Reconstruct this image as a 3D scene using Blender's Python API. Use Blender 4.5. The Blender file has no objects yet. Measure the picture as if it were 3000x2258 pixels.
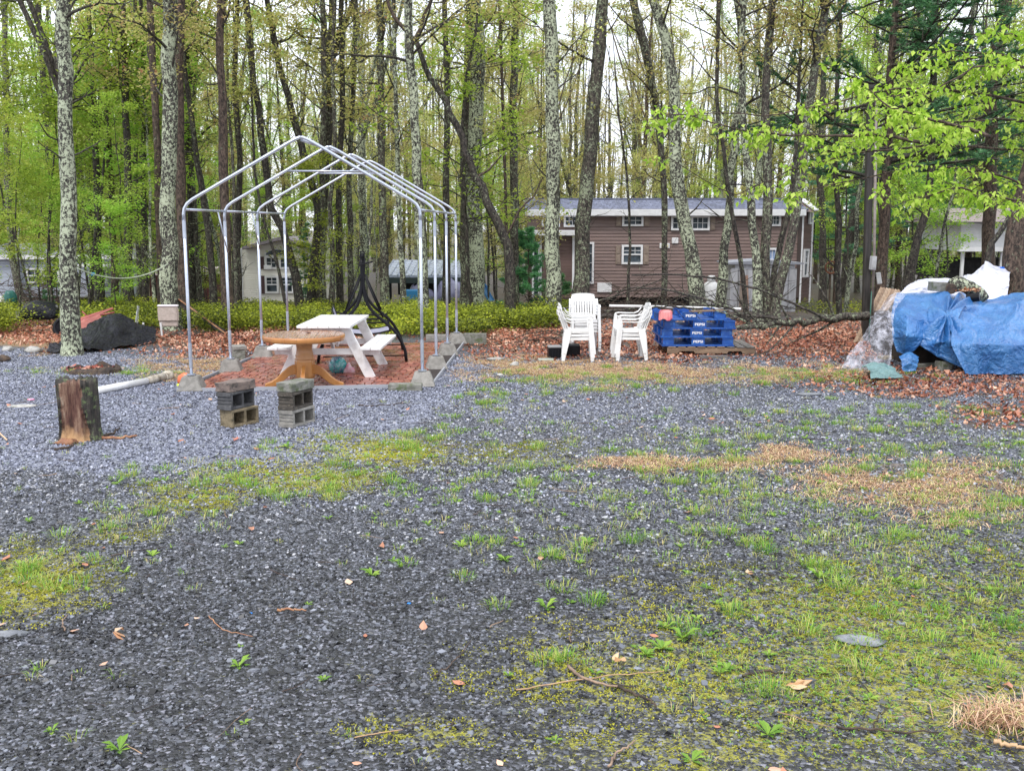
import bpy, bmesh, math, random
import numpy as np
from mathutils import Matrix, Vector, Euler

# ------------------------------------------------------------------ camera, sky, sun, exposure
CAMH, F, TILT = 2.15, 3000.0, math.atan(469 / 3000.0)      # F and the pixel helpers use the photograph's 3000 x 2258 grid
sc = bpy.context.scene
col = sc.collection
cd = bpy.data.cameras.new('camera'); cam = bpy.data.objects.new('camera', cd); col.objects.link(cam)
cd.sensor_width = 36; cd.lens = 36; cd.clip_end = 2000; cd.clip_start = 0.05
cam.location = (0, 0, CAMH); cam.rotation_euler = (math.pi / 2 - TILT, 0, 0)
sc.camera = cam
sc.view_settings.view_transform = 'Standard'; sc.view_settings.look = 'None'
sc.view_settings.exposure = 0.66; sc.view_settings.gamma = 1; sc.view_settings.use_curve_mapping = False
w = bpy.data.worlds.new('World'); sc.world = w; w.use_nodes = True
nt = w.node_tree; nt.nodes.clear()
SUN_EL, SUN_ROT = math.radians(58), math.radians(-20)
sky = nt.nodes.new('ShaderNodeTexSky'); sky.sky_type = 'NISHITA'; sky.sun_disc = False
sky.sun_elevation = SUN_EL; sky.sun_rotation = SUN_ROT; sky.dust_density = 4; sky.air_density = 1
mx = nt.nodes.new('ShaderNodeMix'); mx.data_type = 'RGBA'; mx.inputs[0].default_value = 0.85
tc = nt.nodes.new('ShaderNodeTexCoord'); ns = nt.nodes.new('ShaderNodeTexNoise'); ns.inputs['Scale'].default_value = 3.0
ns.inputs['Detail'].default_value = 5
rp = nt.nodes.new('ShaderNodeValToRGB')
rp.color_ramp.elements[0].position = 0.3; rp.color_ramp.elements[0].color = (9.2, 9.8, 11.2, 1)
rp.color_ramp.elements[1].position = 0.75; rp.color_ramp.elements[1].color = (12.5, 12.8, 13.6, 1)
nt.links.new(tc.outputs['Generated'], ns.inputs['Vector']); nt.links.new(ns.outputs['Fac'], rp.inputs[0])
bg = nt.nodes.new('ShaderNodeBackground'); bg.inputs['Strength'].default_value = 0.1
out = nt.nodes.new('ShaderNodeOutputWorld')
nt.links.new(sky.outputs[0], mx.inputs[6]); nt.links.new(rp.outputs[0], mx.inputs[7])
nt.links.new(mx.outputs[2], bg.inputs[0]); nt.links.new(bg.outputs[0], out.inputs[0])
sd = bpy.data.lights.new('sun', 'SUN'); sd.energy = 1.5; sd.angle = math.radians(14); sd.color = (1, 0.97, 0.92)
sun = bpy.data.objects.new('sun', sd); col.objects.link(sun)
# sun direction: high, behind the camera's left shoulder
sun.rotation_euler = (math.pi / 2 - SUN_EL, 0, math.radians(-150) * -1 + math.pi)
az = math.radians(200)
sdir = Vector((math.sin(az) * math.cos(SUN_EL), math.cos(az) * math.cos(SUN_EL), math.sin(SUN_EL)))
sun.rotation_euler = sdir.to_track_quat('Z', 'Y').to_euler()
sky.sun_rotation = az

# ------------------------------------------------------------------ place helpers
ct, st = math.cos(TILT), math.sin(TILT)
def ray(px, py):
    x = (px - 1500) / F; z = -(py - 1129) / F
    return (x, ct + z * st, -st + z * ct)
def AT(px, py, Y):
    d = ray(px, py); k = Y / d[1]
    return Vector((d[0] * k, Y, CAMH + d[2] * k))
def tz(x, y):
    y = np.asarray(y, float)
    t = np.clip((y - 19) / 26, 0, 1); s = t * t * (3 - 2 * t)
    return -1.3 * s - 0.004 * np.clip(y - 45, 0, 200)
def G(px, py, z=0.0):
    d = ray(px, py); k = (z - CAMH) / d[2]
    p = Vector((d[0] * k, d[1] * k, z))
    for _ in range(12):
        zz = float(tz(p.x, p.y)) + z
        k = (zz - CAMH) / d[2]; q = Vector((d[0] * k, d[1] * k, zz)); p = p.lerp(q, 0.6)
    return p
def proj(x, y, z):
    dx = x; dy = y; dz = z - CAMH
    f = dy * ct - dz * st; u = dy * st + dz * ct
    f = np.maximum(f, 0.01)
    return 1500 + F * dx / f, 1129 - F * u / f

_rs = np.random.RandomState(7)
_T = _rs.rand(256, 256)
def vn(x, y, seed=0):
    x = np.asarray(x, float) + seed * 17.3; y = np.asarray(y, float) + seed * 9.7
    xi = np.floor(x).astype(int); yi = np.floor(y).astype(int)
    fx = x - xi; fy = y - yi; fx = fx * fx * (3 - 2 * fx); fy = fy * fy * (3 - 2 * fy)
    a = _T[xi & 255, yi & 255]; b = _T[(xi + 1) & 255, yi & 255]; c = _T[xi & 255, (yi + 1) & 255]; d = _T[(xi + 1) & 255, (yi + 1) & 255]
    return (a * (1 - fx) + b * fx) * (1 - fy) + (c * (1 - fx) + d * fx) * fy
def fbm(x, y, seed=0, o=4):
    s = 0; a = 0.5
    for i in range(o):
        s = s + a * vn(np.asarray(x) * 2 ** i, np.asarray(y) * 2 ** i, seed + i); a *= 0.5
    return s / (1 - 0.5 ** o)

# ------------------------------------------------------------------ object helpers
def tag(o, label=None, cat=None, group=None, kind=None):
    if label: o['label'] = label
    if cat: o['category'] = cat
    if group: o['group'] = group
    if kind: o['kind'] = kind
    return o
def thing(name, label, cat, loc=(0, 0, 0), rotz=0, group=None):
    o = bpy.data.objects.new(name, None); col.objects.link(o); o.empty_display_size = 0.1
    o.location = loc; o.rotation_euler = (0, 0, rotz)
    return tag(o, label, cat, group)
def linkmesh(name, me, mat=None, parent=None, at=None, rot=None):
    o = bpy.data.objects.new(name, me); col.objects.link(o)
    if mat is not None and not me.materials: me.materials.append(mat)
    if parent is not None: o.parent = parent
    if at is not None: o.location = at
    if rot is not None: o.rotation_euler = rot
    return o
def npmesh(name, V, faces, mat=None, attr=None, smooth=False):
    me = bpy.data.meshes.new(name)
    V = np.asarray(V, np.float32)
    if not isinstance(faces, list): faces = [faces]
    faces = [np.asarray(f, np.int32) for f in faces if len(f)]
    me.vertices.add(len(V)); me.vertices.foreach_set('co', V.ravel())
    nl = sum(f.size for f in faces); nf = sum(len(f) for f in faces)
    me.loops.add(nl); me.polygons.add(nf)
    me.loops.foreach_set('vertex_index', np.concatenate([f.ravel() for f in faces]))
    tot = np.concatenate([np.full(len(f), f.shape[1], np.int32) for f in faces])
    me.polygons.foreach_set('loop_start', np.concatenate([[0], np.cumsum(tot)[:-1]]).astype(np.int32))
    me.polygons.foreach_set('use_smooth', np.full(nf, smooth))
    me.update(calc_edges=True)
    if attr:
        for k, a in attr.items():
            at_ = me.attributes.new(k, 'FLOAT', 'POINT'); at_.data.foreach_set('value', np.asarray(a, np.float32))
    if mat is not None: me.materials.append(mat)
    return me
def copy_tree(o, parent=None, loc=None, rotz=None, label=None, group=None):
    c = o.copy(); col.objects.link(c)
    if parent is not None: c.parent = parent
    if loc is not None: c.location = loc
    if rotz is not None: c.rotation_euler = (0, 0, rotz)
    if label: c['label'] = label
    if group: c['group'] = group
    for ch in list(o.children): copy_tree(ch, c)
    return c
def rotm(r):
    return Euler(r).to_matrix() if r is not None else Matrix.Identity(3)
class MB:
    def __init__(s): s.v = []; s.f = []
    def add(s, vs, fs):
        n = len(s.v); s.v += [tuple(v) for v in vs]; s.f += [tuple(i + n for i in f) for f in fs]; return s
    def box(s, c, d, r=None, taper=(1, 1)):
        R = rotm(r) if not isinstance(r, Matrix) else r; c = Vector(c); vs = []
        for z in (-.5, .5):
            tx, ty = taper if z > 0 else (1, 1)
            for x, y in ((-.5, -.5), (.5, -.5), (.5, .5), (-.5, .5)):
                vs.append(c + R @ Vector((x * d[0] * tx, y * d[1] * ty, z * d[2])))
        return s.add(vs, [(3, 2, 1, 0), (4, 5, 6, 7), (0, 1, 5, 4), (1, 2, 6, 5), (2, 3, 7, 6), (3, 0, 4, 7)])
    def beam(s, a, b, w, h, up=(0, 0, 1), w2=None, h2=None):
        a, b = Vector(a), Vector(b); t = (b - a).normalized(); x = t.cross(Vector(up))
        if x.length < 1e-4: x = t.cross(Vector((0, 1, 0)))
        x.normalize(); y = x.cross(t); w2 = w2 or w; h2 = h2 or h; vs = []
        for p, ww, hh in ((a, w, h), (b, w2, h2)):
            for i, j in ((-.5, -.5), (.5, -.5), (.5, .5), (-.5, .5)): vs.append(p + x * i * ww + y * j * hh)
        return s.add(vs, [(3, 2, 1, 0), (4, 5, 6, 7), (0, 1, 5, 4), (1, 2, 6, 5), (2, 3, 7, 6), (3, 0, 4, 7)])
    def tube(s, pts, r, n=8, cap=True):
        V, Fq = polytube(np.array([tuple(p) for p in pts], float), np.full(len(pts), r) if np.isscalar(r) else np.array(r), n)
        k = len(s.v); s.add(V.tolist(), Fq.tolist())
        if cap:
            s.f.append(tuple(range(k + n - 1, k - 1, -1))); m = k + (len(pts) - 1) * n; s.f.append(tuple(range(m, m + n)))
        return s
    def lathe(s, prof, n=24, c=(0, 0, 0), cap=True):
        k = len(s.v); vs = []; fs = []
        for (r, z) in prof:
            for i in range(n):
                a = 2 * math.pi * i / n; vs.append((c[0] + r * math.cos(a), c[1] + r * math.sin(a), c[2] + z))
        for j in range(len(prof) - 1):
            for i in range(n): fs.append((j * n + i, j * n + (i + 1) % n, (j + 1) * n + (i + 1) % n, (j + 1) * n + i))
        if cap: fs.append(tuple(range(n - 1, -1, -1))); fs.append(tuple((len(prof) - 1) * n + i for i in range(n)))
        return s.add(vs, fs)
    def prism(s, poly, a, b, ax='y'):
        def P(u, v, t): return (u, t, v) if ax == 'y' else ((t, u, v) if ax == 'x' else (u, v, t))
        n = len(poly); vs = [P(u, v, a) for u, v in poly] + [P(u, v, b) for u, v in poly]
        fs = [tuple(range(n)), tuple(range(2 * n - 1, n - 1, -1))] + [(i, i + n, (i + 1) % n + n, (i + 1) % n) for i in range(n)]
        return s.add(vs, fs)
    def grid(s, P, thick=0):
        P = np.asarray(P); r, c = P.shape[:2]
        fs = [(j * c + i, j * c + i + 1, (j + 1) * c + i + 1, (j + 1) * c + i) for j in range(r - 1) for i in range(c - 1)]
        return s.add(P.reshape(-1, 3).tolist(), fs)
    def mesh(s, name, mat, smooth=False, bevel=0, seg=1, noise=0, sub=0, seed=0):
        me = bpy.data.meshes.new(name); me.from_pydata(s.v, [], s.f)
        bm = bmesh.new(); bm.from_mesh(me)
        bmesh.ops.recalc_face_normals(bm, faces=bm.faces)
        if bevel: bmesh.ops.bevel(bm, geom=bm.edges[:], offset=bevel, segments=seg, affect='EDGES', clamp_overlap=True)
        if sub: bmesh.ops.subdivide_edges(bm, edges=bm.edges[:], cuts=sub, use_grid_fill=True)
        if noise:
            from mathutils import noise as nz
            for v in bm.verts: v.co += nz.noise_vector(v.co * (0.9 / max(noise * 4, .02)) + Vector((seed * 3.1, 0, 0))) * noise
        bm.to_mesh(me); bm.free()
        if smooth: me.polygons.foreach_set('use_smooth', [True] * len(me.polygons))
        me.materials.append(mat); me.update(); return me
    def build(s, name, mat, parent=None, smooth=False, bevel=0, at=None, rot=None, **k):
        return linkmesh(name, s.mesh(name, mat, smooth, bevel, **k), None, parent, at, rot)
def polytube(P, R, n=6):
    T = np.gradient(P, axis=0); T /= np.linalg.norm(T, axis=1)[:, None] + 1e-9
    m = np.abs(T.mean(0)); ref = np.zeros(3); ref[np.argmin(m)] = 1
    X = np.cross(T, ref); X /= np.linalg.norm(X, axis=1)[:, None] + 1e-9
    Yv = np.cross(T, X)
    a = np.arange(n) * 2 * math.pi / n
    V = P[:, None] + R[:, None, None] * (np.cos(a)[None, :, None] * X[:, None] + np.sin(a)[None, :, None] * Yv[:, None])
    k = len(P); i = np.arange(n); j = np.arange(k - 1)[:, None]
    Fq = np.stack([j * n + i, j * n + (i + 1) % n, (j + 1) * n + (i + 1) % n, (j + 1) * n + i], -1).reshape(-1, 4)
    return V.reshape(-1, 3), Fq

# ------------------------------------------------------------------ materials
def nodes(name):
    m = bpy.data.materials.new(name); m.use_nodes = True; t = m.node_tree; t.nodes.clear()
    def N(ty, **kw):
        n = t.nodes.new('ShaderNode' + ty)
        for k, v in kw.items():
            if k.startswith('i_'): n.inputs[k[2:].replace('_', ' ')].default_value = v
            else: setattr(n, k, v)
        return n
    L = t.links.new
    return m, N, L
def ramp(N, L, src, stops):
    r = N('ValToRGB'); L(src, r.inputs[0]); e = r.color_ramp.elements
    while len(e) < len(stops): e.new(0.5)
    for k, (p, c) in enumerate(stops):
        e[k].position = p; e[k].color = (*c, 1) if len(c) == 3 else c
    return r.outputs[0]
def mixc(N, L, f, a, b):
    m = N('Mix', data_type='RGBA')
    for s_, i in ((f, 0), (a, 6), (b, 7)):
        if isinstance(s_, (int, float)): m.inputs[i].default_value = s_
        elif isinstance(s_, tuple): m.inputs[i].default_value = (*s_, 1)
        else: L(s_, m.inputs[i])
    return m.outputs[2]
def math_(N, L, op, a, b=None):
    m = N('Math', operation=op)
    for s_, i in ((a, 0), (b, 1)):
        if s_ is None: continue
        if isinstance(s_, (int, float)): m.inputs[i].default_value = s_
        else: L(s_, m.inputs[i])
    return m.outputs[0]
def noise(N, L, vec, scale, detail=4, rough=.55):
    n = N('TexNoise'); n.inputs['Scale'].default_value = scale; n.inputs['Detail'].default_value = detail
    n.inputs['Roughness'].default_value = rough; L(vec, n.inputs['Vector']); return n.outputs['Fac']
def coords(N, L, stretch=(1, 1, 1), rnd=True):
    t = N('TexCoord'); mp = N('Mapping'); L(t.outputs['Object'], mp.inputs[0]); mp.inputs['Scale'].default_value = stretch
    if rnd:
        oi = N('ObjectInfo'); c = N('CombineXYZ'); L(math_(N, L, 'MULTIPLY', oi.outputs['Random'], 37.0), c.inputs[0])
        L(c.outputs[0], mp.inputs['Location'])
    return mp.outputs[0]
def M(name, c1, c2=None, sc=6, w=(.4, .6), c3=None, sc3=2, w3=(.55, .65), rough=.6, metal=0, bump=.15, bsc=60, stretch=(1, 1, 1), var=0.15, spec=.5, coat=0, trans=0, alpha=1, rnd=True, bdist=.01):
    m, N, L = nodes(name); v = coords(N, L, stretch, rnd)
    c = c1
    if c2: c = mixc(N, L, ramp(N, L, noise(N, L, v, sc, 5), [(w[0], (0, 0, 0)), (w[1], (1, 1, 1))]), c1, c2)
    if c3: c = mixc(N, L, ramp(N, L, noise(N, L, v, sc3, 6, .7), [(w3[0], (0, 0, 0)), (w3[1], (1, 1, 1))]), c, c3)
    if var:
        oi = N('ObjectInfo'); f = math_(N, L, 'ADD', math_(N, L, 'MULTIPLY', oi.outputs['Random'], 2 * var), 1 - var)
        hs = N('HueSaturation'); L(f, hs.inputs['Value'])
        if isinstance(c, tuple): hs.inputs['Color'].default_value = (*c, 1)
        else: L(c, hs.inputs['Color'])
        c = hs.outputs[0]
    b = N('BsdfPrincipled'); b.inputs['Metallic'].default_value = metal; b.inputs['Specular IOR Level'].default_value = spec
    b.inputs['Coat Weight'].default_value = coat; b.inputs['Coat Roughness'].default_value = .15
    if isinstance(c, tuple): b.inputs['Base Color'].default_value = (*c, 1)
    else: L(c, b.inputs['Base Color'])
    L(ramp(N, L, noise(N, L, v, sc * 1.7, 3), [(.3, (rough * .75,) * 3), (.7, (min(1, rough * 1.2),) * 3)]), b.inputs['Roughness'])
    if bump:
        bp = N('Bump'); bp.inputs['Strength'].default_value = bump; bp.inputs['Distance'].default_value = bdist
        L(noise(N, L, v, bsc, 4, .6), bp.inputs['Height']); L(bp.outputs[0], b.inputs['Normal'])
    if alpha < 1: b.inputs['Alpha'].default_value = alpha
    if trans: b.inputs['Transmission Weight'].default_value = trans
    o = N('OutputMaterial'); L(b.outputs[0], o.inputs[0]); return m

def bark(name, dark, mid, lich, amt, sc=11):
    m, N, L = nodes(name); v = coords(N, L, (1, 1, .45)); v2 = coords(N, L, (1, 1, .8))
    f = noise(N, L, v, 26, 5, .7)
    c = mixc(N, L, ramp(N, L, f, [(.42, (0, 0, 0)), (.62, (1, 1, 1))]), dark, mid)
    big = noise(N, L, v2, 2.2, 2)
    l1 = math_(N, L, 'ADD', noise(N, L, v2, sc, 6, .78), math_(N, L, 'MULTIPLY', math_(N, L, 'SUBTRACT', big, .5), .28))
    th = .62 - amt * .22
    lm = ramp(N, L, l1, [(th, (0, 0, 0)), (th + .035, (1, 1, 1))])
    lc = mixc(N, L, noise(N, L, v2, 5, 2), lich, tuple(x * .72 for x in lich))
    c = mixc(N, L, lm, c, lc)
    b = N('BsdfPrincipled'); L(c, b.inputs['Base Color']); b.inputs['Roughness'].default_value = .75; b.inputs['Specular IOR Level'].default_value = .35
    bp = N('Bump'); bp.inputs['Strength'].default_value = .9; bp.inputs['Distance'].default_value = .02
    L(math_(N, L, 'ADD', f, math_(N, L, 'MULTIPLY', lm, .15)), bp.inputs['Height']); L(bp.outputs[0], b.inputs['Normal'])
    o = N('OutputMaterial'); L(b.outputs[0], o.inputs[0]); return m

def leafm(name, stops, trans=.45, rough=.45, var=.2, spec=.4):
    m, N, L = nodes(name)
    a = N('Attribute', attribute_name='rnd'); oi = N('ObjectInfo')
    c = ramp(N, L, a.outputs['Fac'], stops)
    hs = N('HueSaturation'); L(c, hs.inputs['Color'])
    L(math_(N, L, 'ADD', math_(N, L, 'MULTIPLY', oi.outputs['Random'], 2 * var), 1 - var), hs.inputs['Value'])
    L(math_(N, L, 'ADD', math_(N, L, 'MULTIPLY', oi.outputs['Random'], .05), .475), hs.inputs['Hue'])
    b = N('BsdfPrincipled'); L(hs.outputs[0], b.inputs['Base Color']); b.inputs['Roughness'].default_value = rough
    b.inputs['Specular IOR Level'].default_value = spec
    o = N('OutputMaterial')
    if trans:
        t = N('BsdfTranslucent'); L(hs.outputs[0], t.inputs[0]); mxs = N('MixShader'); mxs.inputs[0].default_value = trans
        L(b.outputs[0], mxs.inputs[1]); L(t.outputs[0], mxs.inputs[2]); L(mxs.outputs[0], o.inputs[0])
    else: L(b.outputs[0], o.inputs[0])
    return m

B_HEAVY = bark('bark_lichen_heavy', (.014, .013, .012), (.10, .09, .075), (.52, .57, .40), .56, 22)
B_MID = bark('bark_lichen', (.020, .017, .015), (.13, .11, .09), (.36, .41, .27), .34, 20)
B_DARK = bark('bark_dark', (.014, .012, .011), (.095, .080, .066), (.30, .34, .22), .18, 18)
B_BROWN = bark('bark_brown', (.028, .020, .016), (.15, .105, .08), (.24, .27, .18), .02, 16)
L_BRIGHT = leafm('leaf_bright', [(0, (.20, .34, .04)), (.5, (.40, .56, .07)), (1, (.62, .70, .15))], trans=.5)
L_YELLOW = leafm('leaf_yellow', [(0, (.28, .33, .08)), (.45, (.56, .57, .16)), (.85, (.74, .68, .28)), (1, (.62, .38, .18))], trans=.5)
L_HERO = leafm('leaf_fresh', [(0, (.26, .46, .04)), (.5, (.46, .70, .07)), (1, (.70, .84, .20))], trans=.5, var=.05)
L_SHRUB = leafm('leaf_shrub', [(0, (.05, .06, .012)), (.3, (.26, .28, .03)), (.7, (.66, .64, .06)), (1, (.55, .34, .10))], trans=.4, var=0)
L_PINE = leafm('pine_needle', [(0, (.04, .12, .06)), (.6, (.10, .28, .12)), (1, (.20, .42, .14))], trans=.25)
L_FAR = leafm('far_leaf', [(0, (.30, .33, .12)), (.5, (.56, .57, .25)), (1, (.74, .66, .36))], trans=.5, var=0)
L_LITTER = leafm('leaf_litter', [(0, (.10, .026, .014)), (.3, (.32, .10, .045)), (.65, (.52, .23, .12)), (1, (.76, .54, .38))], trans=.1, rough=.4, var=0, spec=.6)
L_GRASS = leafm('grass_blade', [(0, (.11, .27, .03)), (.4, (.28, .48, .06)), (.7, (.52, .55, .12)), (1, (.70, .56, .28))], trans=.35, var=0)
L_STRAW = leafm('straw', [(0, (.22, .11, .06)), (.5, (.56, .34, .20)), (.8, (.70, .52, .34)), (1, (.60, .60, .20))], trans=.1, var=0)
L_MOSS = leafm('moss_frond', [(0, (.07, .08, .01)), (.5, (.25, .25, .025)), (1, (.56, .52, .06))], trans=.1, rough=.8, var=0, spec=.2)
L_CHIP = leafm('stone_chip', [(0, (.006, .006, .007)), (.30, (.012, .012, .014)), (.5, (.050, .052, .060)), (.8, (.125, .132, .160)), (.96, (.26, .27, .32)), (1, (.5, .5, .53))], trans=0, rough=.42, var=0, spec=.55)
L_TWIG = leafm('twig_wood', [(0, (.02, .014, .012)), (.6, (.08, .05, .035)), (1, (.38, .26, .15))], trans=0, rough=.7, var=0)
# ------------------------------------------------------------------ ground
def blob(u, v, cx, cy, rx, ry):
    d = np.sqrt(((u - cx) / rx) ** 2 + ((v - cy) / ry) ** 2)
    return np.clip(1.35 - d, 0, 1)
def blobs(u, v, L): 
    r = np.zeros_like(u)
    for b in L: r = np.maximum(r, blob(u, v, *b[:4]) * (b[4] if len(b) > 4 else 1))
    return np.clip(r, 0, 1)
def masks(x, y):
    u, v = proj(x, y, tz(x, y))
    u = u + (fbm(x * 1.1, y * 1.1, 3) - .5) * 160; v = v + (fbm(x * 1.3, y * .8, 5) - .5) * 70
    Bd = np.interp(u, [0, 500, 800, 1000, 1200, 1300, 1410, 1430], [1400, 1410, 1385, 1345, 1290, 1240, 1100, 1010])
    band = .5 * blobs(u, v, [(1850, 1200, 620, 75), (2500, 1190, 500, 60), (1500, 1180, 260, 80)])
    fine = np.clip((Bd - v) / 30, 0, 1) * np.clip((v - 1030) / 15, 0, 1) * np.clip((1460 - u) / 70, 0, 1)
    fine = np.maximum(fine, band)
    light = np.clip((1700 - v) / 900, 0, .22); fine = np.maximum(fine, light)
    leaf = blobs(u, v, [(200, 985, 380, 40), (640, 1005, 240, 42), (900, 970, 300, 30), (1480, 990, 240, 50, .9), (1850, 1015, 480, 48), (2380, 1010, 300, 60),
                        (2750, 1125, 400, 42), (3000, 1215, 220, 38), (2980, 1440, 200, 90, .55), (2650, 1390, 330, 60, .25)])
    far = np.clip((1000 - v) / 50, 0, 1)
    leaf = np.maximum(leaf, far * .55)
    straw = blobs(u, v, [(1750, 1092, 480, 34), (1500, 1060, 160, 50, .8), (1980, 1368, 340, 26, .9), (2280, 1345, 160, 24), (2680, 1410, 420, 75, .8), (620, 1075, 230, 40),
                         (80, 1010, 240, 30), (2350, 1100, 300, 30, .7), (2850, 1500, 300, 60, .5)])
    moss = blobs(u, v, [(1120, 1318, 230, 50), (880, 1400, 300, 50, .9), (560, 1450, 180, 50, .75), (80, 1710, 260, 120), (330, 1560, 160, 40, .5),
                        (2000, 1960, 620, 190, .62), (2700, 1950, 720, 380, .72), (2400, 1750, 600, 120, .6), (1300, 2150, 260, 70, .6), (1500, 1330, 300, 40, .5), (2100, 2180, 500, 120, .6), (1750, 2180, 300, 60, .5)])
    grass = blobs(u, v, [(2400, 1480, 900, 260, .9), (1500, 1450, 420, 200, .6), (900, 1400, 450, 90, .8), (450, 1500, 200, 70, .8), (120, 1700, 260, 110, .8), (300, 1085, 230, 25, .9),
                         (1150, 1300, 260, 60, .6), (2350, 1110, 330, 26, .9), (1750, 1120, 420, 30, .8), (2700, 1750, 500, 300, .7), (1700, 1600, 350, 120, .5), (1450, 1150, 120, 60, .6), (2200, 1900, 700, 300, .35)])
    clear = (v > 1050)
    return u, v, fine, leaf, straw, moss, grass, far
xs = np.concatenate([-16 - np.geomspace(.3, 500, 26)[::-1], np.arange(-16, 16.01, .1), 16 + np.geomspace(.3, 500, 26)])
ys = np.concatenate([-12 - np.geomspace(.3, 100, 8)[::-1], np.arange(-12, 2, .5), np.arange(2, 27, .1), 27 + np.geomspace(.2, 800, 40)])
X, Yg = np.meshgrid(xs, ys)
Z = tz(X, Yg) + (fbm(X * .9, Yg * .9, 1) - .5) * .03 * np.clip((Yg - 3) / 3, 0, 1) + (fbm(X * 7, Yg * 7, 2, 3) - .5) * .012
Z = Z + np.clip((Yg - 19) / 4, 0, 1) * (fbm(X * .5, Yg * .5, 9) - .5) * .12
# flat bed under the paved patio so that gravel and soil do not show through the bricks
u_, v_, fine_, leaf_, straw_, moss_, grass_, far_ = masks(X.ravel(), Yg.ravel())
nx, ny = len(xs), len(ys)
i = np.arange(nx - 1); j = np.arange(ny - 1)[:, None]
Fg = np.stack([j * nx + i, j * nx + i + 1, (j + 1) * nx + i + 1, (j + 1) * nx + i], -1).reshape(-1, 4)
def ground_mat():
    m, N, L = nodes('ground_gravel_soil')
    t = N('TexCoord'); v = t.outputs['Object']
    def A(n): return N('Attribute', attribute_name=n).outputs['Fac']
    def vor(scale, warp=0):
        q = N('TexVoronoi'); q.inputs['Scale'].default_value = scale; L(v, q.inputs['Vector']); return q
    v1 = vor(62); v2 = vor(62)
    bw = N('SeparateColor'); L(v1.outputs['Color'], bw.inputs[0]); bw2 = N('SeparateColor'); L(v2.outputs['Color'], bw2.inputs[0])
    coarse = ramp(N, L, bw.outputs[0], [(0, (.006, .006, .007)), (.4, (.010, .010, .012)), (.65, (.045, .047, .055)), (.9, (.12, .125, .15)), (1, (.28, .28, .33))])
    finec = ramp(N, L, bw2.outputs[0], [(0, (.04, .044, .06)), (.5, (.17, .185, .235)), (1, (.40, .42, .50))])
    grv = mixc(N, L, A('fine'), coarse, finec)
    n1 = noise(N, L, v, 7, 6, .7); n2 = noise(N, L, v, 30, 5, .7)
    soil = mixc(N, L, n2, (.035, .022, .014), (.10, .06, .04))
    def thr(att, nz, lo, hi): return ramp(N, L, math_(N, L, 'ADD', A(att), math_(N, L, 'SUBTRACT', nz, .5)), [(lo, (0, 0, 0)), (hi, (1, 1, 1))])
    c = mixc(N, L, thr('leaf', n1, .3, .55), grv, soil)
    c = mixc(N, L, thr('straw', n1, .45, .75), c, mixc(N, L, n2, (.16, .085, .045), (.36, .24, .13)))
    nm = math_(N, L, 'ADD', math_(N, L, 'MULTIPLY', noise(N, L, v, 14, 4, .7), .55), math_(N, L, 'MULTIPLY', noise(N, L, v, 75, 4, .8), .45))
    mm = ramp(N, L, math_(N, L, 'ADD', math_(N, L, 'MULTIPLY', A('moss'), .55), math_(N, L, 'MULTIPLY', math_(N, L, 'SUBTRACT', nm, .5), 2.7)), [(.27, (0, 0, 0)), (.50, (1, 1, 1))])
    c = mixc(N, L, mm, c, mixc(N, L, n2, (.09, .10, .012), (.50, .47, .05)))
    b = N('BsdfPrincipled'); L(c, b.inputs['Base Color']); b.inputs['Specular IOR Level'].default_value = .7
    L(ramp(N, L, n1, [(.3, (.33,) * 3), (.75, (.6,) * 3)]), b.inputs['Roughness'])
    h = mixc(N, L, A('fine'), v1.outputs['Distance'], v2.outputs['Distance'])
    bp = N('Bump'); bp.invert = True; bp.inputs['Strength'].default_value = .8; bp.inputs['Distance'].default_value = .012
    L(h, bp.inputs['Height'])
    b2 = N('Bump'); b2.inputs['Strength'].default_value = .5; b2.inputs['Distance'].default_value = .02; L(n2, b2.inputs['Height']); L(bp.outputs[0], b2.inputs['Normal'])
    L(b2.outputs[0], b.inputs['Normal'])
    o = N('OutputMaterial'); L(b.outputs[0], o.inputs[0]); return m
g = linkmesh('ground', npmesh('ground', np.stack([X, Yg, Z], -1).reshape(-1, 3), Fg, ground_mat(), dict(fine=fine_, leaf=leaf_, straw=straw_, moss=moss_), True))
tag(g, 'gravel and moss clearing running back into the forest floor', kind='structure')

# ---- frame layout of the canopy and the patio (shared numbers)
c_l1, c_r1 = G(563, 1143), G(1238, 1130)
RX = (c_r1 - c_l1); RW = RX.length; RANG = math.atan2(RX.y, RX.x)
c_r4 = G(1338, 1007)
BAY = (c_r4 - c_r1).length / 3
fu = RX.normalized(); fv = Vector((c_r4 - c_r1)); fv.normalize()
def FR(a, b, z=0): return c_l1 + fu * a + fv * b + Vector((0, 0, z))     # a across, b back

# ------------------------------------------------------------------ scattered ground pieces
R = np.random.RandomState(11)
def sample(n, y0, y1, mfun, dens_pow=1.0, side=.56):
    """points in the wedge seen by the camera (with a margin), kept with probability mfun"""
    out = []; need = n; tries = 0
    while need > 0 and tries < 12:
        k = int(need * 3) + 200
        yy = np.sqrt(R.rand(k) * (y1 ** 2 - y0 ** 2) + y0 ** 2) if dens_pow == 1 else y0 + (y1 - y0) * R.rand(k)
        xx = (R.rand(k) * 2 - 1) * (side * yy + .6)
        p = mfun(xx, yy); keep = R.rand(k) < p
        q = np.stack([xx[keep], yy[keep]], 1)[:need]; out.append(q); need -= len(q); tries += 1
    return np.concatenate(out)
def inpatio(x, y, m=.0):
    d = np.stack([x - c_l1.x, y - c_l1.y], -1)
    M2 = np.linalg.inv(np.array([[fu.x, fv.x], [fu.y, fv.y]])); ab = d @ M2.T
    return (ab[..., 0] > -.1 - m) & (ab[..., 0] < RW + .1 + m) & (ab[..., 1] > -.12 - m) & (ab[..., 1] < BAY * 3 + .1 + m)
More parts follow.
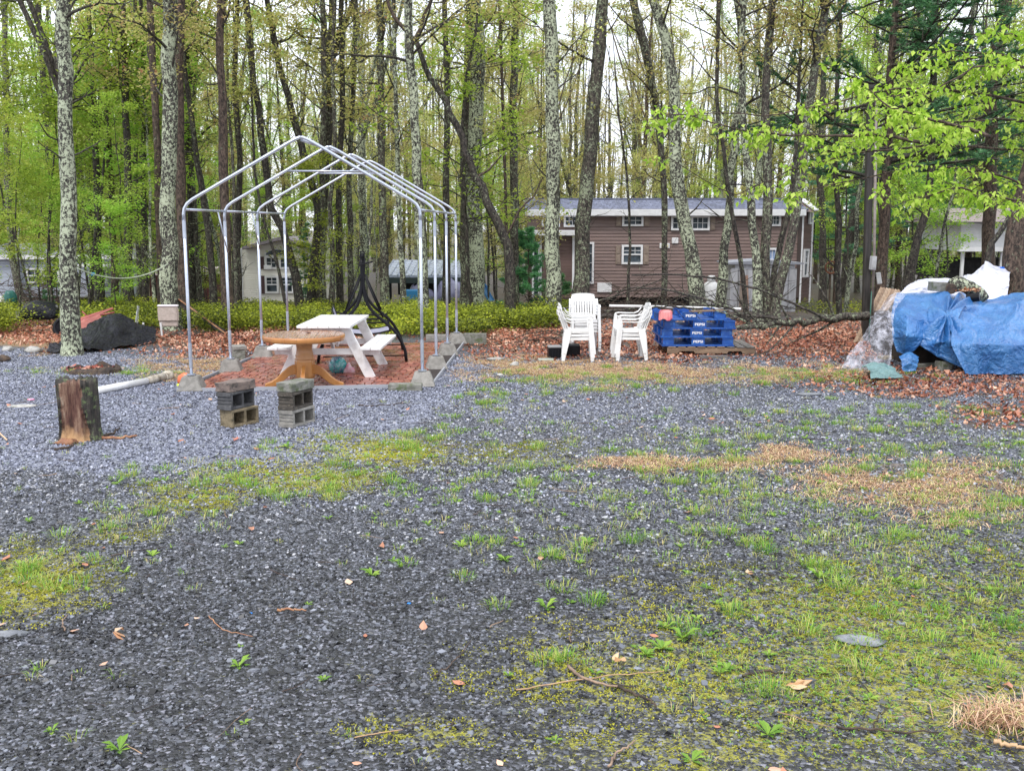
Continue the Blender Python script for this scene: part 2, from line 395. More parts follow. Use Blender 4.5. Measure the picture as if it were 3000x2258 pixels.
def zat(P): return tz(P[:, 0], P[:, 1]) + (fbm(P[:, 0] * .9, P[:, 1] * .9, 1) - .5) * .03 + (fbm(P[:, 0] * 7, P[:, 1] * 7, 2, 3) - .5) * .012
def rotrand(n, tilt):
    a = R.rand(n) * 2 * math.pi; tx = R.randn(n) * tilt; ty = R.randn(n) * tilt
    ca, sa = np.cos(a), np.sin(a); N_ = np.stack([tx, ty, np.ones(n)], 1); N_ /= np.linalg.norm(N_, axis=1)[:, None]
    D = np.stack([ca, sa, np.zeros(n)], 1); D -= N_ * (D * N_).sum(1)[:, None]; D /= np.linalg.norm(D, axis=1)[:, None]
    return D, np.cross(N_, D), N_
def chips(P, z, size, th, rnd, k=5, tilt=.22):
    n = len(P); D, S, N_ = rotrand(n, tilt)
    C = np.concatenate([P, z[:, None]], 1); a = np.arange(k) * 2 * math.pi / k
    rr = .55 + .6 * R.rand(n, k); ax = 1; ay = .45 + .45 * R.rand(n)
    px = rr * np.cos(a) * size[:, None] * .5; py = rr * np.sin(a) * size[:, None] * .5 * ay[:, None]
    top = C[:, None] + px[..., None] * D[:, None] + py[..., None] * S[:, None] + (th[:, None, None] * .5) * N_[:, None]
    bot = C[:, None] + 1.12 * px[..., None] * D[:, None] + 1.12 * py[..., None] * S[:, None] - (th[:, None, None]) * N_[:, None]
    V = np.concatenate([top, bot], 1).reshape(-1, 3); o = (np.arange(n) * 2 * k)[:, None]
    Ft = o + np.arange(k)[None]; i = np.arange(k)
    Fs = (o[..., None] + np.stack([i + k, (i + 1) % k + k, (i + 1) % k, i], -1)[None]).reshape(-1, 4)
    return V, [Ft, Fs], np.repeat(rnd, 2 * k)
def merge(parts):
    Vs = []; Fs = {}; A = []; o = 0
    for V, F_, a in parts:
        Vs.append(V); A.append(a)
        for f in (F_ if isinstance(F_, list) else [F_]): Fs.setdefault(f.shape[1], []).append(f + o)
        o += len(V)
    return np.concatenate(Vs), [np.concatenate(f) for f in Fs.values()], np.concatenate(A)
def stuff(name, parts, mat, label, cat, smooth=False, kind='stuff'):
    V, Fs, A = merge(parts)
    o = linkmesh(name, npmesh(name, V, Fs, mat, dict(rnd=A), smooth)); tag(o, label, cat, kind=kind); return o
def mk(name):
    idx = dict(fine=2, leaf=3, straw=4, moss=5, grass=6, far=7)[name]
    def f(x, y): return masks(x, y)[idx]
    return f
def pch(x, y):
    m = masks(x, y); return np.clip(1 - .75 * m[3] - .6 * np.clip(m[5] - .1, 0, 1) - .55 * m[4], .12, 1) * (~inpatio(x, y)) * (1 - .97 * np.clip(m[2] * 1.6 - .6, 0, 1) * (y > 8))
P = sample(92000, 3.5, 9, pch); s = np.clip(R.lognormal(-4.05, .42, len(P)), .007, .06)
P2 = sample(34000, 8.6, 17, pch); s2 = np.clip(R.lognormal(-3.95, .38, len(P2)), .014, .07)
def chip_tone(P): return np.clip(R.rand(len(P)) * .97 + .22 * np.clip((P[:, 1] - 5) / 6, 0, 1) - .02, 0, 1)  # random chip tone, paler with distance
g1 = chips(P, zat(P) + .001, s, .002 + s * .2, chip_tone(P), k=4, tilt=.34)
g2 = chips(P2, zat(P2) + .002, s2, .004 + s2 * .2, chip_tone(P2), k=4, tilt=.34)
P3 = sample(420, 3.8, 12, lambda x, y: .25 * pch(x, y) + .3 * (masks(x, y)[2] < .3)); s3 = R.uniform(.035, .075, len(P3)); g3 = chips(P3, zat(P3) + .002, s3, .003 + s3 * .12, .25 + .6 * R.rand(len(P3)), k=5, tilt=.12)
stuff('gravel', [g1, g2, g3], L_CHIP, 'loose dark wet shale chips spread over the clearing', 'gravel')
def pfine(x, y): return masks(x, y)[2] * (~inpatio(x, y, .05))
P = np.concatenate([sample(42000, 7.5, 14, pfine), sample(26000, 13, 18, pfine)]); s = np.clip(R.lognormal(-3.75, .25, len(P)), .014, .05)
L_FINE = leafm('blue_gravel_stone', [(0, (.025, .028, .038)), (.5, (.135, .148, .195)), (1, (.40, .43, .52))], trans=0, rough=.4, var=0, spec=.6)
stuff('blue_gravel', [chips(P, zat(P) + .004, s, s * .45, R.rand(len(P)), k=4, tilt=.4)], L_FINE, 'even bluish grey gravel around the cinder blocks and patio', 'gravel')

def blades(P, z, H, W, lean, rnd, az=None):
    n = len(P); a = R.rand(n) * 2 * math.pi if az is None else az
    d = np.stack([np.cos(a), np.sin(a), np.zeros(n)], 1); sd_ = np.stack([-np.sin(a), np.cos(a), np.zeros(n)], 1)
    C = np.concatenate([P, z[:, None]], 1); up = np.array([0, 0, 1.])
    m = C + d * (H * lean * .35)[:, None] + up * (H * .6)[:, None]
    t = C + d * (H * lean)[:, None] + up * (H * (1 - .35 * np.minimum(lean, 1.8)))[:, None]
    w_ = W[:, None] * .5
    V = np.stack([C - sd_ * w_ * .8, C + sd_ * w_ * .8, m + sd_ * w_, m - sd_ * w_, t], 1).reshape(-1, 3)
    o = (np.arange(n) * 5)[:, None]
    return V, [o + np.array([[0, 1, 2, 3]]), o + np.array([[3, 2, 4]])], np.repeat(rnd, 5)
def flat(P, z, Lg, W, rnd, tilt=.25, curl=.25):
    n = len(P); D, S, N_ = rotrand(n, tilt); C = np.concatenate([P, z[:, None]], 1)
    L2 = Lg[:, None] * .5; W2 = W[:, None] * .5; cz = (Lg * curl * R.randn(n))[:, None]
    V = np.stack([C - D * L2 + N_ * cz * .6, C + S * W2 - D * L2 * .2 + N_ * cz * .2, C + S * W2 * .8 + D * L2 * .45, C + D * L2 + N_ * np.abs(cz), C - S * W2 * .9 + D * L2 * .3 + N_ * cz * .3, C - S * W2 - D * L2 * .3], 1).reshape(-1, 3)
    V[:, 2] += .004
    o = (np.arange(n) * 6)[:, None]
    return V, [o + np.array([[0, 1, 2, 3]]), o + np.array([[0, 3, 4, 5]])], np.repeat(rnd, 6)
# dead oak and beech leaves
P = sample(46000, 9.5, 26, lambda x, y: np.clip(masks(x, y)[3] * 1.2, 0, 1) ** 1.5 * (~inpatio(x, y)))
Pb = sample(170, 3.6, 14, lambda x, y: .3 + masks(x, y)[4])
Lg = .028 + .06 * R.rand(len(P)) ** 1.8; Lb = .03 + .05 * R.rand(len(Pb))
stuff('leaf_litter', [flat(P, zat(P) + .018 * R.rand(len(P)), Lg, Lg * .6, np.clip(R.rand(len(P)) * .8 + (fbm(P[:, 0] * 1.2, P[:, 1] * 1.2, 77) - .4) * .7, 0, 1), .55, .35), flat(Pb, zat(Pb) + .008, Lb, Lb * .6, .5 + .5 * R.rand(len(Pb)), .15, .15)],
      L_LITTER, 'reddish brown fallen leaves covering the edge of the clearing', 'dead leaves')
# dry pine straw and dead grass
P = sample(38000, 5, 17, lambda x, y: np.clip(masks(x, y)[4] - .15, 0, 1) * (~inpatio(x, y, .1)) * (fbm(x * 3, y * 3, 21) > .42))
n = len(P); stuff('dry_straw', [blades(P, zat(P), .018 + .03 * R.rand(n), .004 + .004 * R.rand(n), 1.2 + 2.2 * R.rand(n), R.rand(n))], L_STRAW, 'tan dead grass and pine straw lying in matted patches', 'dry grass')
P = np.array([[G(2930, 2120).x, G(2930, 2120).y]]) + R.randn(420, 2) * np.array([.10, .05]); n = len(P)
stuff('dry_grass_tuft', [blades(P, zat(P), .05 + .10 * R.rand(n), .003 + .002 * R.rand(n), .3 + 1.6 * R.rand(n), .3 + .7 * R.rand(n))], L_STRAW, 'tangled tuft of dead tan grass at the lower right corner', 'dry grass')
# moss
def pm(x, y):
    m = masks(x, y)[5]; return np.clip(m * 1.1 - .12 + (fbm(x * 4, y * 4, 31) - .5) * 1.6, 0, 1) * (m > .12) * (fbm(x * 16, y * 16, 32, 3) > .45)
P = sample(85000, 3.6, 12, pm); n = len(P)
stuff('moss', [blades(P, zat(P), .004 + .007 * R.rand(n), .004 + .005 * R.rand(n), .5 + 1.2 * R.rand(n), np.clip(R.rand(n) * .6 + (fbm(P[:, 0], P[:, 1], 8) - .3), 0, 1))], L_MOSS, 'low yellow green moss cushions growing over the gravel', 'moss')
# grass tufts
def tufts(T, nb, h0, h1, spread, wd, rr):
    parts = []
    for (x, y) in T:
        k = int(nb * (.5 + R.rand())); rad = spread * np.sqrt(R.rand(k)); a = R.rand(k) * 6.283; hh = R.uniform(h0, h1)
        Pp = np.stack([x + rad * np.cos(a), y + rad * np.sin(a)], 1)
        parts.append((Pp, hh * (.45 + .75 * R.rand(k)), np.full(k, wd) * (.7 + .6 * R.rand(k)), .3 + 1.0 * R.rand(k), np.clip(rr[0] + rr[1] * R.rand(k) + R.randn() * .1, 0, 1), a + R.randn(k) * .5))
    Pp = np.concatenate([p[0] for p in parts]); cat_ = lambda i_: np.concatenate([p[i_] for p in parts])
    return blades(Pp, zat(Pp), cat_(1), cat_(2), cat_(3), cat_(4), cat_(5))
T1 = sample(820, 4.2, 15.5, lambda x, y: np.clip(masks(x, y)[6] * (fbm(x * 1.5, y * 1.5, 41) * 2 - .45), 0, 1) * (~inpatio(x, y, .1)), side=.53)
T2 = sample(1500, 3.7, 15, lambda x, y: np.clip(masks(x, y)[6] * .8 * (1 - masks(x, y)[2]) + .03, 0, 1) * (~inpatio(x, y, .1)), side=.53)
stuff('grass', [tufts(T1[:420], 60, .04, .085, .08, .004, (.0, .8)), tufts(T1[420:], 26, .03, .07, .12, .0035, (.25, .8)), tufts(T2, 12, .02, .055, .04, .0035, (.15, .9))], L_GRASS, 'scattered green grass tufts growing through the gravel', 'grass')
# broad leaved weeds: rosettes and small clover like leaves
def rosettes(T, r0, r1, nl):
    Ps = []; 
    n = len(T) * nl; c = np.repeat(T, nl, 0); rad = np.repeat(R.uniform(r0, r1, len(T)), nl)
    a = (np.tile(np.arange(nl), len(T)) * 2 * math.pi / nl + R.rand(n) * .8)
    d = np.stack([np.cos(a), np.sin(a), np.zeros(n)], 1); s_ = np.stack([-np.sin(a), np.cos(a), np.zeros(n)], 1); up = np.array([0, 0, 1.])
    C = np.concatenate([c, zat(c)[:, None]], 1); el = R.uniform(.15, .9, n)[:, None]; r_ = rad[:, None] * R.uniform(.6, 1.1, n)[:, None]
    m = C + d * r_ * .55 + up * r_ * el * .7; t = C + d * r_ + up * r_ * el * .75; w_ = r_ * .2
    V = np.stack([C, m + s_ * w_, t, m - s_ * w_, m - up * w_ * .4], 1).reshape(-1, 3); o = (np.arange(n) * 5)[:, None]
    return V, [o + np.array([[0, 1, 4]]), o + np.array([[1, 2, 4]]), o + np.array([[2, 3, 4]]), o + np.array([[3, 0, 4]])], np.repeat(R.rand(n) * .5, 5)
Q1 = sample(420, 3.7, 12, lambda x, y: np.clip(masks(x, y)[6] * .8 + .04, 0, 1) * (masks(x, y)[2] < .5), side=.52)
Q2 = sample(2600, 3.7, 7.5, lambda x, y: blobs(*proj(x, y, 0 * x), [(2650, 1950, 560, 280, .9), (2300, 2000, 300, 150, .4)]), side=.52)
Q3 = np.array([[G(*q).x, G(*q).y] for q in ((1090, 1685), (350, 2200), (345, 1420), (1350, 1600), (1950, 1840), (2130, 1960), (1890, 1920), (700, 1950), (1940, 1900), (2000, 1870), (1600, 1780), (2400, 1690), (2620, 1700), (1480, 1640), (1720, 1590), (2250, 2150), (2780, 1540), (840, 1310), (1265, 1340))])
stuff('weeds', [rosettes(Q1, .025, .055, 7), rosettes(Q2, .012, .026, 4), rosettes(Q3, .06, .09, 9)], L_GRASS, 'small broad leaved green weeds sprouting in the gravel', 'weeds')
# twigs
def twigs(T, l0, l1, r, rn):
    parts = []
    for (x, y) in T:
        a = R.rand() * 6.28; L_ = R.uniform(l0, l1); k = 5; t = np.linspace(-.5, .5, k); b = R.randn() * .25
        xx = x + L_ * (t * math.cos(a) - (t * t) * b * math.sin(a)) + R.randn(k) * .004; yy = y + L_ * (t * math.sin(a) + t * t * b * math.cos(a)) + R.randn(k) * .004
        zz = zat(np.stack([xx, yy], 1)) + .010 + R.rand() * .006; rr = r * R.uniform(.6, 1.4)
        V, Fq = polytube(np.stack([xx, yy, zz], 1), np.linspace(rr, rr * .4, k), 4); parts.append((V, Fq, np.full(len(V), R.rand() ** rn)))
    return parts
TW = sample(330, 3.7, 13, lambda x, y: .5 + 0 * x, side=.52)
stuff('fallen_twigs', twigs(TW, .06, .32, .003, 2), L_TWIG, 'thin broken twigs strewn over the gravel', 'twigs')
# ------------------------------------------------------------------ trees
class Wood:
    def __init__(s): s.p = []; s.n = 0; s.f = []
    def tube(s, P, R_, n=5):
        V, Fq = polytube(np.asarray(P, float), np.asarray(R_, float), n); s.p.append(V); s.f.append(Fq + s.n); s.n += len(V)
    def mesh(s, name, mat): return npmesh(name, np.concatenate(s.p), np.concatenate(s.f), mat, None, True)
def resample(P, n):
    P = np.asarray(P, float); d = np.r_[0, np.cumsum(np.linalg.norm(np.diff(P, axis=0), axis=1))]; t = np.linspace(0, d[-1], n)
    return np.stack([np.interp(t, d, P[:, i]) for i in range(3)], 1)
def leafset(C, D, Nn, Lg, Wd, rnd):
    S = np.cross(Nn, D); S /= np.linalg.norm(S, axis=1)[:, None] + 1e-9
    L_ = Lg[:, None]; W_ = Wd[:, None] * .5
    V = np.stack([C, C + D * L_ * .45 + S * W_ + Nn * L_ * .10, C + D * L_ - Nn * L_ * .12, C + D * L_ * .45 - S * W_ + Nn * L_ * .10], 1).reshape(-1, 3)
    o = (np.arange(len(C)) * 4)[:, None]
    return V, np.concatenate([o + np.array([[0, 1, 2]]), o + np.array([[0, 2, 3]])]), np.repeat(rnd, 4)
def leaves_at(C, rs, size, droop=.3, flatn=.45, cl=None):
    n = len(C); a = rs.rand(n) * 6.283; D = np.stack([np.cos(a), np.sin(a), -droop + .35 * rs.randn(n)], 1); D /= np.linalg.norm(D, axis=1)[:, None]
    Nn = np.stack([rs.randn(n) * flatn, rs.randn(n) * flatn, np.ones(n)], 1); Nn -= D * (D * Nn).sum(1)[:, None]; Nn /= np.linalg.norm(Nn, axis=1)[:, None]
    s_ = size * (.6 + .7 * rs.rand(n)); rnd = np.clip(rs.rand(n) * .7 + (cl if cl is not None else 0), 0, 1)
    return leafset(C, D, Nn, s_, s_ * .62, rnd)
def walk(rs, p, d, L_, k, wob, up):
    P = [np.array(p, float)]; d = np.array(d, float)
    for i_ in range(k):
        d = d + rs.randn(3) * wob + np.array([0, 0, up]); d /= np.linalg.norm(d); P.append(P[-1] + d * L_ / k)
    return np.array(P)
def grow(rs, trunk, tr, z0, nb, spread, el=(.1, .9), leaf=.09, nleaf=22, subs=4, wood=None, dead=0, sig=.13, zmax=99, up=.05, forked=False):
    """limbs and leaf positions on a trunk polyline; returns wood builder and leaf mesh arrays"""
    W_ = wood or Wood(); LC = []; LR = []
    H = trunk[-1, 2]; zs = trunk[:, 2]
    for b in range(nb):
        isdead = b < dead
        z = rs.uniform(z0 * .35, z0 * 1.3) if isdead else z0 + (min(H, zmax) - z0) * rs.rand() ** .9
        t = np.interp(z, zs, np.arange(len(zs))); k = int(min(t, len(zs) - 2)); f = t - k
        p = trunk[k] * (1 - f) + trunk[k + 1] * f; r = np.interp(z, zs, tr)
        a = rs.rand() * 6.283; e = rs.uniform(*el); d = np.array([math.cos(a) * math.cos(e), math.sin(a) * math.cos(e), math.sin(e)])
        Lb = spread * rs.uniform(.45, 1.05) * (1 - .5 * max(0, (z - z0) / max(H - z0, 1))) * (.5 if isdead else 1)
        P_ = walk(rs, p, d, Lb, 6, .16, up); rb = min(r * .42, .012 + Lb * .011)
        W_.tube(P_, np.linspace(rb, rb * .22, 7), 5)
        for s_ in range(subs if not isdead else 2):
            q = rs.uniform(.25, 1); k2 = min(int(q * 6), 5); ff = q * 6 - k2; p2 = P_[k2] * (1 - ff) + P_[k2 + 1] * ff
            d2 = (P_[k2 + 1] - P_[k2]); d2 /= np.linalg.norm(d2); d2 = d2 + rs.randn(3) * .75; d2[2] *= .6; d2 /= np.linalg.norm(d2)
            Ls = Lb * rs.uniform(.25, .5); P2 = walk(rs, p2, d2, Ls, 4, .2, .03)
            W_.tube(P2, np.linspace(rb * .45, rb * .12, 5), 3)
            if isdead: continue
            m = int(nleaf * rs.uniform(.5, 1.4)); tt = rs.rand(m) ** .7 * 4; k3 = np.minimum(tt.astype(int), 3); fr = (tt - k3)[:, None]
            C = P2[k3] * (1 - fr) + P2[k3 + 1] * fr + rs.randn(m, 3) * np.array([sig, sig, sig * .45]); LC.append(C); LR.append(np.full(m, rs.rand() * .35))
    if not LC: return W_, None
    C = np.concatenate(LC); return W_, leaves_at(C, rs, leaf, cl=np.concatenate(LR))
def leafmesh(name, Ls, mat):
    V, Fq, A = Ls; return npmesh(name, V, Fq, mat, dict(rnd=A))
def put_tree(name, label, loc, trunk_me, crown_me, tmat=None, lmat=None, rotz=0, scale=1, group=None, branches=None, parts=('trunk', 'branches', 'crown')):
    o = thing(name, label, 'tree', loc, rotz, group); o.scale = (scale,) * 3
    if name == 'woodland_tree': o.rotation_euler = (math.sin(rotz * 7) * .05, math.cos(rotz * 5) * .05, rotz)
    for me, nm, mt, kd in ((trunk_me, parts[0], tmat, None), (branches, parts[1], tmat, None), (crown_me, parts[2], lmat, 'stuff')):
        if me is None: continue
        c = bpy.data.objects.new(nm, me); col.objects.link(c); c.parent = o
        if kd: c['kind'] = kd
        if nm == 'branches': c['kind'] = 'stuff'
        if mt is not None:
            c.material_slots[0].link = 'OBJECT'; c.material_slots[0].material = mt
    return o

# --- templates for the woods
def canopy_tmpl(seed, H, r0, z0, nb, spread, nleaf, leaf):
    rs = np.random.RandomState(seed); n = 16; z = np.linspace(-.3, H, n)
    wob = np.cumsum(np.cumsum(rs.randn(n, 2) * .035, 0), 0) * .6 + np.cumsum(rs.randn(n, 2) * .06, 0); wob -= wob[1]; P_ = np.stack([wob[:, 0], wob[:, 1], z], 1); P_[:2, :2] = 0
    r_ = r0 * (1 - .75 * (z / H).clip(0)) ; r_[0] = r0 * 1.5; r_[1] = r0 * 1.05
    T = Wood(); T.tube(P_, r_, 9); W_ = Wood()
    for q in range(rs.randint(1, 4)):
        k = rs.randint(4, 9); a = rs.rand() * 6.28; d = np.array([math.cos(a) * .38, math.sin(a) * .38, 1]); P3 = walk(rs, P_[k], d / np.linalg.norm(d), H - P_[k, 2], 10, .05, .03); W_.tube(P3, np.linspace(r_[k] * .65, .02, 11), 7)
    W_, Ls = grow(rs, P_, r_, z0, nb, spread, (.2, 1.0), leaf, nleaf, 7, wood=W_, dead=9, sig=.22)
    return T.mesh('tall_trunk', B_MID), W_.mesh('tall_branches', B_DARK), leafmesh('tall_crown', Ls, L_YELLOW)
def under_tmpl(seed, H, r0, nb, spread, nleaf, leaf):
    rs = np.random.RandomState(seed); n = 10; z = np.linspace(-.1, H, n); wob = np.cumsum(rs.randn(n, 2) * .09, 0)
    P_ = np.stack([wob[:, 0], wob[:, 1], z], 1); r_ = r0 * (1 - .85 * z.clip(0) / H)
    T = Wood(); T.tube(P_, r_, 6)
    W_, Ls = grow(rs, P_, r_, H * .14, nb, spread, (-.05, .5), leaf, nleaf, 4, sig=.15)
    return T.mesh('sapling_trunk', B_DARK), W_.mesh('sapling_branches', B_DARK), leafmesh('sapling_crown', Ls, L_BRIGHT)
CT = [canopy_tmpl(100 + i, [17, 19, 16, 18, 20][i], [.15, .17, .11, .13, .2][i], [4.5, 5.5, 3.5, 5, 6][i], [36, 40, 34, 38, 42][i], [3.0, 3.2, 2.4, 2.8, 3.4][i], 32, .11) for i in range(5)]
UT = [under_tmpl(200 + i, [6, 7.5, 5, 8.5][i], [.035, .045, .03, .05][i], [26, 30, 24, 32][i], [1.7, 2.1, 1.5, 2.2][i], 46, .085) for i in range(4)]

# --- the trunks one can pick out: (path in photograph pixels from base to top, width px at base, at top, bark, label, options)
def hero(name, label, path, w0, w1, mt, Y=None, z0=4, nb=20, spread=2.2, nleaf=44, leaf=.085, lm=None, extra=6, dead=3, hidden=False, group=None, seed=None):
    base = G(*path[0]) if Y is None else AT(path[0][0], path[0][1], Y)
    Y = base.y; base.z = float(tz(base.x, base.y))
    pts = [np.array(AT(px, py, Y) - base) for px, py in path]; pts[0][2] = -.15
    d = pts[-1] - pts[-2]; d /= np.linalg.norm(d); d2 = d * .6 + np.array([0, 0, .4]); d2 /= np.linalg.norm(d2)
    ppm = F / Y; n0 = len(pts)
    rad = list(np.linspace(w0, w1, n0) / ppm / 2); rad[0] *= 1.25
    for q in range(1, 4): pts.append(pts[n0 - 1] + d2 * extra * q / 3); rad.append(rad[n0 - 1] * (1 - .28 * q))
    pts = np.array(pts); rs = np.random.RandomState(seed or (int(path[0][0]) * 7 + 3) % 9999)
    D = np.r_[0, np.cumsum(np.linalg.norm(np.diff(pts, axis=0), axis=1))]; n = 26; t = np.r_[0, .12, .35, np.linspace(.7, D[-1], n - 3)]
    Pp = np.stack([np.interp(t, D, pts[:, i_]) for i_ in range(3)], 1); rr = np.interp(t, D, rad); rr[0] *= 1.55; rr[1] *= 1.22; rr[2] *= 1.06
    Pp[3:] += rs.randn(n - 3, 3) * (rr[3:, None] * .16); rr *= 1 + rs.randn(n) * .04
    T = Wood(); T.tube(Pp, rr, 12)
    ztop = Pp[-1, 2]
    W_, Ls = grow(rs, Pp, rr, z0, nb, spread, (.1, .9), leaf, nleaf, 4, dead=dead, sig=.18)
    return put_tree(name, label, base, T.mesh('trunk', mt), leafmesh('crown', Ls, lm or L_YELLOW) if Ls else None, branches=W_.mesh('branches', B_DARK), group=group)

H_ = hero
H_('lichened_tree', 'tall straight trunk thickly spotted with pale lichen, standing at the left gravel edge', [(211, 1040), (203, 800), (197, 594), (189, 264), (181, 0)], 50, 36, B_HEAVY, z0=5, nb=12)
H_('lichened_tree', 'broad pale lichened trunk right of the chair draped with a beige rug', [(505, 968), (500, 780), (495, 594), (498, 264), (496, 0)], 50, 38, B_HEAVY, z0=4.5, nb=16)
H_('brown_tree', 'brown trunk pressed close behind the broad lichened trunk by the draped chair', [(538, 950), (534, 700), (528, 480), (524, 200), (530, 0)], 36, 22, B_BROWN, z0=5)
H_('brown_tree', 'straight dark brown trunk without lichen behind the left side of the canopy frame', [(667, 958), (662, 760), (657, 540), (652, 264), (644, 0)], 34, 22, B_BROWN, z0=4.5, nb=16)
H_('forest_tree', 'dark trunk left of the tall spotted trunk, bending out of the bright leaves', [(175, 885), (158, 697), (144, 432), (127, 240), (113, 38)], 22, 15, B_DARK, z0=3, lm=L_BRIGHT)
H_('forest_tree', 'crooked grey trunk before the far bluish house at the left edge', [(75, 890), (50, 830), (35, 740), (22, 560), (20, 300), (10, 0)], 22, 14, B_MID, z0=2.5, lm=L_BRIGHT, nb=16)
H_('forest_tree', 'dark trunk leaning left just right of the tall spotted trunk', [(296, 900), (283, 793), (259, 649), (226, 480), (211, 336), (196, 120)], 24, 14, B_DARK, z0=2.2, lm=L_BRIGHT, nb=18)
H_('forest_tree', 'short thick black trunk in the bright leaves between the clothesline trees', [(290, 892), (288, 760), (284, 552), (276, 300), (262, 40)], 26, 12, B_DARK, z0=3, Y=29, lm=L_BRIGHT)
H_('forest_tree', 'grey brown trunk above the black tarp, behind the leaves', [(340, 892), (335, 780), (327, 625), (312, 298), (305, 20)], 22, 14, B_BROWN, z0=3, Y=30, lm=L_BRIGHT)
H_('forest_tree', 'black forest trunk behind the clothesline, left of the shed', [(376, 905), (377, 760), (375, 540), (370, 360), (362, 80)], 28, 16, B_DARK, z0=3.2, Y=27)
H_('forest_tree', 'thin lichened trunk before the tan shed doors', [(408, 900), (405, 700), (398, 520), (402, 260), (396, 0)], 16, 10, B_MID, z0=4, Y=29)
H_('forest_tree', 'dark trunk right of the shed doors and left of the broad lichened trunk', [(428, 905), (424, 690), (420, 560), (424, 300), (416, 60)], 18, 11, B_DARK, z0=4, Y=28)
H_('forest_tree', 'brownish trunk rising left of the broad lichened trunk', [(474, 915), (471, 769), (461, 432), (447, 192), (440, 0)], 24, 18, B_BROWN, z0=4, Y=25)
H_('forest_tree', 'dark trunk leaning left, seen through the left bay of the canopy frame', [(628, 905), (620, 769), (605, 649), (572, 432), (545, 250), (530, 60)], 22, 12, B_DARK, z0=3.5, Y=27, nb=16)
H_('forest_tree', 'slim spotted trunk between the front and second canopy posts', [(585, 900), (580, 760), (572, 640), (560, 420), (575, 180), (570, 0)], 15, 9, B_MID, z0=4, Y=30)
H_('forest_tree', 'black trunk at the left corner of the cream house', [(700, 905), (700, 800), (696, 690), (704, 500), (688, 250), (694, 0)], 24, 14, B_DARK, z0=6.5, Y=28)
H_('forest_tree', 'dark leaning trunk crossing the right side of the cream house', [(882, 892), (868, 800), (850, 745), (820, 660), (792, 600), (768, 396), (746, 264), (720, 0)], 27, 18, B_DARK, z0=6.5, Y=27, nb=16)
H_('thin_forest_tree', 'thin leaning stem in front of the windows of the cream house', [(846, 885), (815, 780), (790, 700), (765, 620), (745, 500), (738, 300)], 10, 7, B_DARK, z0=4, Y=26, extra=3)
H_('forest_tree', 'thick black trunk just right of the cream house, curving left at its foot', [(902, 888), (918, 800), (930, 700), (936, 600), (900, 500), (858, 330), (825, 218), (792, 66)], 27, 16, B_DARK, z0=6.5, Y=28)
H_('forest_tree', 'lichened straight trunk left of the black swing', [(945, 890), (945, 700), (942, 500), (950, 250), (944, 0)], 20, 14, B_MID, z0=5, Y=28)
H_('forest_tree', 'slender trunk behind the left legs of the black swing', [(968, 900), (975, 760), (965, 620), (985, 420), (972, 200), (980, 0)], 15, 10, B_MID, z0=4, Y=27)
H_('forest_tree', 'dark trunk directly left of the swing top', [(998, 888), (994, 740), (990, 560), (1004, 300), (1000, 0)], 20, 14, B_DARK, z0=5, Y=29)
H_('forest_tree', 'mottled trunk whose foot hides behind the swing arms', [(1030, 885), (1026, 740), (1022, 520), (1036, 260), (1042, 0)], 18, 12, B_MID, z0=4, Y=30)
H_('forest_tree', 'grey green trunk right of the swing, before the carport', [(1128, 880), (1124, 700), (1118, 500), (1116, 264), (1108, 0)], 25, 18, B_MID, z0=5, Y=28, nb=16)
H_('forest_tree', 'pale lichened crooked stem in front of the carport roof', [(1185, 900), (1178, 780), (1170, 700), (1168, 560), (1160, 300), (1152, 0)], 17, 11, B_HEAVY, z0=4, Y=26)
H_('lichened_tree', 'pale slender trunk running up behind the front right canopy post', [(1243, 925), (1236, 760), (1222, 500), (1205, 200), (1197, 0)], 30, 24, B_HEAVY, z0=5, Y=23)
H_('forest_tree', 'dark trunk behind the right bays of the canopy frame', [(1308, 890), (1308, 700), (1306, 528), (1310, 300), (1304, 66)], 22, 15, B_DARK, z0=5, Y=28)
H_('forest_tree', 'dark trunk touching the left flank of the broadest lichened trunk', [(1364, 878), (1362, 700), (1362, 500), (1372, 200), (1376, 0)], 30, 20, B_MID, z0=5, Y=30)
H_('lichened_tree', 'broadest lichened trunk right of the canopy frame, left of the young pine', [(1396, 885), (1394, 700), (1390, 462), (1403, 132), (1385, 0)], 44, 36, B_HEAVY, z0=5.5, Y=29, nb=16)
H_('forest_tree', 'trunk behind the young pine, wrapped in lichen', [(1506, 880), (1508, 760), (1508, 594), (1502, 330), (1515, 0)], 26, 20, B_MID, z0=5, Y=30)
H_('thin_forest_tree', 'thin reddish stem rising above the young pine', [(1484, 880), (1484, 760), (1482, 594), (1472, 264), (1462, 0)], 11, 8, B_BROWN, z0=5, Y=28)
H_('lichened_tree', 'straight pale spotted trunk behind the stacked white chairs, before the cabin porch', [(1622, 925), (1620, 760), (1618, 400), (1614, 180), (1611, 0)], 42, 36, B_HEAVY, z0=5.5, Y=24, nb=14)
H_('lichened_tree', 'tall dark trunk leaning right before the left end of the brown cabin', [(1693, 915), (1706, 760), (1727, 462), (1747, 250), (1762, 66), (1768, 0)], 46, 34, B_MID, z0=5.5, Y=25, nb=14)
H_('lichened_tree', 'thick lichened trunk leaning left across the middle of the cabin', [(2052, 925), (2042, 840), (2028, 763), (2005, 647), (1982, 532), (1974, 400), (1978, 264), (1957, 132), (1911, 0)], 46, 26, B_HEAVY, z0=5.5, Y=23.5, nb=12)
H_('forest_tree', 'thin lichened tree left of the thick leaning trunk, curving up to the left', [(1950, 900), (1948, 740), (1944, 581), (1938, 440), (1920, 290), (1892, 165), (1852, 0)], 15, 24, B_MID, z0=4.5, Y=27)
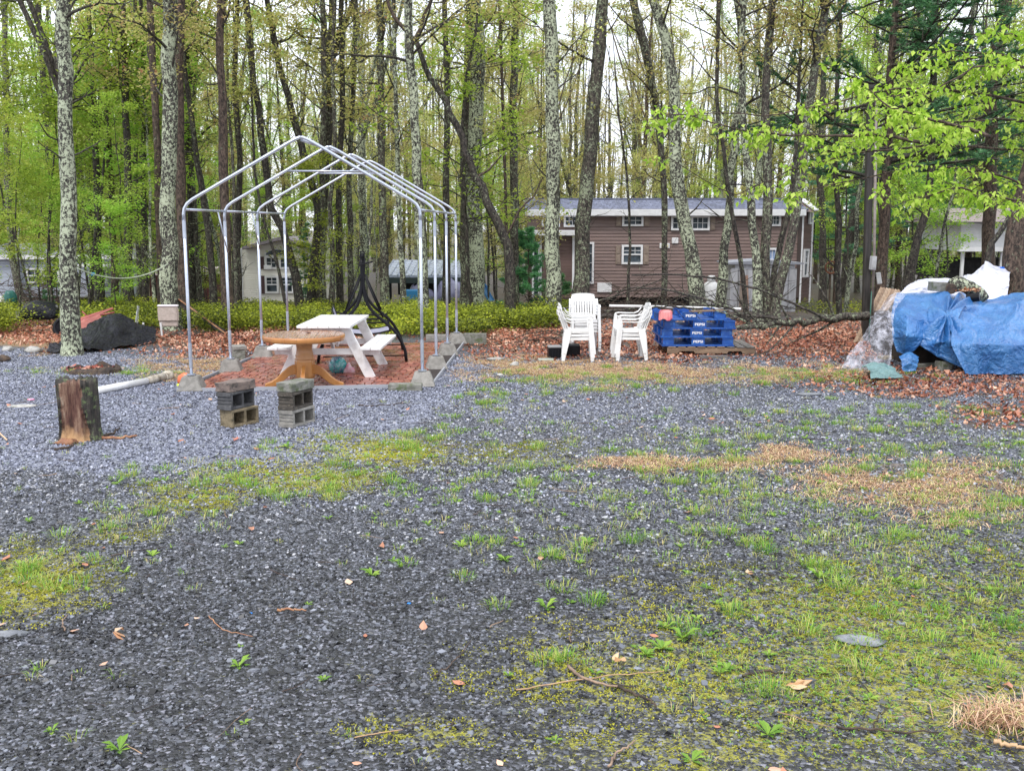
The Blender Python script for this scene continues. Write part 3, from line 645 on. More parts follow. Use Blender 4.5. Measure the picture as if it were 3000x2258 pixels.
H_('thin_forest_tree', 'bare thin stem before the cabin window with tan shutters', [(1838, 900), (1842, 800), (1846, 700), (1842, 600), (1835, 500), (1812, 330)], 9, 6, B_DARK, z0=2.6, Y=25, extra=2, nb=10, spread=1.3, nleaf=8)
H_('lichened_tree', 'lichened trunk standing left of the pale storage shed', [(2112, 920), (2118, 780), (2127, 680), (2137, 581), (2137, 499), (2154, 433), (2150, 366), (2175, 297), (2172, 120), (2160, 0)], 27, 20, B_HEAVY, z0=5, Y=25)
H_('forest_tree', 'slender dark trunk with a bend, crossing the pale shed to the ground', [(2190, 925), (2182, 860), (2167, 746), (2147, 647), (2131, 540), (2121, 449), (2108, 366), (2099, 297), (2106, 0)], 15, 10, B_DARK, z0=5, Y=24)
H_('lichened_tree', 'left stem of the clump by the pale shed, spotted with lichen', [(2226, 940), (2217, 860), (2217, 746), (2207, 647), (2193, 548), (2182, 420), (2170, 200), (2180, 0)], 30, 15, B_HEAVY, Y=22, z0=5)
H_('lichened_tree', 'dark straight middle stem of the clump by the pale shed', [(2246, 942), (2243, 860), (2243, 746), (2250, 614), (2250, 482), (2242, 300), (2252, 150), (2262, 0)], 33, 22, B_MID, Y=22.2, z0=5)
H_('forest_tree', 'stem of the clump leaning far right, forking at the shed', [(2262, 938), (2289, 812), (2322, 680), (2352, 515), (2356, 383), (2383, 231), (2410, 66), (2425, 0)], 30, 22, B_MID, Y=22, z0=5)
H_('forest_tree', 'short inner stem of the clump, leaning right beside the right one', [(2256, 936), (2262, 829), (2286, 713), (2312, 614), (2325, 515), (2332, 400)], 20, 13, B_DARK, Y=22.4, z0=4.5, extra=4)
H_('forest_tree', 'dark trunk beyond the right end of the cabin', [(2412, 875), (2410, 760), (2408, 640), (2400, 520), (2412, 250)], 22, 16, B_DARK, Y=38, z0=6)
H_('forest_tree', 'brown trunk high above the blue tarps in the pine shade', [(2895, 880), (2900, 700), (2905, 400), (2912, 200), (2950, 0)], 36, 34, B_BROWN, Y=27, z0=6, nb=8)
H_('forest_tree', 'rough brown trunk at the right edge behind the tarps', [(2955, 885), (2965, 780), (2982, 670), (3005, 560), (3035, 400), (3070, 150)], 62, 50, B_BROWN, Y=18.6, z0=6, nb=5)
H_('thin_forest_tree', 'thin dark stem slanting from the white tarp up to the right edge', [(2868, 770), (2900, 720), (2930, 680), (2965, 620), (3005, 540)], 18, 14, B_DARK, Y=20.5, z0=6, nb=3, extra=3)
H_('forest_tree', 'dark trunk behind the meter pole, under the pine', [(2640, 900), (2665, 800), (2690, 700), (2715, 620), (2730, 500), (2735, 200)], 28, 18, B_DARK, Y=26, z0=6, nb=8)

# fallen dead tree leaning up to the left from the young pine
pts = [(1497, 872), (1492, 720), (1475, 690), (1440, 620), (1395, 520), (1350, 400), (1310, 310), (1262, 225), (1235, 165), (1213, 120)]
b0 = AT(1497, 872, 24); b0.z = float(tz(b0.x, b0.y)); o = thing('leaning_dead_tree', 'dead black tree leaning far left above the canopy frame, forked at its tip', 'tree', b0)
T = Wood(); P_ = resample([np.array(AT(a_, b_, 24) - b0) for a_, b_ in pts], 22); P_[0, 2] = -.1
P_[1:] += np.random.RandomState(4).randn(21, 3) * .02; T.tube(P_, np.linspace(.13, .055, 22), 9)
linkmesh('trunk', T.mesh('trunk', B_DARK), None, o)
T = Wood()
for q, r_ in (([(1213, 120), (1235, 80), (1240, 50), (1270, -10)], .05), ([(1213, 120), (1190, 90), (1160, 60), (1140, 20), (1128, -30)], .055), ([(1395, 520), (1430, 500), (1470, 455)], .03),
              ([(1480, 700), (1530, 600), (1560, 585), (1590, 520)], .028), ([(1310, 310), (1290, 240), (1300, 180)], .02)):
    T.tube(resample([np.array(AT(a_, b_, 24) - b0) for a_, b_ in q], 8), np.linspace(r_, r_ * .5, 8), 6)
linkmesh('branches', T.mesh('branches', B_BROWN), None, o)

# --- pines
def pine(rs, trunk, tr, z0, nb, spread, ntuft, nl=.11, el=(-.1, .25), tint=0, zmax=99):
    W_ = Wood(); C = []
    zs = trunk[:, 2]; H = zs[-1]
    for b in range(nb):
        z = z0 + (min(H, zmax) - z0) * (b + rs.rand()) / nb; k = min(np.searchsorted(zs, z), len(zs) - 1); p = trunk[k] + (trunk[k - 1] - trunk[k]) * (zs[k] - z) / max(zs[k] - zs[k - 1], 1e-3)
        a = rs.rand() * 6.283; e = rs.uniform(*el); d = np.array([math.cos(a) * math.cos(e), math.sin(a) * math.cos(e), math.sin(e)])
        Lb = spread * rs.uniform(.6, 1.05) * (1 - .8 * (z - z0) / max(H - z0, .1)); P2 = walk(rs, p, d, Lb, 6, .08, .03); rb = .006 + Lb * .011
        W_.tube(P2, np.linspace(rb, rb * .3, 7), 4)
        for s_ in range(6):
            q = rs.uniform(.25, 1) * 5.99; k2 = int(q); p2 = P2[k2] + (P2[k2 + 1] - P2[k2]) * (q - k2)
            d2 = P2[k2 + 1] - P2[k2]; d2 /= np.linalg.norm(d2); d2 = d2 + rs.randn(3) * np.array([.8, .8, .15]); d2 /= np.linalg.norm(d2)
            P3 = walk(rs, p2, d2, Lb * .3, 3, .1, .02); W_.tube(P3, np.linspace(rb * .4, rb * .2, 4), 3)
            m = ntuft; q3 = rs.uniform(.2, 1, m) * 2.99; k3 = q3.astype(int); C.append(P3[k3] + (P3[k3 + 1] - P3[k3]) * (q3 - k3)[:, None] + rs.randn(m, 3) * .02)
    C = np.concatenate(C); k = 9; n = len(C) * k; Cc = np.repeat(C, k, 0)
    D = rs.randn(n, 3) * np.array([1, 1, .6]) + np.array([0, 0, .15]); D /= np.linalg.norm(D, axis=1)[:, None]; Nn = rs.randn(n, 3); Nn -= D * (D * Nn).sum(1)[:, None]; Nn /= np.linalg.norm(Nn, axis=1)[:, None]
    Lg = nl * (.7 + .5 * rs.rand(n)); S = np.cross(Nn, D); V = np.stack([Cc - S * .011, Cc + S * .011, Cc + D * Lg[:, None]], 1).reshape(-1, 3)
    return W_, (V, (np.arange(n * 3)).reshape(-1, 3), np.repeat(np.clip(rs.rand(n) * .8 + tint, 0, 1), 3))
def pine_tree(name, label, base, H, r0, z0, nb, spread, ntuft, seed, nl=.11, zmax=99, tint=0, el=(-.1, .25)):
    rs = np.random.RandomState(seed); n = 16; z = np.linspace(-.1, H, n); P_ = np.stack([np.cumsum(rs.randn(n) * .02), np.cumsum(rs.randn(n) * .02), z], 1)
    r_ = r0 * (1 - .85 * z.clip(0) / H); T = Wood(); T.tube(P_, r_, 9); W_, Ls = pine(rs, P_, r_, z0, nb, spread, ntuft, nl, el, tint, zmax)
    return put_tree(name, label, base, T.mesh('trunk', B_BROWN), leafmesh('crown', Ls, L_PINE), branches=W_.mesh('branches', B_DARK))
pine_tree('young_pine', 'bushy young green pine left of the cabin porch, behind the white chairs', G(1545, 925), 2.5, .03, .15, 34, 1.1, 9, 5, .12, tint=.35, el=(0, .5))
pine_tree('young_pine', 'low young pine at the foot of the spotted trunk by the chairs', G(1640, 930), 1.1, .02, .1, 14, .7, 6, 6, .10, tint=.2, el=(0, .5))
pine_tree('white_pine', 'tall dark pine behind the meter pole, with needle sprays across the upper right', G(2572, 935), 13, .16, 3.4, 60, 5.2, 15, 7, .15, zmax=9.5, el=(-.15, .2))
pine_tree('white_pine', 'second dark pine whose boughs hang over the tarps at the right', G(2830, 905), 12, .15, 2.6, 54, 4.2, 14, 8, .15, zmax=8.5)
pine_tree('white_pine', 'slim pine with drooping boughs beside the right end of the cabin', G(2445, 890), 9, .09, 1.6, 34, 2.4, 8, 9, .14, zmax=7)
pine_tree('white_pine', 'small pine right of the cream house, low and bluish green', G(905, 905), 3.4, .03, .3, 26, .9, 6, 10, .12)
pine_tree('young_pine', 'dark little pine behind the woodpile left of the spotted trunk', G(172, 905), 2.0, .03, .2, 20, .7, 6, 12, .11)

# --- bright beech boughs hanging in from the right
rs = np.random.RandomState(77)
bb = Vector((7.6, 12.6, 0)); o = thing('beech_tree', 'beech with fresh bright green leaves reaching in over the tarps from the right edge', 'tree', bb)
T = Wood(); tp = np.array([[0, 0, -.1], [.05, 0, 1.5], [.02, .1, 3], [.1, .05, 4.5], [0, 0, 6.5], [.1, .1, 8]]); T.tube(resample(tp, 14), np.linspace(.13, .05, 14), 10)
linkmesh('trunk', T.mesh('trunk', B_BROWN), None, o)
W_ = Wood(); LC = []
YB = 11.5
boughs = [ # pixel paths from the right edge inwards, depth offset
  [(3250, 620), (3000, 430), (2760, 410), (2540, 430), (2330, 470), (2150, 560), (2010, 610), (1880, 395)],
  [(3250, 480), (3020, 300), (2800, 270), (2600, 250), (2400, 300), (2230, 330), (2080, 320), (1950, 350)],
  [(3250, 700), (3040, 560), (2850, 480), (2640, 470), (2450, 520), (2290, 560)],
  [(3250, 360), (3060, 210), (2900, 170), (2760, 160), (2640, 200)],
  [(3250, 300), (3090, 120), (2960, 100), (2820, 100)],
  [(3200, 620), (3000, 600), (2820, 560), (2700, 590), (2610, 610)],
  [(3230, 500), (3080, 350), (2930, 330), (2760, 340), (2600, 360), (2450, 380)],
  [(2900, 400), (2760, 370), (2600, 330), (2480, 240)],
  [(2700, 420), (2500, 390), (2300, 390), (2150, 370), (1980, 330), (1900, 350)],
  [(3200, 250), (3000, 200), (2850, 220), (2700, 290), (2560, 300)]]
for bi, b in enumerate(boughs):
    if bi == 0: b = b[:-2] + [(2010, 480), (1950, 440)]
    yy = YB + rs.uniform(-1.0, 1.0); P_ = resample([np.array(AT(px, py, yy + (px - 2500) * .0006) - bb) for px, py in b], 26)
    P_[:, 1] += np.cumsum(rs.randn(26) * .02); P_[:, 2] += np.cumsum(rs.randn(26) * .012)
    if b[0][0] > 3100: P_ = np.concatenate([[[0, 0, 3.2 + bi * .18]], P_])
    W_.tube(P_, np.linspace(.022, .004, len(P_)), 5)
    for s_ in range(30):
        q = rs.uniform(.08, 1) * (len(P_) - 1.01); k = int(q); p2 = P_[k] + (P_[k + 1] - P_[k]) * (q - k)
        d2 = np.array([-.6 + rs.randn() * .6, rs.randn() * .7, -.15 + .3 * rs.randn()]); d2 /= np.linalg.norm(d2); Ls_ = rs.uniform(.15, .5)
        P3 = walk(rs, p2, d2, Ls_, 4, .12, -.04); W_.tube(P3, np.linspace(.004, .0015, 5), 3)
        m = rs.randint(11, 24); q3 = rs.uniform(.1, 1, m) * 3.99; k3 = q3.astype(int); LC.append(P3[k3] + (P3[k3 + 1] - P3[k3]) * (q3 - k3)[:, None] + rs.randn(m, 3) * .03)
linkmesh('branches', W_.mesh('branches', B_BROWN), None, o)
C = np.concatenate(LC); n = len(C); a = rs.rand(n) * 6.283
D = np.stack([np.cos(a) * .8, np.sin(a) * .8, -.7 + .45 * rs.randn(n)], 1); D /= np.linalg.norm(D, axis=1)[:, None]
Nn = np.stack([rs.randn(n) * .5, rs.randn(n) * .5, np.ones(n)], 1); Nn -= D * (D * Nn).sum(1)[:, None]; Nn /= np.linalg.norm(Nn, axis=1)[:, None]
s_ = .078 * (.5 + .75 * rs.rand(n)); c = linkmesh('crown', leafmesh('crown', leafset(C, D, Nn, s_, s_ * .6, rs.rand(n)), L_HERO), None, o); c['kind'] = 'stuff'

# --- the rest of the woods: individual trees sharing a few meshes
rs = np.random.RandomState(31)
placed = []
BM = [B_MID, B_DARK, B_HEAVY, B_BROWN, B_HEAVY, B_MID]
def okpos(x, y, sap=False):
    u, v = proj(x, y, float(tz(x, y)))
    if y < 47 and 1490 < u < 2420: return False
    if y < 54 and 690 < u < 905: return False
    if y < 40 and 1120 < u < 1375: return False
    if 42 < y < 50 and 1480 < u < 2430: return False
    if 34 < y < 44 and u > 2720: return False
    if y < 48 and u < 330 and y > 38: return False
    if 36 < y < 41 and 420 < u < 600: return False
    if sap and ((u > 2540 and y < 31) or (2380 < u < 2560 and y < 46) or (660 < u < 930 and y < 60)): return False
    return True
def zone(x, y):
    u = proj(x, y, 0.0)[0]; d = 'deep in the woods ' if y > 58 else 'in the near woods '
    for lim, t in ((230, 'at the far left'), (560, 'behind the clothesline'), (900, 'behind the left half of the canopy frame'), (1300, 'behind the swing and carport'), (1640, 'behind the young pine'), (2050, 'behind the left half of the cabin'), (2420, 'behind the right half of the cabin'), (2720, 'behind the meter pole')):
        if u < lim: return d + t
    return d + 'behind the tarps'
n_ = 0; tries = 0
while n_ < 115 and tries < 5000:
    tries += 1; y = math.sqrt(rs.uniform(26 ** 2, 92 ** 2)); x = rs.uniform(-.6, .6) * y
    if not okpos(x, y) or any((x - a_) ** 2 + (y - b_) ** 2 < 1.3 ** 2 for a_, b_ in placed): continue
    placed.append((x, y)); n_ += 1; k = rs.randint(5)
    green = L_BRIGHT if (x / y < -.22 or x / y > .33 or rs.rand() < .2) else L_YELLOW
    bi = rs.randint(6); where = zone(x, y); bk_ = ['lichen flecked', 'black barked', 'pale lichened', 'brown barked', 'pale lichened', 'lichen flecked'][bi]
    put_tree('woodland_tree', '%s tall tree %s' % (bk_, where), (x, y, float(tz(x, y))), CT[k][0], CT[k][2], BM[bi], green, rs.rand() * 6.28, rs.uniform(.8, 1.15), '%s trees %s' % (bk_, where), branches=CT[k][1])
PT = []
for i_ in range(3):
    r3 = np.random.RandomState(400 + i_); z = np.linspace(-.1, [12, 14, 11][i_], 14); wb_ = np.cumsum(np.cumsum(r3.randn(14, 2) * .03, 0), 0) * .6 + np.cumsum(r3.randn(14, 2) * .05, 0); P_ = np.stack([wb_[:, 0], wb_[:, 1], z], 1); r_ = [.055, .07, .045][i_] * (1 - .8 * z.clip(0) / z[-1])
    T = Wood(); T.tube(P_, r_, 7); W_, Ls = grow(r3, P_, r_, 2.5, 26, 1.7, (.1, .9), .09, 26, 5, dead=6, sig=.18)
    PT.append((T.mesh('pole_trunk', B_HEAVY), W_.mesh('pole_branches', B_DARK), leafmesh('pole_crown', Ls, L_YELLOW)))
n_ = 0; tries = 0
while n_ < 120 and tries < 5000:
    tries += 1; y = math.sqrt(rs.uniform(25 ** 2, 66 ** 2)); x = rs.uniform(-.6, .6) * y
    if not okpos(x, y) or any((x - a_) ** 2 + (y - b_) ** 2 < .7 ** 2 for a_, b_ in placed): continue
    placed.append((x, y)); n_ += 1; k = rs.randint(3); where = zone(x, y); bi = rs.randint(3); bk_ = ['pale lichened', 'grey flecked', 'dark'][bi]
    o = put_tree('slender_tree', '%s slender tree %s' % (bk_, where), (x, y, float(tz(x, y))), PT[k][0], PT[k][2], [B_HEAVY, B_MID, B_DARK][bi], L_BRIGHT if abs(x / y) > .3 else L_YELLOW, rs.rand() * 6.28, rs.uniform(.8, 1.2), '%s slender trees %s' % (bk_, where), branches=PT[k][1])
    o.rotation_euler = (rs.randn() * .06, rs.randn() * .06, rs.rand() * 6.28)
n_ = 0; tries = 0
while n_ < 165 and tries < 6000:
    tries += 1; y = math.sqrt(rs.uniform(25 ** 2, 75 ** 2)); x = rs.uniform(-.6, .6) * y
    if not okpos(x, y, True) or any((x - a_) ** 2 + (y - b_) ** 2 < .8 ** 2 for a_, b_ in placed): continue
    pr = 1 if x / y < -.2 else (.30 if x / y < .3 else .7)
    if rs.rand() > pr: continue
    placed.append((x, y)); n_ += 1; k = rs.randint(4)
    where = zone(x, y); lm_ = L_BRIGHT if rs.rand() < (.85 if abs(x / y) > .22 else .3) else L_YELLOW; gn = 'bright green' if lm_ is L_BRIGHT else 'yellowish'
    put_tree('leafy_sapling', '%s leafy sapling %s' % (gn, where), (x, y, float(tz(x, y))), UT[k][0], UT[k][2], B_DARK, lm_, rs.rand() * 6.28, rs.uniform(.75, 1.3), '%s saplings %s' % (gn, where), branches=UT[k][1])
# bright saplings near the left edge, in front of the far house
for q, (px, Y, s_) in enumerate([(60, 24, .8), (-60, 22, .9), (330, 23.5, .55), (395, 24.5, .6), (130, 27, .8), (250, 30, .9), (610, 31, .6), (2750, 26, .8), (2990, 24, .9), (2420, 30, .8), (1010, 32, .7), (1430, 33, .8)]):
    x = (px - 1500) / F * Y; k = q % 4
    if px in (2750, 2420): continue
    put_tree('leafy_sapling', ['bright leafy sapling low before the far left house', 'bright sapling spreading in from the left edge', 'low bright sapling behind the black tarp', 'low leafy sapling under the clothesline', 'bright sapling left of the spotted trunk', 'leafy sapling right behind the spotted trunk', 'sapling with yellowish leaves left of the canopy frame',
        'bright sapling behind the white tarp', 'bright sapling near the right edge', 'sapling beyond the right end of the cabin', 'small sapling behind the black swing', 'small sapling left of the young pine'][q], (x, Y, float(tz(x, Y))), UT[k][0], UT[k][2], B_DARK, L_BRIGHT, q * 1.3, s_, branches=UT[k][1])

# --- far woods reading as one mass
rs = np.random.RandomState(90)
W_ = Wood()
for q in range(430):
    y = rs.uniform(88, 150); x = rs.uniform(-.62, .62) * y; z = float(tz(x, y)); h = rs.uniform(12, 24); lean = rs.randn(2) * .6
    W_.tube([[x, y, z - .5], [x + lean[0] * .4, y, z + h * .5], [x + lean[0], y + lean[1], z + h]], [rs.uniform(.1, .26), .12, .04], 5)
    for b in range(6):
        zz = z + h * rs.uniform(.3, .95); a = rs.rand() * 6.28; L_ = rs.uniform(1, 3.5)
        W_.tube([[x, y, zz], [x + math.cos(a) * L_ * .5, y + math.sin(a) * L_ * .5, zz + L_ * .35], [x + math.cos(a) * L_, y + math.sin(a) * L_, zz + L_ * .8]], [.06, .04, .015], 3)
o = linkmesh('far_woods_trunks', W_.mesh('far_woods_trunks', B_DARK)); tag(o, 'far trunks and limbs of the woods reading as one grey mass', 'woods', kind='stuff')
n = 300000; cc = np.stack([rs.uniform(-.62, .62, n), rs.uniform(86, 150, n), 0 * np.zeros(n)], 1); cc[:, 0] *= cc[:, 1]
hh = rs.rand(n) ** 1.5 * 22; cc[:, 2] = -1.6 + hh
kp = fbm(cc[:, 0] * .22, cc[:, 2] * .3 + cc[:, 1] * .1, 12) > .42 + .008 * hh; cc = cc[kp]
lf = leaves_at(cc, rs, .19, flatn=1.2)
o = linkmesh('far_woods_foliage', leafmesh('far_woods_foliage', lf, L_FAR)); tag(o, 'thin spring foliage of the far woods reading as one mass', 'woods', kind='stuff')

# --- low shrub layer (huckleberry) along the edge of the woods
rs = np.random.RandomState(55); R = rs
def shrubmask(x, y):
    u, v = proj(x, y, tz(x, y)); e = np.interp(u, [-400, 0, 300, 600, 780, 1000, 1350, 1600, 1720, 1800, 2000, 2200, 2350, 2500, 2600, 3400], [985, 980, 965, 985, 980, 990, 985, 975, 935, 905, 900, 905, 930, 930, 880, 880]) + (fbm(x, y * .6, 61) - .5) * 40
    return np.clip((e - v) / 10, 0, 1) * (fbm(x * .9, y * .9, 62) > .46) * np.where(u > 1750, .35, 1) * (1 - .97 * ((u > 30) & (u < 210) & (v > 915) & (v < 1000)))
P = []
for (n, y0, y1) in ((1900, 18.5, 24), (2100, 24, 33)): P.append(sample(n, y0, y1, shrubmask, side=.56))
P = np.concatenate(P); n = len(P); k = 54
hgt = .05 + .68 * fbm(P[:, 0] * 1.4, P[:, 1] * 1.4, 63) ** 1.4 + .1 * rs.rand(n)
base = np.stack([P[:, 0], P[:, 1], tz(P[:, 0], P[:, 1])], 1)
t = rs.rand(n, k) ** .55; off = rs.randn(n, k, 2) * (.06 + .12 * t[..., None])
C = np.stack([base[:, None, 0] + off[..., 0], base[:, None, 1] + off[..., 1], base[:, None, 2] + hgt[:, None] * t], -1).reshape(-1, 3)
sz = .055; Ls = leaves_at(C, rs, sz, droop=-.3, flatn=.9, cl=np.repeat((fbm(P[:, 0] * .8, P[:, 1] * .8, 64) - .5) * .7, k))
o = linkmesh('shrub_foliage', leafmesh('shrub_foliage', Ls, L_SHRUB)); tag(o, 'knee high yellow green huckleberry shrubs along the edge of the woods', 'shrubs', kind='stuff')
# ------------------------------------------------------------------ shared materials
WHITEP = M('white_plastic', (.80, .80, .80), (.70, .70, .69), 5, rough=.35, bump=.03, c3=(.42, .38, .30), sc3=12, w3=(.6, .82), var=.05)
WPAINT = M('white_paint_wood', (.80, .80, .80), (.62, .61, .60), 9, stretch=(1, 1, 1), w=(.5, .7), c3=(.40, .36, .33), sc3=16, w3=(.66, .74), rough=.45, bump=.25, bsc=40, var=.05)
GALV = M('galvanised_steel', (.50, .54, .62), (.58, .62, .70), 6, rough=.32, metal=.75, bump=.01, var=.04)
CONC = M('concrete', (.30, .285, .26), (.21, .20, .18), 14, c3=(.13, .125, .115), sc3=6, w3=(.58, .72), rough=.85, bump=.6, bsc=90, var=.12)
CONCD = M('dark_concrete', (.10, .10, .105), (.055, .055, .058), 12, c3=(.17, .17, .16), sc3=8, w3=(.6, .72), rough=.8, bump=.6, bsc=90)
CONCT = M('tan_concrete', (.30, .24, .15), (.19, .15, .09), 10, c3=(.09, .08, .05), sc3=5, w3=(.55, .7), rough=.9, bump=.7, bsc=80)
CONCM = M('mossy_concrete', (.24, .235, .21), (.15, .15, .125), 12, c3=(.10, .12, .06), sc3=7, w3=(.52, .62), rough=.85, bump=.6, bsc=80)
BLACKM = M('black_metal', (.004, .004, .006), (.008, .008, .011), 10, rough=.4, metal=0, bump=.03, spec=.22)
BRONZE = M('orange_oak', (.50, .22, .06), (.38, .15, .04), 5, stretch=(1, 1, .25), c3=(.20, .08, .03), sc3=7, w3=(.62, .75), rough=.35, bump=.15, coat=.3, var=.04)
TOPW = M('worn_table_top', (.40, .20, .11), (.27, .15, .10), 6, stretch=(6, .5, 1), c3=(.50, .40, .34), sc3=9, w3=(.5, .68), rough=.3, bump=.3, coat=.35, var=.10)
DARKV = M('dark_void', (.008, .008, .009), rough=.9, bump=0)  # near-black fill, painted in for deep shade in gaps and openings
GLASS = M('window_glass', (.02, .028, .036), (.07, .09, .11), 3, rough=.3, bump=0, spec=.3, var=.3)
SIDE = M('brown_siding', (.20, .135, .122), (.17, .115, .104), 4, rough=.5, bump=.1, bsc=30, stretch=(.2, 1, 1), var=.06)
TRIMW = M('white_trim', (.74, .74, .76), (.66, .66, .68), 5, rough=.5, bump=.03, var=.03)
SHUT = M('tan_shutter', (.27, .21, .17), (.22, .17, .14), 6, rough=.6, bump=.05, var=.03)
SHING = M('slate_shingle', (.15, .165, .24), (.09, .10, .15), 10, c3=(.24, .26, .34), sc3=18, w3=(.55, .7), rough=.7, bump=.4, bsc=60, var=.22)

# ------------------------------------------------------------------ brown cabin
CY = 43.0
def CX(px): return AT(px, 660, CY).x
def CZ(py): return AT(1500, py, CY).z
cab = thing('park_cabin', 'long brown sided cabin with white trimmed windows, tan shutters and grey roof', 'cabin', (CX(1545), CY, CZ(905)))
ox, oz = CX(1545), CZ(905)
def cx(px): return CX(px) - ox
def cz(py): return CZ(py) - oz
def part(name, mb, mat, par, **k): return mb.build(name, mat, par, **k)
b = MB().box(((cx(1545) + cx(2350)) / 2, 2.05, (cz(870) + cz(612)) / 2), (cx(2350) - cx(1545) - .06, 4.0, cz(612) - cz(870))); part('wall', b, SIDE, cab)
MB().box(((cx(1560) + cx(2340)) / 2, 2.2, cz(889)), (cx(2340) - cx(1560), 3.6, .52)).build('undershadow', DARKV, cab)  # near-black box painting the shadowed gap beneath the cabin wall
# lap siding boards: sloped strips sharing one mesh
nb_ = 24; ph = (cz(634) - cz(870)) / nb_; xa, xb = cx(1680), cx(2338); sb = MB().add([(xa, -.035, 0), (xb, -.035, 0), (xb, -.004, ph), (xa, -.004, ph), (xa, 0.02, 0), (xb, .02, 0), (xb, .02, ph), (xa, .02, ph)], [(0, 1, 2, 3), (4, 5, 1, 0), (7, 6, 5, 4), (0, 3, 7, 4), (1, 5, 6, 2)]).mesh('siding_board', SIDE)
for i_ in range(nb_): linkmesh('siding_board', sb, None, cab, (0, 0, cz(870) + i_ * ph))
# porch end (left), set forward under its own small roof
xa2, xb2 = cx(1590), cx(1678); sb2 = MB().box(((xa2 + xb2) / 2, -.55, ph * .5), (xb2 - xa2, .03, ph * .94), (.22, 0, 0)).mesh('siding_board', SIDE)
for i_ in range(int((cz(690) - cz(870)) / ph)): linkmesh('siding_board', sb2, None, cab, (0, 0, cz(870) + i_ * ph))
MB().box(((cx(1555) + cx(1716)) / 2, -.26, (cz(690) + cz(870)) / 2), (cx(1716) - cx(1555), .5, cz(690) - cz(870))).build('porch_wall', SIDE, cab)
MB().box(((cx(1508) + cx(1689)) / 2, -.5, cz(682)), (cx(1689) - cx(1508), 1.2, cz(675) - cz(690))).build('porch_fascia', TRIMW, cab, bevel=.01)
for px in (1583, 1678, 1717): MB().box((cx(px), -.6, (cz(690) + cz(880)) / 2), (.09, .07, cz(690) - cz(880))).build('corner_trim', TRIMW, cab)
MB().box((cx(2344), -.03, (cz(632) + cz(872)) / 2), (cx(2350) - cx(2338), .06, cz(632) - cz(872))).build('corner_trim', M('dark_corner', (.06, .042, .038), rough=.5), cab)
# roof: rows of shingles on two slopes, ridge cap, fascia and gable trim
zr, ze, yr = cz(586), cz(614), 2.0; x0r, x1r = cx(1545) - .1, cx(2360)
MB().prism([(-.35, ze), (2.0, zr + .07), (4.3, ze), (4.3, ze - .04), (2.0, zr), (-.35, ze - .05)], x0r, x1r, 'x').build('roof_deck', SHING, cab)
L_ = math.hypot(2.35, zr - ze + .07); rows = 6; sl = math.atan2(zr + .07 - ze, 2.35); tabs = 58
st_ = MB().box((0, 0, 0), ((x1r - x0r) / tabs - .012, L_ / rows * 1.12, .022), (sl, 0, 0)).mesh('shingle', SHING)
for j_ in range(rows):
    for i_ in range(tabs - (j_ % 2)):
        if j_ * tabs + i_ > 298: break
        f_ = (j_ + .5) / rows
        linkmesh('shingle', st_, None, cab, (x0r + (i_ + .5 + .5 * (j_ % 2)) * (x1r - x0r) / tabs, -.35 + 2.35 * f_, ze + (zr + .07 - ze) * f_ + .018 + .003 * (i_ % 3)))
MB().box(((x0r + x1r) / 2, 2, zr + .1), (x1r - x0r, .22, .05)).build('ridge_cap', SHING, cab)
MB().box(((x0r + x1r) / 2 - .05, -.38, (cz(614) + cz(632)) / 2), (x1r - x0r - .1, .05, cz(613) - cz(632))).build('fascia', TRIMW, cab, bevel=.008)
MB().box(((x0r + x1r) / 2, -.18, cz(633)), (x1r - x0r - .4, .36, .03)).build('soffit', TRIMW, cab)
g_ = MB()
for s_ in (1, -1): g_.beam((x1r + .35, 2, zr + .08), (x1r + .35, 2 - s_ * 2.35, ze - .03), .05, .24, (1, 0, 0))
g_.build('gable_trim', TRIMW, cab)
MB().prism([(-.3, ze - .1), (2.0, zr), (4.3, ze - .1)], x1r - .1, x1r + .33, 'x').build('gable_wall', SIDE, cab)
# bay at the right end: angled facet with its own boards, trims and windows
pA = Vector((cx(2350), 0.0)); pB = Vector((cx(2350) + .62, .75)); pC = Vector((cx(2350) + .75, 2.2))
for (p, q, nm) in ((pA, pB, 'bay_wall'), (pB, pC, 'bay_wall')):
    MB().add([(p.x, p.y, cz(889)), (q.x, q.y, cz(889)), (q.x, q.y, cz(620)), (p.x, p.y, cz(620)), (p.x - .1, p.y + .4, cz(889)), (q.x - .3, q.y + .2, cz(889)), (q.x - .3, q.y + .2, cz(620)), (p.x - .1, p.y + .4, cz(620))],
             [(0, 1, 2, 3), (5, 4, 7, 6), (0, 3, 7, 4), (1, 5, 6, 2)]).build(nm, SIDE, cab)
bd = (pB - pA); ba = math.atan2(bd.y, bd.x); bm_ = MB().box((bd.length / 2, -.01, ph / 2), (bd.length, .03, ph * .93), (.25, 0, 0)).mesh('siding_board', SIDE)
for i_ in range(25): linkmesh('siding_board', bm_, None, cab, (pA.x, pA.y, cz(889) + i_ * ph), (0, 0, ba))
for p in (pA, pB, pC): MB().box((p.x + .02, p.y - .03, (cz(889) + cz(625)) / 2), (.07, .07, cz(625) - cz(889))).build('corner_trim', TRIMW, cab)
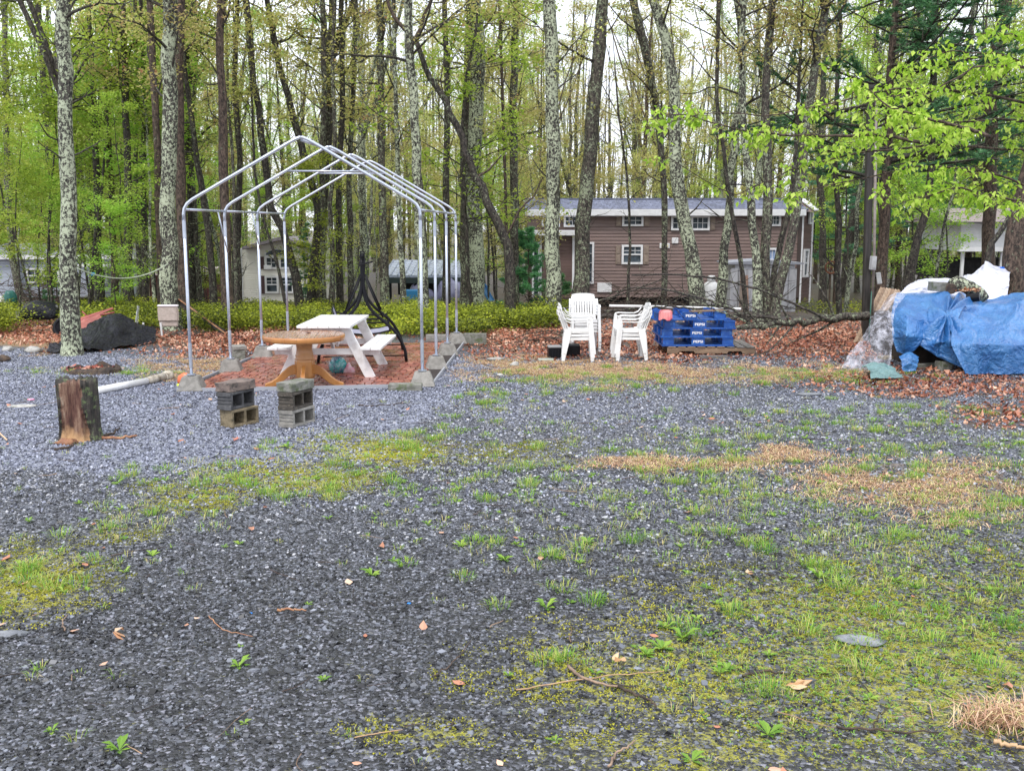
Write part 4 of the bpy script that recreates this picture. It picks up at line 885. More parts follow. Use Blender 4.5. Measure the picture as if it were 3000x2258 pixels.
def window(par, x0, x1, z0, z1, y, nx_=3, nz_=2, mid=False, rot=0, org=(0, 0), fr=.085, glass=GLASS):
    wth, hgt_ = x1 - x0, z1 - z0; o = MB()
    for (a, c, d, e) in ((0, hgt_ - fr / 2, wth, fr), (0, fr / 2, wth, fr)): o.box((wth / 2, -.03, c), (wth, .07, fr))
    for a in (fr / 2, wth - fr / 2): o.box((a, -.03, hgt_ / 2), (fr, .072, hgt_ - 2 * fr))
    f = o.build('window', TRIMW, par, at=(org[0] + x0, org[1] + y, z0), rot=(0, 0, rot))
    MB().box((wth / 2, .005, hgt_ / 2), (wth - 2 * fr, .01, hgt_ - 2 * fr)).build('pane', glass, f)
    bars = MB()
    if mid: bars.box((wth / 2, -.022, hgt_ * .5), (wth - 2 * fr, .03, .06))
    gz0 = hgt_ * .5 if mid else fr
    for k in range(1, nx_): bars.box((fr + (wth - 2 * fr) * k / nx_, -.012, (gz0 + hgt_ - fr) / 2), (.022, .02, hgt_ - fr - gz0))
    for k in range(1, nz_): bars.box((wth / 2, -.013, gz0 + (hgt_ - fr - gz0) * k / nz_), (wth - 2 * fr, .018, .022))
    bars.build('glazing_bars', TRIMW, f); return f
for (a, c, e, f, nx_, mid) in ((1587, 1640, 630, 665, 3, 0), (1651, 1693, 630, 665, 3, 0), (1822, 1884, 629, 663, 3, 0), (1965, 2020, 632, 675, 3, 0), (2023, 2078, 632, 675, 3, 0), (2250, 2286, 627, 663, 3, 0), (1822, 1884, 717, 774, 3, 1)):
    window(cab, cx(a), cx(c), cz(f), cz(e), -.05, nx_, 2, bool(mid))
window(cab, cx(2250), cx(2279), cz(765), cz(726), -.05, 2, 1, False, glass=M('bluish_pane', (.16, .26, .45), (.3, .36, .5), 4, rough=.15, bump=0))
window(cab, cx(1558), cx(1582), cz(868), cz(709), -.62, 1, 4, False)
window(cab, cx(1718), cx(1741), cz(831), cz(709), -.05, 1, 4, False)
window(cab, .12, .60, cz(813), cz(730), -.04, 2, 2, True, ba, (pA.x, pA.y)).location = (pA.x + .14 * math.cos(ba) + .03, pA.y + .14 * math.sin(ba) - .05, cz(813))
window(cab, .2, .55, cz(657), cz(614), -.04, 2, 1, False, ba, (pA.x, pA.y)).location = (pA.x + .45 * math.cos(ba) + .05, pA.y + .45 * math.sin(ba) - .05, cz(657))
for (a, c, e, f) in ((1805, 1820, 629, 663), (1886, 1902, 629, 663), (1948, 1963, 633, 674), (2080, 2095, 633, 674), (1805, 1820, 719, 774), (1886, 1902, 719, 774)):
    s_ = MB().box(((cx(a) + cx(c)) / 2, -.05, (cz(e) + cz(f)) / 2), (cx(c) - cx(a), .05, cz(e) - cz(f))).build('shutter', SHUT, cab, bevel=.01)
    p_ = MB()
    for k in (.27, .73): p_.box(((cx(a) + cx(c)) / 2, -.08, cz(f) + (cz(e) - cz(f)) * k), ((cx(c) - cx(a)) * .62, .02, (cz(e) - cz(f)) * .34))
    p_.build('raised_panel', SHUT, s_, bevel=.006)
MB().box((cx(1978), -.06, cz(705)), (.27, .06, .24)).build('vent_cover', TRIMW, cab, bevel=.015)
MB().box((cx(1948), -.06, cz(720)), (.42, .06, .21)).build('wall_lamp', TRIMW, cab, bevel=.015)
MB().box((cx(1948), -.1, cz(720)), (.28, .04, .09)).build('lamp_glass', M('cream_glass', (.8, .72, .42), rough=.3, bump=0), cab)
MB().box((cx(1773), -.06, cz(842)), (.6, .05, .39)).build('access_panel', TRIMW, cab, bevel=.01)
# objects by the cabin
lp = thing('propane_tank', 'white propane cylinder with its cap, beside the thick leaning trunk', 'propane tank', AT(2082, 893, 27.5))
s_ = 27.5 / F
MB().lathe([(.02, 0), (22 * s_, 1 * s_), (23 * s_, 8 * s_), (23 * s_, 52 * s_), (20 * s_, 62 * s_), (11 * s_, 68 * s_), (.01, 69 * s_)], 20).build('body', WHITEP, lp, smooth=True)
MB().lathe([(12 * s_, 66 * s_), (12 * s_, 82 * s_), (9 * s_, 85 * s_), (.01, 86 * s_)], 16).build('cap', WHITEP, lp, smooth=True)
PALES = M('pale_shed_panel', (.58, .58, .60), (.45, .45, .48), 4, stretch=(2, 2, .5), c3=(.30, .29, .28), sc3=3, w3=(.6, .75), rough=.5, bump=.05)
Ys = 30.0; pz = lambda px, py: AT(px, py, Ys)
shd = thing('storage_shed', 'pale grey storage shed behind the clump of dark stems', 'shed', pz(2240, 912)); so = shd.location.copy()
MB().box((0, .9, (pz(0, 775).z - so.z) / 2), (pz(2338, 0).x - pz(2144, 0).x - .1, 1.5, pz(0, 775).z - so.z)).build('wall', PALES, shd)
for k in range(8): MB().box((-.9 + k * .245, .12, (pz(0, 790).z - so.z) / 2), (.225, .04, pz(0, 785).z - so.z)).build('panel', PALES, shd, bevel=.008)
MB().prism([(-1.1, 0), (1.1, 0), (1.1, .05), (0, .13), (-1.1, .05)], .02, 1.75).build('roof', M('shed_roof', (.28, .29, .33), rough=.5), shd, at=(0, 0, pz(0, 775).z - so.z))
MB().beam((-.72, -.12, 0), (-.68, .05, 1.12), .12, .03).build('leaning_plank', SHUT, shd)
MB().beam((-.52, -.1, 0), (-.55, .05, 1.05), .07, .03).build('leaning_plank', TOPW, shd)
pvc2 = MB().tube([AT(1785, 896, 21.5), AT(1900, 898, 21.5), AT(2170, 905, 21.8)], .028, 8).build('drain_pipe', WHITEP); tag(pvc2, 'long white plastic pipe lying behind the brush, left of the blue pallets', 'pipe')

# ------------------------------------------------------------------ cream house
SIDC = M('cream_siding', (.88, .86, .80), (.82, .80, .74), 4, stretch=(.2, 1, 1), rough=.55, bump=.08, var=.04)
MAR = M('dark_shutter', (.07, .035, .04), rough=.6, var=.02)
Yh = 47.0; hp = lambda px, py: AT(px, py, Yh)
hs = thing('cream_house', 'narrow cream sided house with arched upper window seen through the canopy frame', 'house', hp(708, 893)); h0 = hs.location.copy()
hx = lambda px: hp(px, 0).x - h0.x; hz = lambda py: hp(0, py).z - h0.z
MB().prism([(0, 0), (hx(862), 0), (hx(862), hz(728)), (hx(800), hz(703)), (0, hz(728))], 0.05, 4).build('wall', SIDC, hs)
bw_ = hz(728) / 26; sbm = MB().box((hx(862) / 2, 0, bw_ / 2), (hx(862), .03, bw_ * .93), (.24, 0, 0)).mesh('siding_board', SIDC)
for k in range(26): linkmesh('siding_board', sbm, None, hs, (0, .035, k * bw_))
MB().prism([(hx(690), hz(722)), (hx(802), hz(694)), (hx(910), hz(716)), (hx(910), hz(724)), (hx(802), hz(703)), (hx(690), hz(731))], -.6, 4.2).build('roof', M('mauve_roof', (.25, .22, .24), (.19, .17, .19), 8, rough=.8), hs)
MB().box(((hx(862) + hx(905)) / 2 + .05, 1.6, hz(728) / 2 - .1), (hx(905) - hx(862), 2.5, hz(740))).build('side_wing', SIDC, hs)
MB().box((.05, .0, hz(728) / 2), (.1, .1, hz(728))).build('corner_trim', TRIMW, hs)
for (a, c, e, f, m_) in ((746, 788, 808, 859, 1), (793, 834, 808, 859, 1), (748, 787, 750, 788, 0), (791, 832, 750, 788, 0)): window(hs, hx(a), hx(c), hz(f), hz(e), -.02, 2, 2, bool(m_))
arc = [(math.cos(t) * (hx(832) - hx(746)) / 2, math.sin(t) * .3) for t in np.linspace(0, math.pi, 12)]
fa = MB().prism(arc, -.06, -.0).build('arch_window', TRIMW, hs, at=((hx(832) + hx(746)) / 2, 0, hz(749)))
MB().prism([(x * .86, z * .8 + .03) for x, z in arc], -.075, -.055).build('pane', GLASS, fa)
for (e, f) in ((752, 788), (808, 860)): MB().box(((hx(733) + hx(745)) / 2, -.02, (hz(e) + hz(f)) / 2), (hx(745) - hx(733), .05, hz(e) - hz(f))).build('shutter', MAR, hs)
MB().box((hx(758), -.06, hz(783)), (.35, .25, .2)).build('air_conditioner', TRIMW, hs, bevel=.02)

# ------------------------------------------------------------------ bluish house far left
Yh = 46.0; BLS = M('bluish_siding', (.52, .56, .64), (.45, .49, .56), 4, stretch=(.2, 1, 1), rough=.5, bump=.08, var=.04)
h2 = thing('bluish_house', 'pale bluish sided house far behind the leaves at the left edge', 'house', hp(-120, 870)); h0 = h2.location.copy()
wd = hx(345); ht = hz(752)
MB().box((wd / 2, 2, ht / 2), (wd, 3.9, ht)).build('wall', BLS, h2)
sbm = MB().box((wd / 2, 0, .06), (wd, .03, .125), (.22, 0, 0)).mesh('siding_board', BLS)
for k in range(int(ht / .135)): linkmesh('siding_board', sbm, None, h2, (0, .03, k * .135))
MB().prism([(-.3, ht - .06), (-.3, ht + .05), (2, ht + .55), (4.3, ht + .05), (4.3, ht - .06)], -.3, wd + .3, 'x').build('roof', M('grey_roof', (.22, .23, .25), rough=.8), h2)
MB().box((wd / 2, -.28, ht - .02), (wd + .5, .06, .18)).build('fascia', TRIMW, h2)
for a in (20, 70, 215, 290): window(h2, hx(a), hx(a) + .75, hz(830), hz(785), -.02, 2, 1, True)
MB().box((hx(262), -.9, hz(775)), (hx(320) - hx(205), 1.8, .08)).build('awning', TRIMW, h2)

# ------------------------------------------------------------------ red brown shed and the carport
Yh = 39.0; RED = M('red_brown_boards', (.12, .035, .03), (.08, .025, .022), 6, stretch=(4, 4, .4), rough=.7, var=.12)
h3 = thing('garden_shed', 'red brown garden shed with pale roof half hidden behind the broad lichened trunk', 'shed', hp(440, 893)); h0 = h3.location.copy()
wd = hx(572); ht = hz(806); MB().box((wd / 2, 1.3, ht / 2), (wd, 2.4, ht)).build('wall', RED, h3)
for k in range(11): MB().box(((k + .5) * wd / 11, .07, ht / 2), (wd / 11 - .015, .05, ht)).build('plank', RED, h3)
MB().prism([(-.15, ht), (wd + .15, ht), (wd + .02, ht + .22), (.05, ht + .22)], -.1, 2.6).build('roof', M('pale_pink_roof', (.50, .42, .42), rough=.6), h3)
for k in range(6): MB().box((-.42 + k * .08, .0, ht * .48), (.06, .06, ht * .98)).build('door_slat', M('tan_slat', (.28, .24, .17), rough=.6), h3)
Yh = 36.0; STEEL = M('bluish_metal_roof', (.42, .47, .60), (.34, .38, .48), 5, rough=.3, metal=.3, bump=.05)
h4 = thing('carport', 'low metal roofed carport crammed with stored things behind the swing', 'carport', hp(1140, 880)); h0 = h4.location.copy()
wd = hx(1365); zf = hz(806); zb = hz(770)
MB().add([(-.2, -.1, zf), (wd + .2, -.1, zf), (wd + .2, 3, zb), (-.2, 3, zb), (-.2, -.1, zf - .08), (wd + .2, -.1, zf - .08), (wd + .2, 3, zb - .08), (-.2, 3, zb - .08)], [(0, 1, 2, 3), (7, 6, 5, 4), (0, 4, 5, 1), (1, 5, 6, 2), (2, 6, 7, 3), (3, 7, 4, 0)]).build('roof', STEEL, h4)
sl_ = math.atan2(zb - zf, 3.1)
for k in range(14): MB().box((k * (wd + .3) / 13 - .15, 1.45, (zf + zb) / 2 + .02), (.03, 3.15, .03), (sl_, 0, 0)).build('roof_rib', STEEL, h4)
MB().box((wd / 2, -.06, zf - .18), (wd + .3, .08, .2)).build('beam', M('dark_green_beam', (.03, .05, .05), rough=.4), h4)
for k in range(4): MB().box((.05 + k * (wd - .1) / 3, 0, (zf - .28) / 2), (.09, .09, zf - .28)).build('post', BLACKM, h4)
MB().box((wd / 2, 2.9, zb / 2 - .1), (wd, .1, zb - .2)).build('shade_backing', DARKV, h4)  # near-black sheet standing in for the shade under the carport roof
LAV = M('lavender_tarp', (.42, .42, .62), (.30, .30, .48), 5, rough=.4, bump=.5, bsc=12)
def lump(name, label, cat, c, s, mat, seed=0, nz=.18, sub=3):
    bm = bmesh.new(); bmesh.ops.create_icosphere(bm, subdivisions=sub, radius=1)
    from mathutils import noise as nzm
    for v in bm.verts:
        q = v.co.copy(); d = 1 + nz * 2 * nzm.noise(q * 1.5 + Vector((seed * 5.1, 0, 0))) + nz * .7 * nzm.noise(q * 4 + Vector((seed * 3.7, 0, 2)))
        v.co = Vector((q.x * s[0] * d, q.y * s[1] * d, max(q.z, -.35) * s[2] * d))
    zmin = min(v.co.z for v in bm.verts)
    for v in bm.verts: v.co.z -= zmin
    me = bpy.data.meshes.new(name); bm.to_mesh(me); bm.free(); me.polygons.foreach_set('use_smooth', [True] * len(me.polygons)); me.materials.append(mat)
    o = linkmesh(name, me, None, None, c); 
    if label: tag(o, label, cat)
    return o
lump('tarp_bundle', 'pale lavender tarp bundle stored under the right side of the carport', 'tarp', hp(1320, 884), (.55, .5, .62), LAV, 3)
lump('tarp_bundle', 'lavender covered bundle under the carport left of the lichened stem', 'tarp', hp(1236, 884), (.42, .5, .5), LAV, 4)
tag(MB().box((0, 0, .25), (.45, .4, .5)).build('storage_bin', M('sky_blue_plastic', (.04, .28, .60), rough=.35), at=hp(1217, 905) + Vector((0, -1.2, .25)), bevel=.03), 'bright blue plastic bin seen low at the carport front', 'bin')
bc = MB(); P_ = [AT(1402, 833, 33), AT(1410, 838, 33), AT(1420, 860, 33), AT(1434, 884, 33)]
for dx in (0, .45): bc.tube([p + Vector((dx * .3, dx, 0)) for p in P_], .03, 6)
bc.add([P_[0], P_[3], P_[3] + Vector((.13, .45, 0)), P_[0] + Vector((.13, .45, 0))], [(0, 1, 2, 3)]); tag(bc.build('folding_chair', M('blue_chair', (.05, .22, .5), rough=.4)), 'blue folding chair back beside the carport, left of the young pine', 'chair')

# ------------------------------------------------------------------ white house at right
Yh = 37.0; h5 = thing('white_house', 'white sided house with dark open underside at the right edge behind the pines', 'house', hp(2812, 800)); h0 = h5.location.copy()
wd = hx(3180); z1, z2, z3 = hz(735), hz(650), hz(636)
MB().box((wd / 2, 2.2, (z1 + z2) / 2), (wd, 4, z2 - z1)).build('wall', SIDC if False else TRIMW, h5)
sbm = MB().box((wd / 2, .16, 0), (wd, .03, .14), (.24, 0, 0)).mesh('siding_board', TRIMW)
for k in range(7): linkmesh('siding_board', sbm, None, h5, (0, 0, z1 + .1 + k * (z2 - z1 - .1) / 7))
MB().box((wd / 2, -.05, z1 + .06), (wd + .3, .2, .16)).build('fascia', TRIMW, h5)
MB().prism([(-.4, z2), (2.2, z3 + .35), (4.4, z2)], -.5, wd + .3, 'x').build('roof', M('warm_grey_roof', (.25, .21, .20), rough=.8), h5)
MB().box((wd / 2, 2.5, z1 / 2 - .3), (wd, 3.3, z1 - .1)).build('underside_shade', DARKV, h5)  # solid near-black box painting the shade of the open underside
for k in range(4): MB().box((.1 + k * 1.4, 0.1, z1 / 2 - .3), (.1, .1, z1 + .5)).build('post', TRIMW, h5)
# ------------------------------------------------------------------ brick patio
BRM, N, L = nodes('brick_paver')
v = coords(N, L, rnd=False); geo = N('NewGeometry'); q = N('TexVoronoi'); q.inputs['Scale'].default_value = 9; L(geo.outputs['Position'], q.inputs['Vector']); sq = N('SeparateColor'); L(q.outputs['Color'], sq.inputs[0]); oi = N('ObjectInfo')
mixr = math_(N, L, 'FRACT', math_(N, L, 'ADD', math_(N, L, 'MULTIPLY', oi.outputs['Random'], 7.0), sq.outputs[0]))
c = ramp(N, L, mixr, [(0, (.13, .035, .03)), (.35, (.26, .065, .042)), (.7, (.38, .11, .07)), (1, (.50, .22, .15))])
c = mixc(N, L, ramp(N, L, noise(N, L, v, 30, 5, .7), [(.35, (0, 0, 0)), (.75, (.6,) * 3)]), c, (.16, .06, .045))
b = N('BsdfPrincipled'); L(c, b.inputs['Base Color']); L(ramp(N, L, noise(N, L, geo.outputs['Position'], 2.2, 4), [(.4, (.16,) * 3), (.65, (.5,) * 3)]), b.inputs['Roughness']); b.inputs['Specular IOR Level'].default_value = .55
bp = N('Bump'); bp.inputs['Strength'].default_value = .25; bp.inputs['Distance'].default_value = .005; L(noise(N, L, v, 60, 3), bp.inputs['Height']); L(bp.outputs[0], b.inputs['Normal']); o_ = N('OutputMaterial'); L(b.outputs[0], o_.inputs[0])
PATZ = .016
pat = thing('patio', 'red brick patio laid in basketweave under the canopy frame', None, c_l1, RANG); del_ = [pat.pop(k) for k in ('label', 'category') if k in pat]; pat['kind'] = 'structure'; pat['label'] = 'wet red basketweave brick patio under the canopy frame'
Rm = Matrix.Rotation(-RANG, 3, 'Z'); fvl = Rm @ fv
def PL(a, b, z=0): return Vector((a, 0, z)) + fvl * b
PW, PD = RW, BAY * 3 + .1
bed = MB().add([PL(-.12, -.12, -.05), PL(PW + .12, -.12, -.05), PL(PW + .12, PD, -.05), PL(-.12, PD, -.05), PL(-.12, -.12, PATZ + .001), PL(PW + .12, -.12, PATZ + .001), PL(PW + .12, PD, PATZ + .001), PL(-.12, PD, PATZ + .006)],
         [(3, 2, 1, 0), (4, 5, 6, 7), (0, 1, 5, 4), (1, 2, 6, 5), (2, 3, 7, 6), (3, 0, 4, 7)]).build('sand_bed', M('sand_bed', (.028, .02, .018), rough=.8), pat)
bs = .2; bme = [MB().box((0, 0, 0), (bs - .014, bs / 2 - .014, .04)).mesh('brick', BRM, bevel=.004)]
nxb, nyb = int((PW + .16) / bs), int((PD) / bs) ; cnt = 0; rest = MB(); rs = np.random.RandomState(3)
for j_ in range(nyb):
    for i_ in range(nxb):
        vert = (i_ + j_) % 2
        for k in range(2):
            a = -.06 + (i_ + .5) * bs + (0 if not vert else (k - .5) * bs / 2); b_ = -.02 + (j_ + .5) * bs + ((k - .5) * bs / 2 if not vert else 0)
            p = PL(a, b_, PATZ + rs.uniform(-.002, .002)); tilt = (rs.randn() * .008, rs.randn() * .008, (math.pi / 2 if vert else 0) + rs.randn() * .012)
            if cnt < 300: linkmesh('brick', bme[0], None, pat, p, tilt)
            else: rest.box(p, (bs - .009, bs / 2 - .009, .04), tilt)
            cnt += 1
r_ = rest.build('brick_paving', BRM, pat); r_['kind'] = 'stuff'
ed = MB(); 
for (p, q) in ((PL(-.14, -.14, .02), PL(PW + .14, -.14, .02)), (PL(PW + .14, -.14, .02), PL(PW + .14, PD, .02)), (PL(-.14, -.14, .02), PL(-.14, PD, .02))): ed.beam(p, q, .025, .06)
ed.build('edging', M('plastic_edging', (.32, .33, .36), rough=.4), pat)

# ------------------------------------------------------------------ deck blocks and canopy frame
def deckblock(a, b_, label, rot=0, mat=CONC):
    p = FR(a, b_); o = MB().box((0, 0, .095), (.34, .34, .19), taper=(.6, .6)).build('deck_block', mat, at=p + Vector((0, 0, PATZ - .01)), rot=(0, 0, RANG + rot), bevel=.01, seg=2)
    return tag(o, label, 'concrete block', 'tapered concrete blocks under the canopy posts')
rowsn = ['front', 'second', 'third', 'rear']
EAVE = AT(545, 600, c_l1.y).z; PEAK = AT(870, 395, c_l1.y + .1).z
fr_ = thing('canopy_frame', 'bare galvanised steel frame of a peaked canopy standing over the patio', 'canopy frame', c_l1, RANG)
def FL(a, b_, z): return Vector((a, 0, z)) + fvl * b_
for k in range(4):
    for side in (0, 1):
        a = RW * side; deckblock(a, k * BAY, 'tapered concrete block under the %s %s canopy post' % (rowsn[k], 'left' if side == 0 else 'right'), rot=.05 * (k - 1))
        f = MB().tube([FL(a, k * BAY, .12), FL(a, k * BAY, 1.1), FL(a, k * BAY, EAVE - .20)], .021, 12); leg = f.build('leg', GALV, fr_, smooth=True)
        MB().tube([FL(a, k * BAY, .205), FL(a, k * BAY, .222)], .06, 12).build('foot_plate', GALV, leg)
        MB().tube([FL(a, k * BAY, EAVE - .42), FL(a, k * BAY, EAVE - .2)], .024, 12).build('sleeve', GALV, leg)
        MB().tube([FL(a, k * BAY, .3), FL(a, k * BAY, .62)], .025, 12).build('sleeve', GALV, leg)
    for zz in (.34, .58): pass
    # rafter pair: bends at eave and peak
    mid = RW / 2; e_ = EAVE; pk = PEAK; sx = (mid); dirx = Vector((mid, 0, pk - e_)).normalized()
    for side in (0, 1):
        sg = 1 if side == 0 else -1; ax_ = RW * side
        pts = [(ax_, e_ - .2), (ax_, e_ - .12), (ax_ + sg * .012, e_ - .05), (ax_ + sg * .05, e_ + .015), (ax_ + sg * .12, e_ + .07)]
        pkx = mid - sg * .02; lx = mid - sg * .16; z_at = lambda x: e_ + .07 + (pk + .0 - e_ - .07) * (abs(x - ax_) - .12) / (mid - .12)
        pts += [(lx, z_at(lx))]
        if side == 0: pts += [(mid - .08, z_at(mid - .08) - .004), (mid - .02, z_at(mid) - .025), (mid + .001, z_at(mid) - .027)]
        else: pts += [(mid + .08, z_at(mid + .08) - .004), (mid + .02, z_at(mid) - .025), (mid - .001, z_at(mid) - .027)]
        MB().tube([FL(x, k * BAY, z) for x, z in pts], .021, 12).build('rafter', GALV, fr_, smooth=True)
for side in (0, 1):
    for k in range(3): MB().tube([FL(RW * side, k * BAY + .02, EAVE - .06), FL(RW * side, (k + 1) * BAY - .02, EAVE - .06)], .017, 10).build('eave_rail', GALV, fr_, smooth=True)
for k in range(3): MB().tube([FL(RW / 2, k * BAY + .02, PEAK - .06), FL(RW / 2, (k + 1) * BAY - .02, PEAK - .06)], .017, 10).build('ridge_rail', GALV, fr_, smooth=True)
def onraf(f_, k, dz=0): # point at fraction f_ across (0..1) on rafter k
    x = RW * f_; t = 1 - abs(f_ - .5) * 2; return FL(x, k * BAY, EAVE + .07 + (PEAK - EAVE - .09) * t + dz)
MB().tube([onraf(.30, 1, -.03), onraf(.70, 1.0, -.03)], .014, 8).build('collar_tie', GALV, fr_, smooth=True)
MB().tube([onraf(.33, 2, -.03), onraf(.67, 2, -.03)], .014, 8).build('collar_tie', GALV, fr_, smooth=True)
for k in (1, 2): MB().tube([FL(.02, k * BAY, EAVE - .65), FL(.0, k * BAY - .28, EAVE - .08)], .010, 6).build('knee_brace', GALV, fr_, smooth=True)

def slab(label, px, py, w_, d_, h_, rot, mat=CONC, z=0, name='concrete_slab', cat='concrete slab', nz=.004):
    p = G(px, py); o = MB().box((0, 0, h_ / 2), (w_, d_, h_)).build(name, mat, at=p + Vector((0, 0, z)), rot=(0, 0, rot), bevel=.006, sub=2, noise=nz, seed=px)
    return tag(o, label, cat)
slab('long low concrete slab beside the front right canopy block', 1188, 1143, .44, .20, .09, .02, CONCM)
slab('grey concrete slab standing on edge behind the rear right canopy block', 1392, 1008, .42, .08, .2, -.08, CONCM)
slab('pale concrete slab lying behind the posts at the back of the patio', 1280, 1000, .40, .12, .13, 0, CONC)
slab('rough grey block between the left canopy posts, with a cap slab on it', 700, 1055, .19, .2, .17, .35, CONCM, nz=.012)
slab('thin cap slab lying on the rough block between the left canopy posts', 701, 1054, .22, .3, .06, .4, CONC, z=.175)

# ------------------------------------------------------------------ picnic table
pt = thing('picnic_table', 'white painted wooden picnic table with attached benches on the brick patio', 'picnic table', Vector((-2.60, 14.98, PATZ)), -.01)
TL = 1.75; y0, y1 = -TL / 2, TL / 2
def plank(nm, c, s, par=pt, r=None, mat=WPAINT): return MB().box((0, 0, 0), s).build(nm, mat, par, at=c, rot=r, bevel=.004)
for k in range(5): plank('tabletop_board', (-.30 + k * .15, 0, .745), (.143, TL, .038))
for s_ in (-1, 1):
    for k in range(2): plank('bench_board', (s_ * (.57 + k * .15), 0, .44), (.142, TL, .038))
for y in (y0 + .22, y1 - .22):
    MB().box((0, 0, 0), (1.48, .038, .09)).build('bench_support', WPAINT, pt, at=(0, y + .02, .375), bevel=.004)
    MB().box((0, 0, 0), (.72, .038, .09)).build('top_support', WPAINT, pt, at=(0, y + .02, .68), bevel=.004)
    for s_ in (-1, 1): MB().beam((s_ * .26, y - .02, .722), (s_ * .62, y - .02, 0), .14, .038, (0, 1, 0)).build('leg', WPAINT, pt, bevel=.004)
for s_ in (-1, 1): MB().beam((0, s_ * .15, .38), (0, s_ * .58, .70), .09, .038, (1, 0, 0)).build('brace', WPAINT, pt, bevel=.003)

# ------------------------------------------------------------------ round pedestal table
rt = thing('pedestal_table', 'round orange wood pedestal table with curved feet and a weathered plank top', 'table', Vector((-2.78, 13.62, PATZ)), .1)
rtop = .535; th = .70
for k in range(9):
    x0 = -rtop + k * 2 * rtop / 9; x1 = x0 + 2 * rtop / 9 - .004; poly = []
    for x in np.linspace(x0, x1, 5): poly.append((x, -math.sqrt(max(rtop ** 2 - x * x, .0004))))
    for x in np.linspace(x1, x0, 5): poly.append((x, math.sqrt(max(rtop ** 2 - x * x, .0004))))
    MB().prism(poly, th - .022, th + (.001 if k % 2 else -.001), 'z').build('tabletop_plank', TOPW, rt, rot=(0, 0, 0))
MB().lathe([(rtop - .03, th - .085), (rtop + .002, th - .08), (rtop + .008, th - .05), (rtop + .008, th - .026), (rtop + .004, th - .006), (rtop - .006, th - .006), (rtop - .006, th - .022)], 64, cap=False).build('rim', BRONZE, rt, smooth=True)
MB().lathe([(rtop - .01, th - .05), (rtop - .012, th - .024)], 48).build('underside', BRONZE, rt)
MB().lathe([(.13, .36), (.135, .37), (.115, .385), (.125, .41), (.115, .43), (.105, .50), (.11, .56), (.125, .60), (.13, .62), (.16, .635), (.165, .65)], 28).build('turned_column', BRONZE, rt, smooth=True)
MB().lathe([(.10, .10), (.13, .115), (.135, .14), (.135, .34), (.125, .37)], 8).build('octagonal_column', BRONZE, rt, bevel=.004)
MB().lathe([(.05, .075), (.08, .085), (.09, .105)], 16).build('column_base', BRONZE, rt, smooth=True)
foot = [(.10, .30), (.16, .29), (.22, .265), (.30, .20), (.37, .13), (.44, .085), (.50, .065), (.53, .05), (.535, .02), (.52, 0), (.46, 0), (.40, .018), (.34, .045), (.28, .09), (.23, .135), (.18, .16), (.13, .165), (.10, .16)]
for k, a in enumerate((-.22, math.pi + .22, math.pi / 2, -math.pi / 2)):
    MB().prism(foot, -.028, .028).build('foot', BRONZE, rt, rot=(0, 0, a), bevel=.007, smooth=False)
MB().box((0, 0, 0), (.06, .05, .012)).build('leaf_scrap', L_LITTER, rt, at=(.05, .1, th + .008), rot=(0, .2, .5))

# ------------------------------------------------------------------ bag of toys
BAGM, N, L = nodes('clear_bag_plastic'); v = coords(N, L)
pb = N('BsdfPrincipled'); pb.inputs['Base Color'].default_value = (.80, .80, .84, 1); pb.inputs['Roughness'].default_value = .12; tb = N('BsdfTransparent'); ms = N('MixShader')
L(ramp(N, L, noise(N, L, v, 14, 5, .7), [(.48, (.02,) * 3), (.78, (.45,) * 3)]), ms.inputs[0]); L(tb.outputs[0], ms.inputs[1]); L(pb.outputs[0], ms.inputs[2])
bpn = N('Bump'); bpn.inputs['Strength'].default_value = .9; bpn.inputs['Distance'].default_value = .02; L(noise(N, L, v, 11, 5, .7), bpn.inputs['Height']); L(bpn.outputs[0], pb.inputs['Normal'])
o_ = N('OutputMaterial'); L(ms.outputs[0], o_.inputs[0])
bp_ = G(1000, 1098); 
TEAL = M('teal_ball_print', (.0, .10, .18), (.0, .32, .32), 6, w=(.45, .52), c3=(.7, .8, .85), sc3=7, w3=(.62, .66), rough=.15, bump=0, coat=.8, rnd=False)
tb_ = linkmesh('toy_ball', MB().lathe([(.001 + .135 * math.sin(t), -.135 * math.cos(t)) for t in np.linspace(0, math.pi, 16)], 24).mesh('toy_ball', TEAL, smooth=True), None, None, bp_ + Vector((-.05, .02, .135))); tag(tb_, 'shiny teal blue ball inside the clear bag under the picnic table', 'ball')
lump('pink_toys', 'pink and white bundle of toys inside the clear bag, right of the teal ball', 'toys', bp_ + Vector((.10, .02, .02)), (.09, .09, .10), M('pink_white_cloth', (.70, .22, .32), (.8, .62, .66), 8, rough=.5), 4)
lump('plastic_bag', 'clear plastic bag holding a teal ball and pink toys, under the picnic table', 'bag', bp_, (.21, .17, .20), BAGM, 6, .2)
lump('pink_toy', 'small dull pink toy on the bricks right of the picnic table leg', 'toy', G(1100, 1088), (.06, .05, .035), M('dusty_pink', (.5, .2, .18), rough=.5), 8)

